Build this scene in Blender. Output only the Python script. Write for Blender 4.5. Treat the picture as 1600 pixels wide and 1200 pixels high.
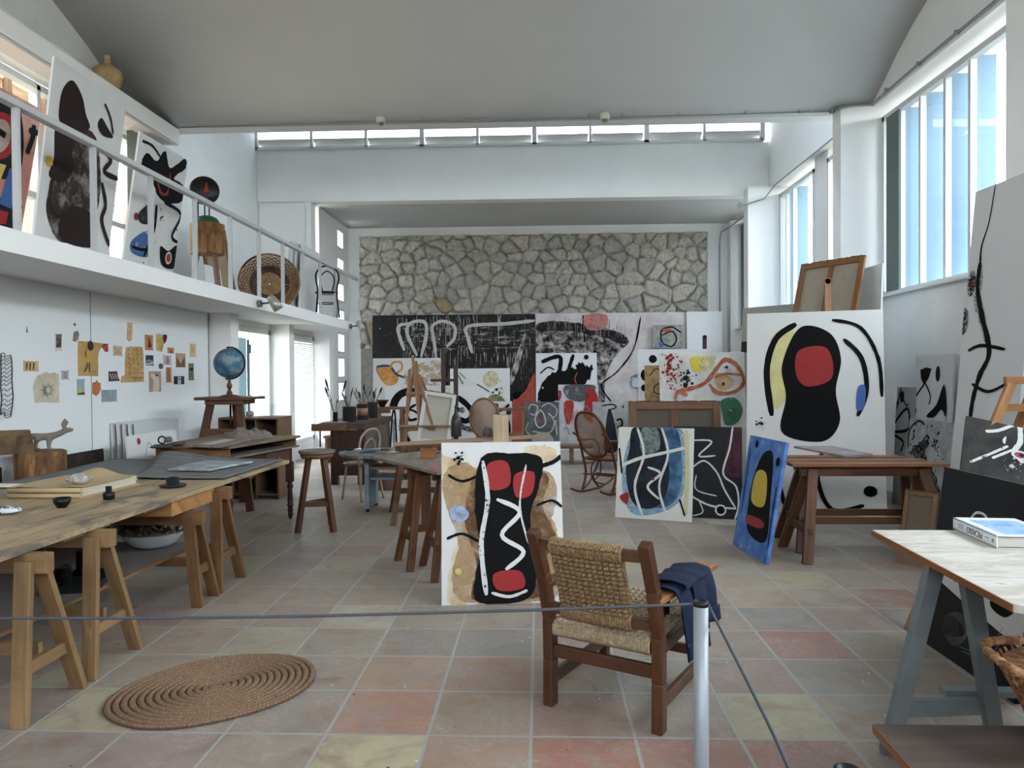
import bpy, bmesh, math, random
import numpy as np
from mathutils import Vector, Matrix, Euler, noise as mnoise

for _o in list(bpy.data.objects):
    bpy.data.objects.remove(_o, do_unlink=True)
scene = bpy.context.scene
COL = scene.collection
PI = math.pi

# ------------------------------------------------------------------ camera
F_PX, YAW, PITCH, ROLL, CAM_H = 1153.46, 0.03772, -0.01376, -0.00685, 1.578
def _basis():
    cy, sy, cp, sp = math.cos(YAW), math.sin(YAW), math.cos(PITCH), math.sin(PITCH)
    w = Vector((-sy*cp, cy*cp, sp)); r = Vector((cy, sy, 0)); u = r.cross(w)
    cr, sr = math.cos(ROLL), math.sin(ROLL)
    return (r*cr + u*sr), (u*cr - r*sr), w
CR, CU, CW = _basis()
CAMP = Vector((0, 0, CAM_H))
cam_data = bpy.data.cameras.new('camera')
cam_data.sensor_width = 36.0
cam_data.lens = 36.0*F_PX/1600.0
cam_data.clip_start = 0.05
cam_data.clip_end = 200
cam = bpy.data.objects.new('camera', cam_data)
COL.objects.link(cam)
_m = Matrix.Identity(4)
for _i, _v in enumerate((CR, CU, -CW)):
    for _j in range(3):
        _m[_j][_i] = _v[_j]
cam.matrix_world = Matrix.Translation(CAMP) @ _m
scene.camera = cam

def at(x, y, X=None, Y=None, Z=None):
    """The place in the room seen at a point of the photograph, on the plane X, Y or Z."""
    d = CW*F_PX + CR*(x-800) - CU*(y-600)
    if X is not None: t = X/d.x
    elif Y is not None: t = Y/d.y
    else: t = (Z-CAM_H)/d.z
    return CAMP + d*t
def fl(x, y, Z=0.0):
    return at(x, y, Z=Z)

# ------------------------------------------------------------------ sky, light, exposure
world = bpy.data.worlds.new('world'); scene.world = world; world.use_nodes = True
_nt = world.node_tree; _nt.nodes.clear()
_out = _nt.nodes.new('ShaderNodeOutputWorld'); _bg = _nt.nodes.new('ShaderNodeBackground')
_tc = _nt.nodes.new('ShaderNodeTexCoord'); _sep = _nt.nodes.new('ShaderNodeSeparateXYZ')
_rmp = _nt.nodes.new('ShaderNodeValToRGB')
_rmp.color_ramp.elements[0].position = 0.46; _rmp.color_ramp.elements[0].color = (0.40, 0.40, 0.38, 1)
_rmp.color_ramp.elements[1].position = 0.53; _rmp.color_ramp.elements[1].color = (0.90, 0.955, 1.0, 1)
_e = _rmp.color_ramp.elements.new(1.0); _e.color = (0.70, 0.84, 1.0, 1)
_mp = _nt.nodes.new('ShaderNodeMath'); _mp.operation = 'MULTIPLY_ADD'; _mp.inputs[1].default_value = 0.5; _mp.inputs[2].default_value = 0.5
_nt.links.new(_tc.outputs['Generated'], _sep.inputs[0]); _nt.links.new(_sep.outputs['Z'], _mp.inputs[0])
_nt.links.new(_mp.outputs[0], _rmp.inputs[0]); _nt.links.new(_rmp.outputs[0], _bg.inputs[0])
_nt.links.new(_bg.outputs[0], _out.inputs[0])
_bg.inputs[1].default_value = 19.0
scene.view_settings.view_transform = 'Standard'
scene.view_settings.look = 'None'
scene.view_settings.gamma = 1.0
scene.view_settings.use_curve_mapping = False
scene.view_settings.exposure = 0.03
scene.render.engine = 'CYCLES'
scene.cycles.use_denoising = True
scene.cycles.max_bounces = 8
scene.cycles.diffuse_bounces = 5
scene.cycles.use_adaptive_sampling = True
scene.cycles.adaptive_threshold = 0.02
scene.cycles.glossy_bounces = 3
scene.cycles.transparent_max_bounces = 10
scene.cycles.sample_clamp_indirect = 8.0
scene.cycles.caustics_reflective = False
scene.cycles.caustics_refractive = False

def portal(loc, size, direction):
    l = bpy.data.lights.new('window_portal', 'AREA'); l.shape = 'RECTANGLE'; l.size, l.size_y = size
    l.cycles.is_portal = True
    o = bpy.data.objects.new('window_portal', l); COL.objects.link(o); o.location = loc
    o.rotation_euler = Vector(direction).to_track_quat('-Z', 'Y').to_euler()
    return o
portal((4.85, 8.3, 3.8), (3.4, 2.6), (-1, 0, 0))      # right hand window between the columns
portal((4.85, 12.3, 3.8), (3.7, 2.6), (-1, 0, 0))
portal((4.85, 3.6, 3.8), (5.2, 2.6), (-1, 0, 0))
portal((-5.75, 6.6, 3.85), (6.0, 2.2), (1, 0, 0))
portal((0, -4.2, 4.1), (7.6, 1.6), (0, 1, 0))
portal((-0.65, 15.0, 6.35), (10.0, 0.6), (0, -1, 0))
portal((4.75, 16.0, 3.8), (2.4, 2.4), (-1, 0, 0))
portal((-4.9, 12.2, 1.3), (3.5, 2.4), (1, 0, 0))
portal((0, 11.7, 7.3), (8.4, 0.42), (0, 0, -1))     # unseen rooflight added over the middle bay to brighten the rear
portal((0, 5.4, 6.6), (9.5, 1.2), (0, 1, 0))

# ------------------------------------------------------------------ materials
def lin(h):
    h = h.lstrip('#'); v = [int(h[i:i+2], 16)/255 for i in (0, 2, 4)]
    return tuple(((c+0.055)/1.055)**2.4 if c > 0.04045 else c/12.92 for c in v) + (1.0,)
MATS = {}
def _new(name):
    m = bpy.data.materials.new(name); m.use_nodes = True; nt = m.node_tree
    return m, nt, nt.nodes['Principled BSDF']
def _set(b, rough=0.6, metal=0.0, spec=0.5):
    b.inputs['Roughness'].default_value = rough; b.inputs['Metallic'].default_value = metal
    b.inputs['Specular IOR Level'].default_value = spec
def _bump(nt, b, height, strength, dist):
    n = nt.nodes.new('ShaderNodeBump'); n.inputs['Strength'].default_value = strength; n.inputs['Distance'].default_value = dist
    nt.links.new(height, n.inputs['Height']); nt.links.new(n.outputs[0], b.inputs['Normal'])
def _noise(nt, vec, scale, detail=4, rough=0.55, dist=0.0):
    n = nt.nodes.new('ShaderNodeTexNoise'); n.inputs['Scale'].default_value = scale; n.inputs['Detail'].default_value = detail
    n.inputs['Roughness'].default_value = rough; n.inputs['Distortion'].default_value = dist
    if vec is not None: nt.links.new(vec, n.inputs['Vector'])
    return n
def _ramp(nt, fac, stops):
    r = nt.nodes.new('ShaderNodeValToRGB'); e = r.color_ramp.elements
    while len(e) < len(stops): e.new(0.5)
    for i, (p, c) in enumerate(stops):
        e[i].position = p; e[i].color = c
    nt.links.new(fac, r.inputs[0]); return r
def _vec(nt, kind='Object', scale=None):
    t = nt.nodes.new('ShaderNodeTexCoord'); o = t.outputs[kind]
    if scale:
        mp = nt.nodes.new('ShaderNodeMapping'); mp.inputs['Scale'].default_value = scale; nt.links.new(o, mp.inputs[0]); o = mp.outputs[0]
    return o
def plain(hexc, rough=0.6, metal=0.0, var=0.0, scale=8, bump=0.0, bscale=40, spec=0.25):
    key = ('plain', hexc, rough, metal, var, scale, bump, bscale, spec)
    if key in MATS: return MATS[key]
    m, nt, b = _new('surface_'+hexc.strip('#')); _set(b, rough, metal, spec)
    c = lin(hexc); b.inputs['Base Color'].default_value = c
    if var or bump:
        v = _vec(nt)
        if var:
            n = _noise(nt, v, scale)
            r = _ramp(nt, n.outputs[0], [(0.3, tuple(x*(1-var) for x in c[:3])+(1,)), (0.7, tuple(min(1, x*(1+var)) for x in c[:3])+(1,))])
            nt.links.new(r.outputs[0], b.inputs['Base Color'])
        if bump:
            n2 = _noise(nt, v, bscale, 3); _bump(nt, b, n2.outputs[0], 0.6, bump)
    MATS[key] = m; return m
def wood(h1, h2, rough=0.55, along=2.0, across=26.0, stain=None, bump=0.0006):
    key = ('wood', h1, h2, rough, along, across, stain)
    if key in MATS: return MATS[key]
    m, nt, b = _new('wood_'+h1.strip('#')); _set(b, rough, 0, 0.35)
    v = _vec(nt, 'UV', (along, across, 1))
    n = _noise(nt, v, 1.0, 5, 0.6, 0.6)
    r = _ramp(nt, n.outputs[0], [(0.32, lin(h1)), (0.52, tuple((a+c)/2 for a, c in zip(lin(h1), lin(h2)))), (0.72, lin(h2))])
    out = r.outputs[0]
    v2 = _vec(nt, 'Object'); n3 = _noise(nt, v2, 2.3, 4, 0.6)
    mx = nt.nodes.new('ShaderNodeMix'); mx.data_type = 'RGBA'; mx.blend_type = 'MULTIPLY'; mx.inputs[0].default_value = 1.0
    r3 = _ramp(nt, n3.outputs[0], [(0.3, (0.72, 0.7, 0.68, 1)), (0.65, (1, 1, 1, 1))])
    nt.links.new(out, mx.inputs[6]); nt.links.new(r3.outputs[0], mx.inputs[7]); out = mx.outputs[2]
    if stain:
        n4 = _noise(nt, _vec(nt, 'Object', (1.0, 0.5, 1)), 3.2, 6, 0.7, 0.8)
        r4 = _ramp(nt, n4.outputs[0], [(0.53, (0, 0, 0, 1)), (0.63, (0.75, 0.75, 0.75, 1))])
        m4 = nt.nodes.new('ShaderNodeMix'); m4.data_type = 'RGBA'; nt.links.new(r4.outputs[0], m4.inputs[0])
        nt.links.new(out, m4.inputs[6]); m4.inputs[7].default_value = lin(stain); out = m4.outputs[2]
    nt.links.new(out, b.inputs['Base Color'])
    _bump(nt, b, n.outputs[0], 0.5, bump)
    MATS[key] = m; return m
def mottled(h1, h2, scale=6, lo=0.4, hi=0.6, rough=0.6, detail=6, bump=0.0, dist=0.4, stretch=None, h3=None, metal=0.0):
    key = ('mot', h1, h2, scale, lo, hi, rough, bump, dist, stretch, h3)
    if key in MATS: return MATS[key]
    m, nt, b = _new('mottled_'+h1.strip('#')); _set(b, rough, metal, 0.25)
    n = _noise(nt, _vec(nt, 'Object', stretch), scale, detail, 0.62, dist)
    st = [(lo, lin(h1)), (hi, lin(h2))]
    if h3: st.append((min(1, hi+0.12), lin(h3)))
    r = _ramp(nt, n.outputs[0], st); nt.links.new(r.outputs[0], b.inputs['Base Color'])
    if bump: _bump(nt, b, n.outputs[0], 0.7, bump)
    MATS[key] = m; return m
def dry(hexc, scale=60, thr=0.5, stretch=(1, 1, 1), soft=0.04):
    """Dry-brushed paint: noise decides where it covers the ground under it."""
    key = ('dry', hexc, scale, thr, stretch, soft)
    if key in MATS: return MATS[key]
    m, nt, b = _new('dry_paint_'+hexc.strip('#')); _set(b, 0.75, 0, 0.2); b.inputs['Base Color'].default_value = lin(hexc)
    n = _noise(nt, _vec(nt, 'Object', stretch), scale, 5, 0.7)
    r = _ramp(nt, n.outputs[0], [(thr-soft, (0, 0, 0, 1)), (thr+soft, (1, 1, 1, 1))])
    nt.links.new(r.outputs[0], b.inputs['Alpha'])
    MATS[key] = m; return m

# ------------------------------------------------------------------ mesh builder
def _chain(o):
    m = o.matrix_basis.copy()
    while o.parent:
        o = o.parent; m = o.matrix_basis @ m
    return m
class MB:
    def __init__(self):
        self.v = []; self.f = []; self.m = []; self.s = []; self.uv = []
    def face(self, idx, mat=0, smooth=False, uv=None):
        self.f.append(list(idx)); self.m.append(mat); self.s.append(smooth)
        self.uv.append(uv if uv else [(self.v[i][0]+self.v[i][1]*0.37, self.v[i][2]+self.v[i][1]*0.61) for i in idx])
    def box(self, c, s, mat=0, M=None):
        sx, sy, sz = s[0]/2, s[1]/2, s[2]/2; c = Vector(c)
        ax = max(range(3), key=lambda k: s[k]); rnd = random.random()*7
        pts = [Vector((x, y, z)) for x in (-sx, sx) for y in (-sy, sy) for z in (-sz, sz)]
        b = len(self.v)
        for p in pts:
            self.v.append(tuple(c + (M @ p if M else p)))
        for q in ((0, 1, 3, 2), (4, 6, 7, 5), (0, 4, 5, 1), (2, 3, 7, 6), (0, 2, 6, 4), (1, 5, 7, 3)):
            uv = []
            for i in q:
                p = pts[i]; o = [p[k] for k in range(3) if k != ax]
                uv.append((p[ax]+rnd, o[0]+o[1]+rnd))
            self.face([b+i for i in q], mat, False, uv)
        return self
    def beam(self, a, b_, w, t, up=(0, 0, 1), mat=0, w2=None, t2=None):
        """A bar from a to b: w across, t along `up`; w2, t2 at the far end."""
        a = Vector(a); b_ = Vector(b_); d = (b_-a); L = d.length; d.normalize()
        up = Vector(up); sx = d.cross(up)
        if sx.length < 1e-4: sx = d.cross(Vector((1, 0, 0)))
        sx.normalize(); uz = sx.cross(d).normalized()
        w2 = w if w2 is None else w2; t2 = t if t2 is None else t2
        i0 = len(self.v); rnd = random.random()*9
        for p, ww, tt in ((a, w, t), (b_, w2, t2)):
            for sw, st in ((-1, -1), (1, -1), (1, 1), (-1, 1)):
                self.v.append(tuple(p + sx*sw*ww/2 + uz*st*tt/2))
        for k in range(4):
            k2 = (k+1) % 4
            self.face([i0+k, i0+k2, i0+4+k2, i0+4+k], mat, False, [(rnd, k*.1+rnd), (rnd, k*.1+w+rnd), (rnd+L, k*.1+w+rnd), (rnd+L, k*.1+rnd)])
        self.face([i0+3, i0+2, i0+1, i0], mat, False, [(rnd, 0), (rnd+.01, w), (rnd+.01, t), (rnd, t)])
        self.face([i0+4, i0+5, i0+6, i0+7], mat, False, [(rnd, 0), (rnd+.01, w), (rnd+.01, t), (rnd, t)])
        return self
    def tube(self, pts, r, seg=8, mat=0, closed=False, smooth=True, cap=True, flat=1.0):
        pts = [Vector(p) for p in pts]; n = len(pts)
        rr = r if isinstance(r, (list, tuple)) else [r]*n
        i0 = len(self.v); prev = None; dist = 0
        ds = []
        for i, p in enumerate(pts):
            if closed: d = pts[(i+1) % n]-pts[i-1]
            else: d = pts[min(i+1, n-1)]-pts[max(i-1, 0)]
            if d.length < 1e-9: d = Vector((0, 0, 1))
            d.normalize()
            if prev is None:
                ref = Vector((0, 0, 1)) if abs(d.z) < 0.9 else Vector((1, 0, 0))
                s = d.cross(ref).normalized()
            else:
                s = (prev - d*prev.dot(d))
                s = s.normalized() if s.length > 1e-6 else d.orthogonal().normalized()
            prev = s; u = d.cross(s)
            if i: dist += (p-pts[i-1]).length
            ds.append(dist)
            for k in range(seg):
                a = 2*PI*k/seg
                self.v.append(tuple(p + s*math.cos(a)*rr[i] + u*math.sin(a)*rr[i]*flat))
        m = n if closed else n-1
        for i in range(m):
            j = (i+1) % n
            for k in range(seg):
                k2 = (k+1) % seg
                self.face([i0+i*seg+k, i0+i*seg+k2, i0+j*seg+k2, i0+j*seg+k], mat, smooth,
                          [(ds[i], k*.02), (ds[i], k*.02+.02), (ds[j] if j else dist, k*.02+.02), (ds[j] if j else dist, k*.02)])
        if cap and not closed:
            self.face([i0+k for k in range(seg)][::-1], mat); self.face([i0+(n-1)*seg+k for k in range(seg)], mat)
        return self
    def lathe(self, prof, c=(0, 0, 0), seg=24, mat=0, M=None, smooth=True, sx=1.0, sy=1.0):
        c = Vector(c); i0 = len(self.v); n = len(prof)
        for r, z in prof:
            for k in range(seg):
                a = 2*PI*k/seg; p = Vector((r*math.cos(a)*sx, r*math.sin(a)*sy, z))
                self.v.append(tuple(c + (M @ p if M else p)))
        for i in range(n-1):
            for k in range(seg):
                k2 = (k+1) % seg
                if prof[i][0] < 1e-6 and prof[i+1][0] < 1e-6: continue
                self.face([i0+i*seg+k, i0+i*seg+k2, i0+(i+1)*seg+k2, i0+(i+1)*seg+k], mat, smooth,
                          [(prof[i][1], k*.03), (prof[i][1], k*.03+.03), (prof[i+1][1], k*.03+.03), (prof[i+1][1], k*.03)])
        if prof[0][0] > 1e-6: self.face([i0+k for k in range(seg)][::-1], mat)
        if prof[-1][0] > 1e-6: self.face([i0+(n-1)*seg+k for k in range(seg)], mat)
        return self
    def prism(self, poly, z0, z1, mat=0, M=None):
        """poly in local xy (counter-clockwise), extruded z0..z1."""
        i0 = len(self.v); n = len(poly); ori = sum(poly[i][0]*poly[(i+1) % n][1]-poly[(i+1) % n][0]*poly[i][1] for i in range(n))
        if ori < 0: poly = poly[::-1]
        for z in (z0, z1):
            for x, y in poly:
                p = Vector((x, y, z)); self.v.append(tuple(M @ p if M else p))
        ex = max(p[0] for p in poly)-min(p[0] for p in poly); ey = max(p[1] for p in poly)-min(p[1] for p in poly)
        sw = ey > ex
        uvp = [((y, x) if sw else (x, y)) for x, y in poly]
        self.face([i0+i for i in range(n)][::-1], mat, False, uvp[::-1]); self.face([i0+n+i for i in range(n)], mat, False, uvp)
        for i in range(n):
            j = (i+1) % n
            self.face([i0+i, i0+j, i0+n+j, i0+n+i], mat, False, [uvp[i], uvp[j], (uvp[j][0], uvp[j][1]+z1-z0), (uvp[i][0], uvp[i][1]+z1-z0)])
        return self
    def grid(self, fn, nu, nv, mat=0, smooth=True, flip=False, uvs=(1, 1)):
        i0 = len(self.v)
        for j in range(nv+1):
            for i in range(nu+1):
                self.v.append(tuple(fn(i/nu, j/nv)))
        for j in range(nv):
            for i in range(nu):
                q = [i0+j*(nu+1)+i, i0+j*(nu+1)+i+1, i0+(j+1)*(nu+1)+i+1, i0+(j+1)*(nu+1)+i]
                uv = [(i/nu*uvs[0], j/nv*uvs[1]), ((i+1)/nu*uvs[0], j/nv*uvs[1]), ((i+1)/nu*uvs[0], (j+1)/nv*uvs[1]), (i/nu*uvs[0], (j+1)/nv*uvs[1])]
                if flip: q = q[::-1]; uv = uv[::-1]
                self.face(q, mat, smooth, uv)
        return self
    def build(self, name, mats, parent=None, world=False, bevel=0.0, solid=0.0, origin=None):
        mats = mats if isinstance(mats, (list, tuple)) else [mats]
        V = [Vector(p) for p in self.v]; loc = None
        if parent is not None:
            if world:
                inv = _chain(parent).inverted(); V = [inv @ p for p in V]
        else:
            xs = [p.x for p in V]; ys = [p.y for p in V]; zs = [p.z for p in V]
            loc = Vector(origin) if origin else Vector(((min(xs)+max(xs))/2, (min(ys)+max(ys))/2, min(zs)))
            V = [p-loc for p in V]
        me = bpy.data.meshes.new(name); me.from_pydata([tuple(p) for p in V], [], self.f)
        for m in mats: me.materials.append(m)
        me.polygons.foreach_set('material_index', self.m); me.polygons.foreach_set('use_smooth', self.s)
        uvl = me.uv_layers.new(name='UVMap'); flat = [c for fu in self.uv for p in fu for c in p]
        uvl.data.foreach_set('uv', flat)
        me.update(); me.validate()
        o = bpy.data.objects.new(name, me); COL.objects.link(o)
        if parent is not None: o.parent = parent
        else: o.location = loc
        if solid:
            md = o.modifiers.new('thickness', 'SOLIDIFY'); md.thickness = solid; md.offset = 0
        if bevel:
            md = o.modifiers.new('bevel', 'BEVEL'); md.width = bevel; md.segments = 2; md.limit_method = 'ANGLE'; md.angle_limit = 0.6
        return o
def tag(o, label, cat, group=None, kind=None):
    o['label'] = label; o['category'] = cat
    if group: o['group'] = group
    if kind: o['kind'] = kind
    return o
def thing(name, label, cat, loc=(0, 0, 0), rotz=0.0, group=None, M=None):
    o = bpy.data.objects.new(name, None); COL.objects.link(o); o.empty_display_size = 0.1
    if M is not None:
        o.location = M.to_translation(); o.rotation_euler = M.to_euler()
    else:
        o.location = loc; o.rotation_euler = (0, 0, rotz)
    return tag(o, label, cat, group)
def struct(mb, name, mats, **k):
    o = mb.build(name, mats, **k); o['kind'] = 'structure'; return o
def dup(root, loc=None, rotz=None, label=None, group=None):
    def cp(o, par):
        c = o.copy(); COL.objects.link(c); c.parent = par
        for ch in [q for q in KIDS.get(o.name, [])]: cp(ch, c)
        return c
    KIDS = {}
    for q in bpy.data.objects:
        if q.parent: KIDS.setdefault(q.parent.name, []).append(q)
    c = cp(root, None)
    if loc is not None: c.location = loc
    if rotz is not None: c.rotation_euler = (0, 0, rotz)
    if label: c['label'] = label
    if group: c['group'] = group
    return c
def sub_label(o, text):
    o['label'] = text; return o
def smooth_closed(pts, k=5):
    n = len(pts); out = []
    for i in range(n):
        p0, p1, p2, p3 = pts[i-1], pts[i], pts[(i+1) % n], pts[(i+2) % n]
        for j in range(k):
            t = j/k
            out.append(tuple(0.5*((2*p1[a]) + (-p0[a]+p2[a])*t + (2*p0[a]-5*p1[a]+4*p2[a]-p3[a])*t*t + (-p0[a]+3*p1[a]-3*p2[a]+p3[a])*t**3) for a in range(len(p1))))
    return out
def smooth_open(pts, k=6):
    n = len(pts); out = []
    for i in range(n-1):
        p1, p2 = pts[i], pts[i+1]; p0 = pts[i-1] if i else p1; p3 = pts[i+2] if i+2 < n else p2
        for j in range(k):
            t = j/k
            out.append(tuple(0.5*((2*p1[a]) + (-p0[a]+p2[a])*t + (2*p0[a]-5*p1[a]+4*p2[a]-p3[a])*t*t + (-p0[a]+3*p1[a]-3*p2[a]+p3[a])*t**3) for a in range(len(p1))))
    out.append(tuple(pts[-1])); return out
# ================================================================== the room
random.seed(7)
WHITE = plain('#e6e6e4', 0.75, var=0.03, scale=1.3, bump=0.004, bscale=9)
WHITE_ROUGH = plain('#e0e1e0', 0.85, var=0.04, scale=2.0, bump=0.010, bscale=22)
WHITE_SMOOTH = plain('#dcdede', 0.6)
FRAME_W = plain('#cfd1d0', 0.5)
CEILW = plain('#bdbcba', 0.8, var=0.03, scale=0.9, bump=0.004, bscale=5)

# floor: square terracotta tiles of many colours, laid in grey joints
def tile_floor():
    S = 0.45; X0, Y0 = -0.498-0.45*14, 4.539-0.45*20
    nx, ny = 28, 52
    rnd = random.Random(11)
    base = ['#8f857b', '#968a80', '#8b827b', '#9a8e83', '#94897c', '#a09385', '#8e8179', '#998c7e', '#868080', '#9d9184', '#927f78']
    warm = ['#9f9182', '#a89b89', '#a08d7f', '#9c8a7f']
    pink = ['#96776e', '#8f736d', '#9b7c71']
    pale = ['#aca893', '#a29f8c', '#b1ad99']
    known = {}
    def k(px, py, c):
        p = fl(px, py); known[(int(math.floor((p.x-X0)/S)), int(math.floor((p.y-Y0)/S)))] = c
    k(600, 1110, '#ac7866'); k(570, 1175, '#c5be97'); k(640, 1050, '#a98c74'); k(760, 1110, '#9c8a7b'); k(745, 1175, '#a58571')
    k(900, 1180, '#a3604f'); k(1050, 1180, '#9b6a60'); k(1250, 1010, '#9c6660'); k(1230, 1120, '#b6b291'); k(1190, 935, '#b09a84')
    k(1240, 905, '#aca686'); k(1380, 936, '#96645e'); k(1000, 880, '#a9a68d'); k(120, 1110, '#aba787'); k(1300, 965, '#957b74')
    k(1330, 1060, '#8f8f8c'); k(760, 1000, '#7f7f80'); k(660, 1000, '#868283'); k(460, 1140, '#8f8584'); k(1190, 960, '#858686')
    k(80, 1180, '#8c7d7a'); k(300, 1180, '#95807d'); k(990, 1050, '#98938f'); k(1180, 1050, '#98817c'); k(1400, 1000, '#948a80')
    k(560, 800, '#9f9284'); k(1240, 1160, '#9f6f67'); k(1150, 870, '#9a8f82'); k(940, 800, '#a69c84'); k(880, 790, '#9f918b')
    mb = MB(); cols = []
    for j in range(ny):
        for i in range(nx):
            x, y = X0+i*S, Y0+j*S; b = len(mb.v)
            mb.v += [(x, y, 0), (x+S, y, 0), (x+S, y+S, 0), (x, y+S, 0)]
            o = rnd.random()*50
            mb.face([b, b+1, b+2, b+3], 0, False, [(0, 0), (1, 0), (1, 1), (0, 1)])
            r = rnd.random()
            c = rnd.choice(base if r < 0.66 else warm if r < 0.82 else pink if r < 0.92 else pale)
            c = known.get((i, j), c); cols.append(lin(c))
    SOFT = lin('#958a80'); cols = [tuple((c[k]*.66+SOFT[k]*.34)*(.87, .83, .78)[k] for k in range(3))+(1.0,) for c in cols]
    m, nt, b = _new('terracotta_tiles'); _set(b, 0.5, 0, 0.45)
    att = nt.nodes.new('ShaderNodeAttribute'); att.attribute_name = 'tile_colour'
    v = _vec(nt, 'Object')
    n1 = _noise(nt, v, 5.5, 7, 0.62, 0.6); n2 = _noise(nt, v, 38, 5, 0.7); n3 = _noise(nt, v, 1.1, 3)
    r1 = _ramp(nt, n1.outputs[0], [(0.3, (0.80, 0.78, 0.78, 1)), (0.5, (1, 1, 1, 1)), (0.7, (1.0, 1.0, 1.0, 1))])
    mx = nt.nodes.new('ShaderNodeMix'); mx.data_type = 'RGBA'; mx.blend_type = 'MULTIPLY'; mx.inputs[0].default_value = 1
    nB = _noise(nt, _vec(nt, 'Object', (1.0, 1.0, 1)), 2.6, 6, 0.65, 1.2)
    rB = _ramp(nt, nB.outputs[0], [(0.46, (0, 0, 0, 1)), (0.62, (0.75, 0.75, 0.75, 1))])
    nC = _noise(nt, _vec(nt, 'Object', (0.9, 1.3, 1)), 3.7, 5, 0.6, 0.8)
    rC = _ramp(nt, nC.outputs[0], [(0.35, lin('#807b79')), (0.5, lin('#93816d')), (0.62, lin('#8a6d5f'))])
    mB = nt.nodes.new('ShaderNodeMix'); mB.data_type = 'RGBA'; nt.links.new(rB.outputs[0], mB.inputs[0]); nt.links.new(att.outputs['Color'], mB.inputs[6]); nt.links.new(rC.outputs[0], mB.inputs[7])
    nt.links.new(mB.outputs[2], mx.inputs[6]); nt.links.new(r1.outputs[0], mx.inputs[7])
    # chalky grey bloom over the clay
    r2 = _ramp(nt, n1.outputs[1], [(0.42, (0, 0, 0, 1)), (0.62, (0.5, 0.5, 0.5, 1))])
    rr = _ramp(nt, n2.outputs[0], [(0.45, (0.15, 0.15, 0.15, 1)), (0.65, (1, 1, 1, 1))])
    mm = nt.nodes.new('ShaderNodeMath'); mm.operation = 'MULTIPLY'; nt.links.new(r2.outputs[0], mm.inputs[0]); nt.links.new(rr.outputs[0], mm.inputs[1])
    m2 = nt.nodes.new('ShaderNodeMix'); m2.data_type = 'RGBA'; nt.links.new(mm.outputs[0], m2.inputs[0]); nt.links.new(mx.outputs[2], m2.inputs[6])
    m2.inputs[7].default_value = lin('#aca59f')
    # dark paint spots
    vo = nt.nodes.new('ShaderNodeTexVoronoi'); vo.inputs['Scale'].default_value = 5.0; nt.links.new(v, vo.inputs['Vector'])
    nd = _noise(nt, v, 30, 2)
    ad = nt.nodes.new('ShaderNodeMath'); ad.operation = 'MULTIPLY_ADD'; ad.inputs[1].default_value = 0.14; nt.links.new(nd.outputs[0], ad.inputs[0]); nt.links.new(vo.outputs['Distance'], ad.inputs[2])
    sp = _ramp(nt, ad.outputs[0], [(0.098, (1, 1, 1, 1)), (0.104, (0, 0, 0, 1))])
    m3 = nt.nodes.new('ShaderNodeMix'); m3.data_type = 'RGBA'; nt.links.new(sp.outputs[0], m3.inputs[0]); nt.links.new(m2.outputs[2], m3.inputs[6]); m3.inputs[7].default_value = lin('#3a3736')
    vw = nt.nodes.new('ShaderNodeTexVoronoi'); vw.inputs['Scale'].default_value = 7.0
    mpv = nt.nodes.new('ShaderNodeMapping'); mpv.inputs['Location'].default_value = (3.1, 1.7, 0); nt.links.new(v, mpv.inputs[0]); nt.links.new(mpv.outputs[0], vw.inputs['Vector'])
    sw = _ramp(nt, vw.outputs['Distance'], [(0.035, (1, 1, 1, 1)), (0.045, (0, 0, 0, 1))])
    m3b = nt.nodes.new('ShaderNodeMix'); m3b.data_type = 'RGBA'; nt.links.new(sw.outputs[0], m3b.inputs[0]); nt.links.new(m3.outputs[2], m3b.inputs[6]); m3b.inputs[7].default_value = lin('#d8d6d0')
    nS = _noise(nt, _vec(nt, 'Object', (1, 1.4, 1)), 1.7, 5, 0.7, 1.5)
    rS = _ramp(nt, nS.outputs[0], [(0.64, (0, 0, 0, 1)), (0.70, (0.55, 0.55, 0.55, 1))])
    mS = nt.nodes.new('ShaderNodeMix'); mS.data_type = 'RGBA'; nt.links.new(rS.outputs[0], mS.inputs[0]); nt.links.new(m3b.outputs[2], mS.inputs[6]); mS.inputs[7].default_value = lin('#5d5c5f'); m3b = mS
    # joints
    uvs = nt.nodes.new('ShaderNodeSeparateXYZ'); nt.links.new(_vec(nt, 'UV'), uvs.inputs[0])
    def edge(out):
        a = nt.nodes.new('ShaderNodeMath'); a.operation = 'SUBTRACT'; a.inputs[1].default_value = 0.5; nt.links.new(out, a.inputs[0])
        c = nt.nodes.new('ShaderNodeMath'); c.operation = 'ABSOLUTE'; nt.links.new(a.outputs[0], c.inputs[0]); return c.outputs[0]
    mxx = nt.nodes.new('ShaderNodeMath'); mxx.operation = 'MAXIMUM'; nt.links.new(edge(uvs.outputs[0]), mxx.inputs[0]); nt.links.new(edge(uvs.outputs[1]), mxx.inputs[1])
    wob = nt.nodes.new('ShaderNodeMath'); wob.operation = 'MULTIPLY_ADD'; wob.inputs[1].default_value = 0.012; nt.links.new(n2.outputs[0], wob.inputs[0]); nt.links.new(mxx.outputs[0], wob.inputs[2])
    gr = _ramp(nt, wob.outputs[0], [(0.484, (0, 0, 0, 1)), (0.492, (1, 1, 1, 1))])
    m4 = nt.nodes.new('ShaderNodeMix'); m4.data_type = 'RGBA'; nt.links.new(gr.outputs[0], m4.inputs[0]); nt.links.new(m3b.outputs[2], m4.inputs[6]); m4.inputs[7].default_value = lin('#97948e')
    nt.links.new(m4.outputs[2], b.inputs['Base Color'])
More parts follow.
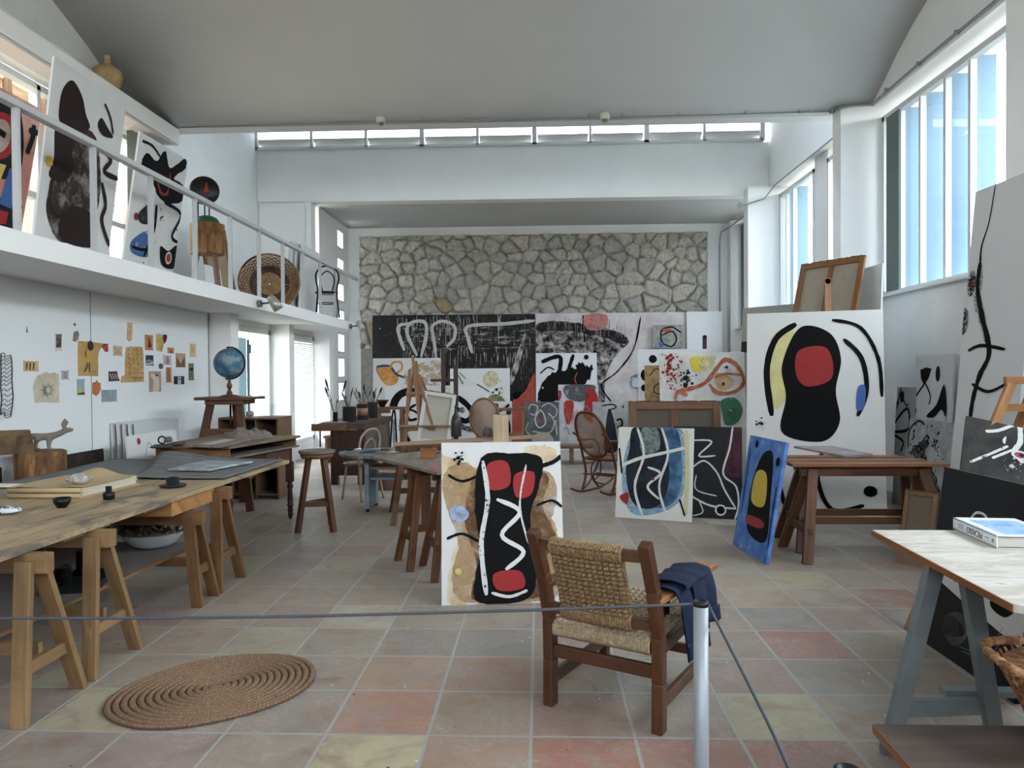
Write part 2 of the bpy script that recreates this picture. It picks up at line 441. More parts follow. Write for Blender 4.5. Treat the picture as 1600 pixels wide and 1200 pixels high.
    rg = _ramp(nt, n1.outputs[0], [(0.3, (0.42, 0.42, 0.42, 1)), (0.7, (0.62, 0.62, 0.62, 1))]); nt.links.new(rg.outputs[0], b.inputs['Roughness'])
    inv = nt.nodes.new('ShaderNodeMath'); inv.operation = 'SUBTRACT'; nt.links.new(n3.outputs[0], inv.inputs[0]); nt.links.new(gr.outputs[0], inv.inputs[1])
    _bump(nt, b, inv.outputs[0], 0.35, 0.004)
    o = mb.build('floor', m, origin=(0, 5, 0)); o['kind'] = 'structure'
    ca = o.data.color_attributes.new('tile_colour', 'FLOAT_COLOR', 'CORNER')
    buf = []
    for c in cols: buf += list(c)*4
    ca.data.foreach_set('color', buf)
    return o
tile_floor()

YB = 17.5        # rear stone wall
# --- rear wall: white surround with a relief of field stones
mb = MB()
mb.box((0.0, YB+0.15, 2.6), (10.6, 0.3, 5.4))
struct(mb, 'wall_back', WHITE)
def stone_relief():
    x0, x1, z0, z1 = -4.255, 3.925, 0.02, 4.855
    rs = np.random.RandomState(5)
    cell = 0.34
    gx = np.arange(x0-cell, x1+2*cell, cell); gz = np.arange(z0-cell, z1+2*cell, cell*0.86)
    px = []; pz = []
    for j, zz in enumerate(gz):
        for i, xx in enumerate(gx):
            if rs.rand() < 0.10: continue
            px.append(xx + (0.5*cell if j % 2 else 0) + rs.uniform(-.36, .36)*cell); pz.append(zz + rs.uniform(-.36, .36)*cell)
    px = np.array(px); pz = np.array(pz); lev = rs.uniform(0.6, 1.0, len(px)); tilt = rs.uniform(-.12, .12, (len(px), 2))
    step = 0.026
    nx = int((x1-x0)/step); nz = int((z1-2.2)/step)
    zs = np.linspace(2.2, z1, nz+1); xs = np.linspace(x0, x1, nx+1)
    XX, ZZ = np.meshgrid(xs, zs)
    wx = np.zeros_like(XX); ns = np.zeros_like(XX)
    for a in range(XX.shape[0]):
        for b2 in range(XX.shape[1]):
            p = Vector((XX[a, b2]*3.1, 0.3, ZZ[a, b2]*3.1)); wx[a, b2] = mnoise.noise(p)*0.055; ns[a, b2] = mnoise.noise(p*2.6)*0.5+mnoise.noise(p*6.5)*0.5
    QX = XX+wx; QZ = ZZ+ns*0.03
    d1 = np.full(XX.shape, 9.0); d2 = np.full(XX.shape, 9.0); idx = np.zeros(XX.shape, int)
    for k2 in range(len(px)):
        d = np.hypot((QX-px[k2])*0.92, (QZ-pz[k2])*1.06)
        closer = d < d1
        d2 = np.where(closer, d1, np.minimum(d2, d)); idx = np.where(closer, k2, idx); d1 = np.where(closer, d, d1)
    e = np.clip((d2-d1)/0.075, 0, 1); h = (1-(1-e)**2.4)
    H = 0.13*h*lev[idx] + tilt[idx, 0]*(XX-px[idx])*0.9*h + tilt[idx, 1]*(ZZ-pz[idx])*0.9*h + ns*0.040*(0.3+h)
    mb = MB()
    for a in range(nz+1):
        for b2 in range(nx+1):
            mb.v.append((XX[a, b2], YB-0.02-H[a, b2], ZZ[a, b2]))
    for a in range(nz):
        for b2 in range(nx):
            q = [a*(nx+1)+b2, a*(nx+1)+b2+1, (a+1)*(nx+1)+b2+1, (a+1)*(nx+1)+b2]
            mb.face(q, 0, True, [(0, 0)]*4)
    mb.box(((x0+x1)/2, YB-0.02, 1.11), (x1-x0, 0.08, 2.18))
    m, nt, b = _new('field_stone'); _set(b, 0.85, 0, 0.25)
    att = nt.nodes.new('ShaderNodeAttribute'); att.attribute_name = 'stone_tone'
    n = _noise(nt, _vec(nt, 'Object'), 9, 7, 0.7)
    r = _ramp(nt, n.outputs[0], [(0.3, (0.70, 0.69, 0.67, 1)), (0.55, (1, 1, 1, 1)), (0.75, (1.0, 0.99, 0.97, 1))])
    mx = nt.nodes.new('ShaderNodeMix'); mx.data_type = 'RGBA'; mx.blend_type = 'MULTIPLY'; mx.inputs[0].default_value = 1
    nt.links.new(att.outputs['Color'], mx.inputs[6]); nt.links.new(r.outputs[0], mx.inputs[7]); nt.links.new(mx.outputs[2], b.inputs['Base Color'])
    n2 = _noise(nt, _vec(nt, 'Object'), 28, 6, 0.7); _bump(nt, b, n2.outputs[0], 1.0, 0.06)
    o = struct(mb, 'trim_1', m)
    tones = [lin(c) for c in ('#cbc5ba', '#d2ccc1', '#c3bdb3', '#cdc7ba', '#d6cfc1', '#c5bfb7', '#cfc8b9', '#beb8b0')]
    tsel = rs.randint(0, len(tones), len(px)); tan = rs.rand(len(px)) < 0.008
    joint = lin('#b5b0a5')
    ca = o.data.color_attributes.new('stone_tone', 'FLOAT_COLOR', 'POINT')
    buf = []
    for a in range(nz+1):
        for b2 in range(nx+1):
            c = lin('#b8a884') if tan[idx[a, b2]] else tones[tsel[idx[a, b2]]]
            w = float(min(1, e[a, b2]*3)); buf += [joint[q]*(1-w)+c[q]*w for q in range(3)]+[1.0]
    buf += [0.35, 0.33, 0.3, 1.0]*8
    ca.data.foreach_set('color', buf)
stone_relief()

# --- ceiling of the rear bay and the high beam with the clerestory
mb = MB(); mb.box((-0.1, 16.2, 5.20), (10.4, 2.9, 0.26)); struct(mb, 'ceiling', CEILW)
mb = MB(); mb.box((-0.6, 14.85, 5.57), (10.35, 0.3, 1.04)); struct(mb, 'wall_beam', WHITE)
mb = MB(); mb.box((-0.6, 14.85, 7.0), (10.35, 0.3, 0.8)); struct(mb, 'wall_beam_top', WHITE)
mb = MB(); mb.box((-0.5, 10.895, 7.15), (10.9, 1.19, 0.2)); mb.box((-0.5, 13.53, 7.15), (10.9, 3.24, 0.2)); mb.box((-5.1, 11.7, 7.15), (1.7, 0.42, 0.2)); mb.box((4.6, 11.7, 7.15), (0.8, 0.42, 0.2)); struct(mb, 'ceiling_middle', CEILW)  # slot left open for the added rooflight
ADDED_ROOFLIGHT_BARS = [(x, 11.7, 7.15) for x in np.linspace(-4.2, 4.2, 9)]
mb = MB(); mb.box((-0.5, 10.62, 6.1), (10.9, 0.28, 1.9)); struct(mb, 'wall_shell_back', WHITE)
# shell vault rising towards the viewer, its lip at 10.4 m
prof = [(10.48, 5.14), (10.3, 5.15), (10.05, 5.24), (9.8, 5.37), (9.5, 5.55), (9.1, 5.74), (8.6, 5.92), (8.0, 6.12), (7.2, 6.38), (6.4, 6.66), (5.5, 6.9)]
mb = MB()
for x in (-5.7, 4.75):
    for (y, z) in prof: mb.v.append((x, y, z))
n = len(prof)
for i in range(n-1): mb.face([i, i+1, n+i+1, n+i], 0, True)
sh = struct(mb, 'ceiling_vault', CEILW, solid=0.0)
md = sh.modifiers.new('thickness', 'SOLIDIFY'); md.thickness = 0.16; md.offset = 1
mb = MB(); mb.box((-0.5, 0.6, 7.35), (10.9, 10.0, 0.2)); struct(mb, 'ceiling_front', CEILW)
mb = MB(); mb.box((-0.5, 5.45, 6.0), (10.4, 0.25, 0.15)); struct(mb, 'trim_2', WHITE)
# clerestory: nine hopper panes between the beam and the roof
def clerestory():
    Y = 14.66; za, zb = at(600, 229, Y=Y).z, at(600, 187, Y=Y).z
    za, zb = 6.09, 6.60
    XW = [at(x, 205, Y=Y).x for x in (402, 486.5, 488, 571.5, 573, 657, 662, 745.5, 747, 832, 838, 921, 923, 1007, 1013, 1099, 1101, 1189)]
    fr = MB(); x0, x1 = XW[0], XW[-1]
    fr.box(((x0+x1)/2, Y, za+0.02), (x1-x0+.06, 0.12, 0.05)); fr.box(((x0+x1)/2, Y, zb+0.01), (x1-x0+.06, 0.12, 0.05))
    for x in (XW[0]-0.02, (XW[5]+XW[6])/2, (XW[9]+XW[10])/2, (XW[13]+XW[14])/2, XW[-1]+0.02): fr.box((x, Y, (za+zb)/2), (0.09, 0.12, zb-za))
    for i in (1, 3, 7, 11, 15): fr.box(((XW[i]+XW[i+1])/2, Y, (za+zb)/2), (0.05, 0.12, zb-za))
    w = struct(fr, 'window_1', FRAME_W)
    for i in range(9):
        a, b2 = XW[2*i]+0.02, XW[2*i+1]-0.02; p = MB()
        # flap hinged at mid height, leaning out
        p.beam(((a+b2)/2, Y+0.02, za+0.19), ((a+b2)/2, Y+0.20, za+0.03), b2-a, 0.02, up=(0, 1, 1))
        p.box(((a+b2)/2, Y+0.02, za+0.20), (b2-a, 0.03, 0.03))
        o = p.build('flap', plain('#c3c1bd', 0.7), w, world=True)
        g = MB(); g.box(((a+b2)/2, Y+0.03, za+0.35), (b2-a, 0.006, 0.28)); g.build('pane', GLASS_FROST, w, world=True)
m, nt, b = _new('frosted_glass'); _set(b, 0.35, 0, 0.5); b.inputs['Transmission Weight'].default_value = 0.0
nt.nodes.remove(b); _o = nt.nodes['Material Output']; _t1 = nt.nodes.new('ShaderNodeBsdfTranslucent'); _t2 = nt.nodes.new('ShaderNodeBsdfTransparent'); _ms = nt.nodes.new('ShaderNodeMixShader')
_t1.inputs[0].default_value = (0.72, 0.75, 0.78, 1); _t2.inputs[0].default_value = (0.92, 0.95, 1, 1); _ms.inputs[0].default_value = 0.12
nt.links.new(_t1.outputs[0], _ms.inputs[1]); nt.links.new(_t2.outputs[0], _ms.inputs[2]); nt.links.new(_ms.outputs[0], _o.inputs[0])
GLASS_FROST = m
m, nt, b = _new('window_glass'); nt.nodes.remove(b); _o = nt.nodes['Material Output']; _t2 = nt.nodes.new('ShaderNodeBsdfTransparent'); _g = nt.nodes.new('ShaderNodeBsdfGlossy'); _ms = nt.nodes.new('ShaderNodeMixShader')
_t2.inputs[0].default_value = (0.93, 0.96, 0.97, 1); _g.inputs['Roughness'].default_value = 0.02; _ms.inputs[0].default_value = 0.05
nt.links.new(_t2.outputs[0], _ms.inputs[1]); nt.links.new(_g.outputs[0], _ms.inputs[2]); nt.links.new(_ms.outputs[0], _o.inputs[0])
GLASS = m
clerestory()
mb = MB()
for q_ in ADDED_ROOFLIGHT_BARS: mb.box(q_, (0.06, 0.42, 0.12))
w = struct(mb, 'window_17', FRAME_W); mb = MB(); mb.box((0, 11.7, 7.2), (8.4, 0.42, 0.008)); mb.build('pane', GLASS, w, world=True)  # rooflight added out of view so more daylight reaches the rear

# --- right side: wall below the windows, lintel above, three columns
mb = MB()
mb.box((4.85, 6.6, 1.285), (0.5, 21.8, 2.57))
mb.box((4.85, 17.35, 2.6), (0.9, 0.3, 5.3))
for (ya, yb) in ((12.05, 12.62), ): mb.box((4.85, (ya+yb)/2, 3.85), (0.44, yb-ya, 2.6))
struct(mb, 'wall_right', WHITE_ROUGH)
mb = MB()
mb.box((4.85, 5.7, 6.2), (0.7, 9.4, 2.13)); mb.box((4.85, 12.6, 6.2), (0.7, 4.6, 2.13)); mb.box((4.86, 16.17, 5.35), (0.7, 2.6, 0.45))
mb.box((4.85, -1.6, 6.2), (0.7, 5.3, 2.13)); mb.box((4.85, -2.6, 3.85), (0.5, 3.2, 2.6))
struct(mb, 'wall_right_upper', WHITE)
for ya, yb, xa in ((6.36, 6.62, 4.07), (10.15, 10.42, 4.07), (14.40, 14.70, 4.02), (2.4, 2.66, 4.07)):
    mb = MB(); mb.box(((xa+5.0)/2, (ya+yb)/2, 2.575), (5.0-xa, yb-ya, 5.145)); struct(mb, 'wall_right_column', WHITE)

FIN = plain('#73899a', 0.7)
def right_window(name, ya, yb, mull, shutter=None, fins=True):
    X = 4.66; za, zb = 2.57, 4.99
    fr = MB()
    for z in (za+0.035, zb-0.035): fr.box((X, (ya+yb)/2, z), (0.09, yb-ya, 0.07))
    for y in [ya+0.03, yb-0.03]: fr.box((X, y, (za+zb)/2), (0.09, 0.06, zb-za))
    for y in mull: fr.box((X+0.01, y, (za+zb)/2), (0.07, 0.05, zb-za))
    fr.box((X-0.07, (ya+yb)/2, za-0.005), (0.2, yb-ya, 0.025))
    w = struct(fr, name, FRAME_W)
    g = MB(); g.box((X+0.02, (ya+yb)/2, (za+zb)/2), (0.006, yb-ya-.08, zb-za-.08)); g.build('pane', GLASS, w, world=True)
    for y in mull:
        f = MB(); f.box((X+0.15, y, (za+zb)/2), (0.2, 0.045, zb-za-.06)); f.build('sun_fin', FIN, w, world=True)
    if shutter:
        s = MB(); s.box((X-0.04, (shutter[0]+shutter[1])/2, (za+zb)/2), (0.03, shutter[1]-shutter[0], zb-za-0.12))
        s.build('shutter', plain('#5f6a66', 0.6), w, world=True)
    return w
wm = [at(p, 300, X=4.66).y for p in (1408, 1440, 1479, 1518)]
print('mull', wm)
right_window('window_2', 6.62, 10.15, wm, (at(1406, 300, X=4.62).y, 10.0))
right_window('window_3', 12.62, 14.40, [at(p, 350, X=4.66).y for p in (1216, 1230, 1241)])
right_window('window_4', 10.42, 12.05, [at(p, 350, X=4.66).y for p in (1291,)])
right_window('window_5', 14.75, 17.2, [15.6, 16.4], (16.4, 17.1))
right_window('window_6', 2.66, 6.36, [3.3, 3.9, 4.5, 5.1, 5.7])
# rubble garden wall outside and ground
m, nt, b = _new('rubble_wall'); _set(b, 0.9)
v = _vec(nt, 'Object'); vo = nt.nodes.new('ShaderNodeTexVoronoi'); vo.feature = 'DISTANCE_TO_EDGE'; vo.inputs['Scale'].default_value = 3.4; nt.links.new(v, vo.inputs['Vector'])
r = _ramp(nt, vo.outputs[0], [(0.0, lin('#4a443c')), (0.05, lin('#a59e92')), (0.4, lin('#bbb4a8'))]); nt.links.new(r.outputs[0], b.inputs['Base Color']); _bump(nt, b, vo.outputs[0], 1, 0.2)
mb = MB(); mb.box((9.2, 11, 2.6), (0.5, 26, 5.2)); struct(mb, 'wall_garden', m)
mb = MB(); mb.box((15, 8, -0.06), (19, 40, 0.1)); mb.box((-15, 8, -0.06), (19, 40, 0.1)); mb.box((-0.4, -14, -0.06), (11, 19, 0.1)); struct(mb, 'ground', plain('#a9a596', 0.9))

# --- wall behind the viewer with its big glazed opening
mb = MB()
mb.box((-0.5, -4.3, 1.65), (10.9, 0.3, 3.3)); mb.box((-0.5, -4.3, 6.1), (10.9, 0.3, 2.4)); mb.box((-5.0, -4.3, 2.7), (1.9, 0.3, 4.6)); mb.box((4.5, -4.3, 2.7), (1.2, 0.3, 4.6))
struct(mb, 'wall_front', WHITE)
fr = MB()
for x in np.linspace(-4.0, 3.9, 7): fr.box((x, -4.3, 4.1), (0.08, 0.1, 1.6))
fr.box((0, -4.3, 3.34), (7.9, 0.1, 0.08)); w = struct(fr, 'window_7', FRAME_W)

# --- left side: lower wall with pinned papers, piers, door and blind window
mb = MB()
mb.box((-4.62, 2.8, 1.22), (0.24, 14.2, 2.44))
o = struct(mb, 'wall_left', WHITE_SMOOTH)
mb = MB()
yc = at(144, 600, X=-4.49).y
mb.box((-4.497, yc, 1.22), (0.004, 0.006, 2.42)); mb.box((-4.497, 9.88, 1.22), (0.012, 0.02, 2.42)); struct(mb, 'trim_4', plain('#8f9190', 0.7))
mb = MB()
mb.box((-4.47, 10.035, 1.22), (0.54, 0.27, 2.44))
mb.box((-4.47, 12.38, 1.22), (0.54, 0.24, 2.44))
mb.box((-4.47, 14.75, 1.22), (0.54, 0.24, 2.44))
struct(mb, 'wall_left_pier', WHITE)
mb = MB(); mb.box((-4.63, 11.21, 2.395), (0.2, 2.08, 0.09)); mb.box((-4.63, 13.56, 0.15), (0.2, 2.12, 0.30)); mb.box((-4.63, 13.56, 2.395), (0.2, 2.12, 0.09))
struct(mb, 'wall_left_header', WHITE)
# door 1: frame, half open panelled leaf in pale blue
fr = MB(); Xd = -4.58
ya, yb = 10.17, 12.26
for y in (ya+0.04, yb-0.04): fr.box((Xd, y, 1.16), (0.12, 0.09, 2.32))
fr.box((Xd, (ya+yb)/2, 2.30), (0.12, yb-ya, 0.09))
d = struct(fr, 'door_1', FRAME_W)
lf = MB(); pb = plain('#a9cdd4', 0.55)
for k in range(4): lf.box((Xd-0.05, 10.42+k*0.30, 1.10), (0.035, 0.285, 2.14))
lf.box((Xd-0.075, 10.87, 1.10), (0.03, 1.2, 2.1))
lf.build('door_leaf', pb, d, world=True)
h = MB(); h.box((Xd-0.01, 11.52, 2.0), (0.05, 0.06, 0.14)); h.box((Xd-0.01, 11.52, 1.2), (0.05, 0.06, 0.14)); h.box((Xd-.02, 11.50, 1.1), (.04, .03, 2.1)); h.build('hinge', plain('#6d7274', 0.4, 0.6), d, world=True)
g = MB(); g.box((Xd-0.03, 11.87, 1.10), (0.01, 0.6, 2.1)); g.build('pane', GLASS, d, world=True)
# window 8: slatted blind
fr = MB(); ya, yb = 12.50, 14.63; Xd = -4.58
for y in (ya+0.04, yb-0.04): fr.box((Xd, y, 1.32), (0.12, 0.09, 2.04))
for z in (0.34, 2.30): fr.box((Xd, (ya+yb)/2, z), (0.12, yb-ya, 0.08))
d = struct(fr, 'window_8', FRAME_W)
sl = MB()
for k in range(44):
    z = 0.43+k*0.0405; sl.beam((Xd+0.09, ya+0.1, z), (Xd+0.09, yb-0.1, z), 0.04, 0.003, up=(0.75, 0, 0.66))
sl.box((Xd+0.09, (ya+yb)/2, 2.23), (0.05, yb-ya-.16, 0.05)); sl.build('slatted_blind', plain('#dfe4e4', 0.5), d, world=True)
co = MB(); co.box((Xd+0.12, yb-0.35, 1.6), (0.008, 0.008, 1.2)); co.build('blind_cord', plain('#d0d2d0'), d, world=True)
# rear bay left wall with a column of small slots
mb = MB()
xs = -4.56
ysl = (at(533, 500, X=xs).y, at(546, 500, X=xs).y); ysl = (16.55, 17.1)
slots = []
for (t, bt) in ((366, 394), (408, 426), (446, 474), (486, 505), (522, 552), (559, 590), (596, 626)):
    slots.append((at(540, bt, X=xs).z, at(540, t, X=xs).z))
slots.sort()
mb.box((xs-0.12, 15.2+0.675, 2.55), (0.24, 1.35, 5.1)); mb.box((xs-0.12, 17.35, 2.55), (0.24, 0.5, 5.1))
z = 0.0
for a, b2 in slots+[(5.1, 5.1)]:
    mb.box((xs-0.12, 16.825, (z+a)/2), (0.24, 0.55, a-z)); z = b2
struct(mb, 'wall_left_rear', WHITE)
for i, (a, b2) in enumerate(slots):
    f = MB()
    for y in (16.57, 17.08): f.box((xs-0.02, y, (a+b2)/2), (0.05, 0.03, b2-a))
    for zz in (a+.015, b2-.015): f.box((xs-0.02, 16.825, zz), (0.05, 0.54, 0.03))
    w = struct(f, 'window_%d' % (9+i), FRAME_W)
    g = MB(); g.box((xs-0.06, 16.825, (a+b2)/2), (0.006, 0.52, b2-a)); g.build('pane', GLASS, w, world=True)
# return wall of the mezzanine at the beam, and upper left wall
mb = MB(); mb.box((-5.1, 14.85, 3.83), (1.05, 0.3, 2.46)); mb.box((-5.1, 14.85, 1.2), (1.05, 0.3, 2.4)); struct(mb, 'wall_mezzanine_end', WHITE)
mb = MB(); mb.box((-4.60, 14.67, 3.83), (0.10, 0.06, 2.46)); struct(mb, 'trim_5', WHITE)
mb = MB()
mb.box((-5.78, 12.75, 4.9), (0.26, 4.9, 4.6)); mb.box((-5.78, 3.1, 6.2), (0.26, 14.8, 2.2)); mb.box((-5.78, 3.1, 2.73), (0.26, 14.8, 0.3)); mb.box((-5.78, -0.5, 4.0), (0.26, 7.4, 3.0))
struct(mb, 'wall_left_upper', WHITE_ROUGH)
mb = MB(); mb.box((-5.42, 3.2, 5.015), (0.50, 14.6, 0.22)); struct(mb, 'trim_6', WHITE)
# mezzanine slab
mb = MB(); mb.box((-4.66, 5.0, 2.515), (2.10, 18.6, 0.165)); mb.box((-4.9, 14.4, 2.515), (1.3, 0.4, 0.165)); struct(mb, 'floor_mezzanine', WHITE)
# handrail with its posts
rl = thing('handrail', 'white painted steel handrail along the edge of the mezzanine', 'railing', (-3.66, 5.0, 2.60))
mb = MB(); mb.box((-3.66, 6.5, 3.49), (0.075, 16.4, 0.05)); mb.build('top_rail', plain('#b9bbbb', 0.45, 0.1), rl, world=True, bevel=0.006)
for k in range(-3, 11):
    y = 5.066+0.895*k
    if y < 0: continue
    mb = MB(); mb.box((-3.66, y, 3.03), (0.045, 0.03, 0.88)); mb.build('post', plain('#b9bbbb', 0.45, 0.1), rl, world=True)
# upper left window with timber outside
fr = MB(); Xw = -5.70
for z in (2.95, 3.62, 4.86): fr.box((Xw, 6.7, z), (0.1, 7.2, 0.07))
for y in (3.4, 4.6, 5.8, 7.0, 8.2, 9.4, 10.2): fr.box((Xw, y, 3.88), (0.1, 0.06, 2.0))
w = struct(fr, 'window_16', FRAME_W)
fr = MB(); fr.box((-5.3, 6.6, 4.88), (0.24, 7.4, 0.03)); fr.build('blind_box', plain('#c9c1bb', 0.6), w, world=True)
TIMB = wood('#b8a083', '#d6c3a8', 0.7); TIMD = wood('#6e5643', '#8b6c54', 0.7)
mb = MB()
for y in np.arange(3.2, 10.6, 0.62):
    mb.box((-6.3, y, 3.9), (0.55, 0.05, 2.2))
for z in (3.15, 4.0, 4.95): mb.box((-6.3, 6.9, z), (0.6, 7.6, 0.04))
tag(mb.build('sun_screen', TIMB), 'pale timber grid of boxes shading the mezzanine window outside', 'sun screen')
mb = MB()
for y in np.arange(3.2, 10.6, 0.62): mb.box((-5.98, y, 3.9), (0.05, 0.07, 2.1))
tag(mb.build('screen_upright', TIMD), 'dark timber uprights fixed before the pale sun screen', 'upright', kind='stuff')
mb = MB()
rs = random.Random(3)
for k in range(1400):
    c = Vector((-9.2+rs.uniform(-.9, .9), rs.uniform(1, 13), rs.uniform(2.4, 5.2))); d = Vector((rs.uniform(-1, 1), rs.uniform(-1, 1), rs.uniform(-1, 1))).normalized(); e2 = d.orthogonal().normalized(); s = rs.uniform(.05, .12)
    b0 = len(mb.v); mb.v += [tuple(c-d*s), tuple(c+e2*s*.5), tuple(c+d*s), tuple(c-e2*s*.5)]; mb.face([b0, b0+1, b0+2, b0+3])
tag(mb.build('tree_foliage', plain('#5f8a4c', 0.7)), 'green leaves of trees outside beyond the mezzanine window', 'foliage', kind='stuff')

# conduits and ceiling sensors
CON = plain('#8d8f90', 0.5, 0.3)
mb = MB()
mb.tube([at(275+8, 199, Y=10.30)+Vector((0, 0, .0)), at(595, 190, Y=10.30), at(945, 184, Y=10.30), at(1300, 174, Y=10.30)], 0.011, 6)
for px in (660, 715, 845, 920, 972, 1060, 1165, 1250): p = at(px, 188-(px-640)*.0215, Y=10.28); mb.box(tuple(p), (0.012, 0.03, 0.04))
tag(mb.build('conduit', CON), 'thin grey conduit run along the lip of the ceiling vault', 'conduit')
mb = MB()
pts = [(1305, 172), (1340, 166), (1362, 158)]
P3 = [at(1302, 172, X=4.04), at(1316, 168, X=4.04), at(1330, 166, Y=10.13), at(1358, 163, Y=10.13), Vector((4.47, 10.05, 5.16)), Vector((4.47, 9.0, 5.19)), Vector((4.47, 6.7, 5.19)), Vector((4.47, 3.0, 5.19))]
mb.tube(P3, 0.013, 6); mb.tube([at(1302, 172, X=4.04)+Vector((0, 0, -.0)), at(1302, 172, X=4.04)+Vector((-.04, 0, 0))], 0.05, 12)
for y in (9.7, 8.9, 8.1, 7.3): mb.box((4.47, y, 5.19), (0.05, 0.02, 0.045))
tag(mb.build('conduit', CON), 'grey conduit running above the nearest right-hand window', 'conduit')
mb = MB()
mb.tube([Vector((4.47, 10.5, 5.13)), Vector((4.47, 12.0, 5.12)), Vector((4.47, 14.2, 5.12)), at(1195, 310, Y=14.38), at(1165, 320, Y=14.38), at(1156, 321, Y=14.38)], 0.013, 6)
mb.tube([at(1156, 321, Y=14.36), at(1156, 321, Y=14.33)], 0.06, 12)
tag(mb.build('conduit', CON), 'grey conduit running above the farther right-hand windows', 'conduit')
mb = MB()
mb.tube([Vector((4.40, 14.75, 4.93)), Vector((4.40, 17.2, 4.93)), Vector((4.25, 17.46, 4.85)), Vector((4.22, 17.46, 4.6)), Vector((4.22, 17.46, 2.0))], 0.014, 6)
tag(mb.build('conduit', CON), 'grey conduit turning down the far right corner of the rear wall', 'conduit')
for px, py, tx in ((595, 189, 'left'), (945, 184, 'right')):
    p = at(px, py-7, Y=10.3)
    t = thing('ceiling_sensor', 'cream dome sensor under the vault lip, the one nearer the %s wall' % tx, 'sensor', p)
    mb = MB(); mb.lathe([(0.068, 0), (0.068, -0.07), (0.055, -0.085), (0.03, -0.09)], seg=20); mb.build('housing', plain('#cfcabb', 0.5), t)
    mb = MB(); mb.lathe([(0.045, -0.086), (0.035, -0.115), (0.0, -0.13)], seg=16); mb.build('lens', plain('#6c6d70', 0.3), t)
# two spot lamps on the slab fascia
def fascia_lamp(px, py, Y, label):
    base = Vector((-3.60, Y, 2.50))
    t = thing('spot_lamp', label, 'spot lamp', base)
    mb = MB(); mb.tube([(0.0, 0, 0), (0.04, 0, 0)], 0.045, 16); mb.build('wall_plate', plain('#77736f', 0.5, 0.3), t)
    mb = MB(); mb.tube([(0.04, 0, 0), (0.17, -0.02, 0.01)], 0.012, 8); mb.build('arm', plain('#55504c', 0.4), t)
    mb = MB()
    M = Euler((0.15, -0.55, 0)).to_matrix()
    mb.lathe([(0.0, 0.12), (0.03, 0.115), (0.05, 0.08), (0.062, 0.0), (0.068, -0.09), (0.063, -0.09), (0.055, 0.0), (0.03, 0.06)], c=(0.22, -0.02, 0.0), seg=20, M=M)
    mb.build('lamp_shade', plain('#a6a09a', 0.35, 0.6), t)
    m, nt, b = _new('warm_lamp'); b.inputs['Emission Color'].default_value = (1, 0.72, 0.35, 1); b.inputs['Emission Strength'].default_value = 6
    mb = MB(); mb.lathe([(0.0, 0.0), (0.035, 0.02), (0.04, -0.03), (0.0, -0.06)], c=(0.22, -0.02, 0), seg=14, M=M); mb.build('bulb', m, t)
fascia_lamp(430, 478, 9.35, 'grey metal spot lamp on the mezzanine edge, beside the woven basket tray')
fascia_lamp(560, 513, 13.9, 'small grey metal spot lamp at the far end of the mezzanine edge')
# ================================================================== furniture
random.seed(21)
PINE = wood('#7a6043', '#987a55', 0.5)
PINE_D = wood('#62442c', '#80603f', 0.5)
REDWOOD = wood('#44281b', '#634029', 0.42)
DARKWOOD = wood('#2a1a14', '#46291d', 0.4)
MIDWOOD = wood('#553a28', '#78563c', 0.5)
OLDTOP = wood('#907b5f', '#b8a07e', 0.6, 1.2, 18, stain='#45474a')
GREYWOOD = wood('#5c5853', '#827c74', 0.65)
GREYPAINT = plain('#6f7678', 0.5, var=0.08, scale=12)
BLACK = plain('#141414', 0.35)
CANVASW = plain('#d6d6d3', 0.8, bump=0.0006, bscale=300)
LINEN = plain('#8f8576', 0.9, var=0.06, scale=20, bump=0.0005, bscale=500)

def trestle(name, label, c, rotz, length, h, spread, splay=0.0, leg=0.07, mat=PINE, mat2=None, group=None, nstr=1, board=0.0, skew=0.0):
    """A-frame trestle: the beam runs along local x, the legs spread along local y."""
    mat2 = mat2 or mat
    t = thing(name, label, 'trestle', (c[0], c[1], 0), rotz, group)
    tb = h-0.02
    mb = MB(); mb.box((0, skew, h-0.045), (length, 0.06, 0.09)); 
    if board: mb.box((0, 0, h-0.012), (length+0.06, board, 0.024))
    mb.build('top_rail', mat, t, bevel=0.003)
    for sx in (-1, 1):
        xt = sx*(length/2-0.09); xb = xt+sx*splay
        for sy in (-1, 1):
            mb = MB(); mb.beam((xb, sy*spread/2, 0), (xt, skew+sy*0.045, tb-0.01), leg, 0.035, up=(1, 0, 0) if False else (0, 1, 0))
            mb.build('leg', mat, t, bevel=0.003)
        zs = 0.25
        f = zs/h; yy = spread/2*(1-f)+0.045*f; xx = xb*(1-f)+xt*f
        mb = MB(); mb.box((xx, skew*f, zs), (0.03, 2*yy+0.05, 0.06)); mb.build('brace', mat2, t, bevel=0.002)
    if nstr:
        f = 0.3/h; xx = (length/2-0.09+splay)*(1-f)+(length/2-0.09)*f
        mb = MB(); mb.box((0, skew*f, 0.30), (2*xx-0.03, 0.03, 0.06)); mb.build('stretcher', mat2, t, bevel=0.002)
    return t

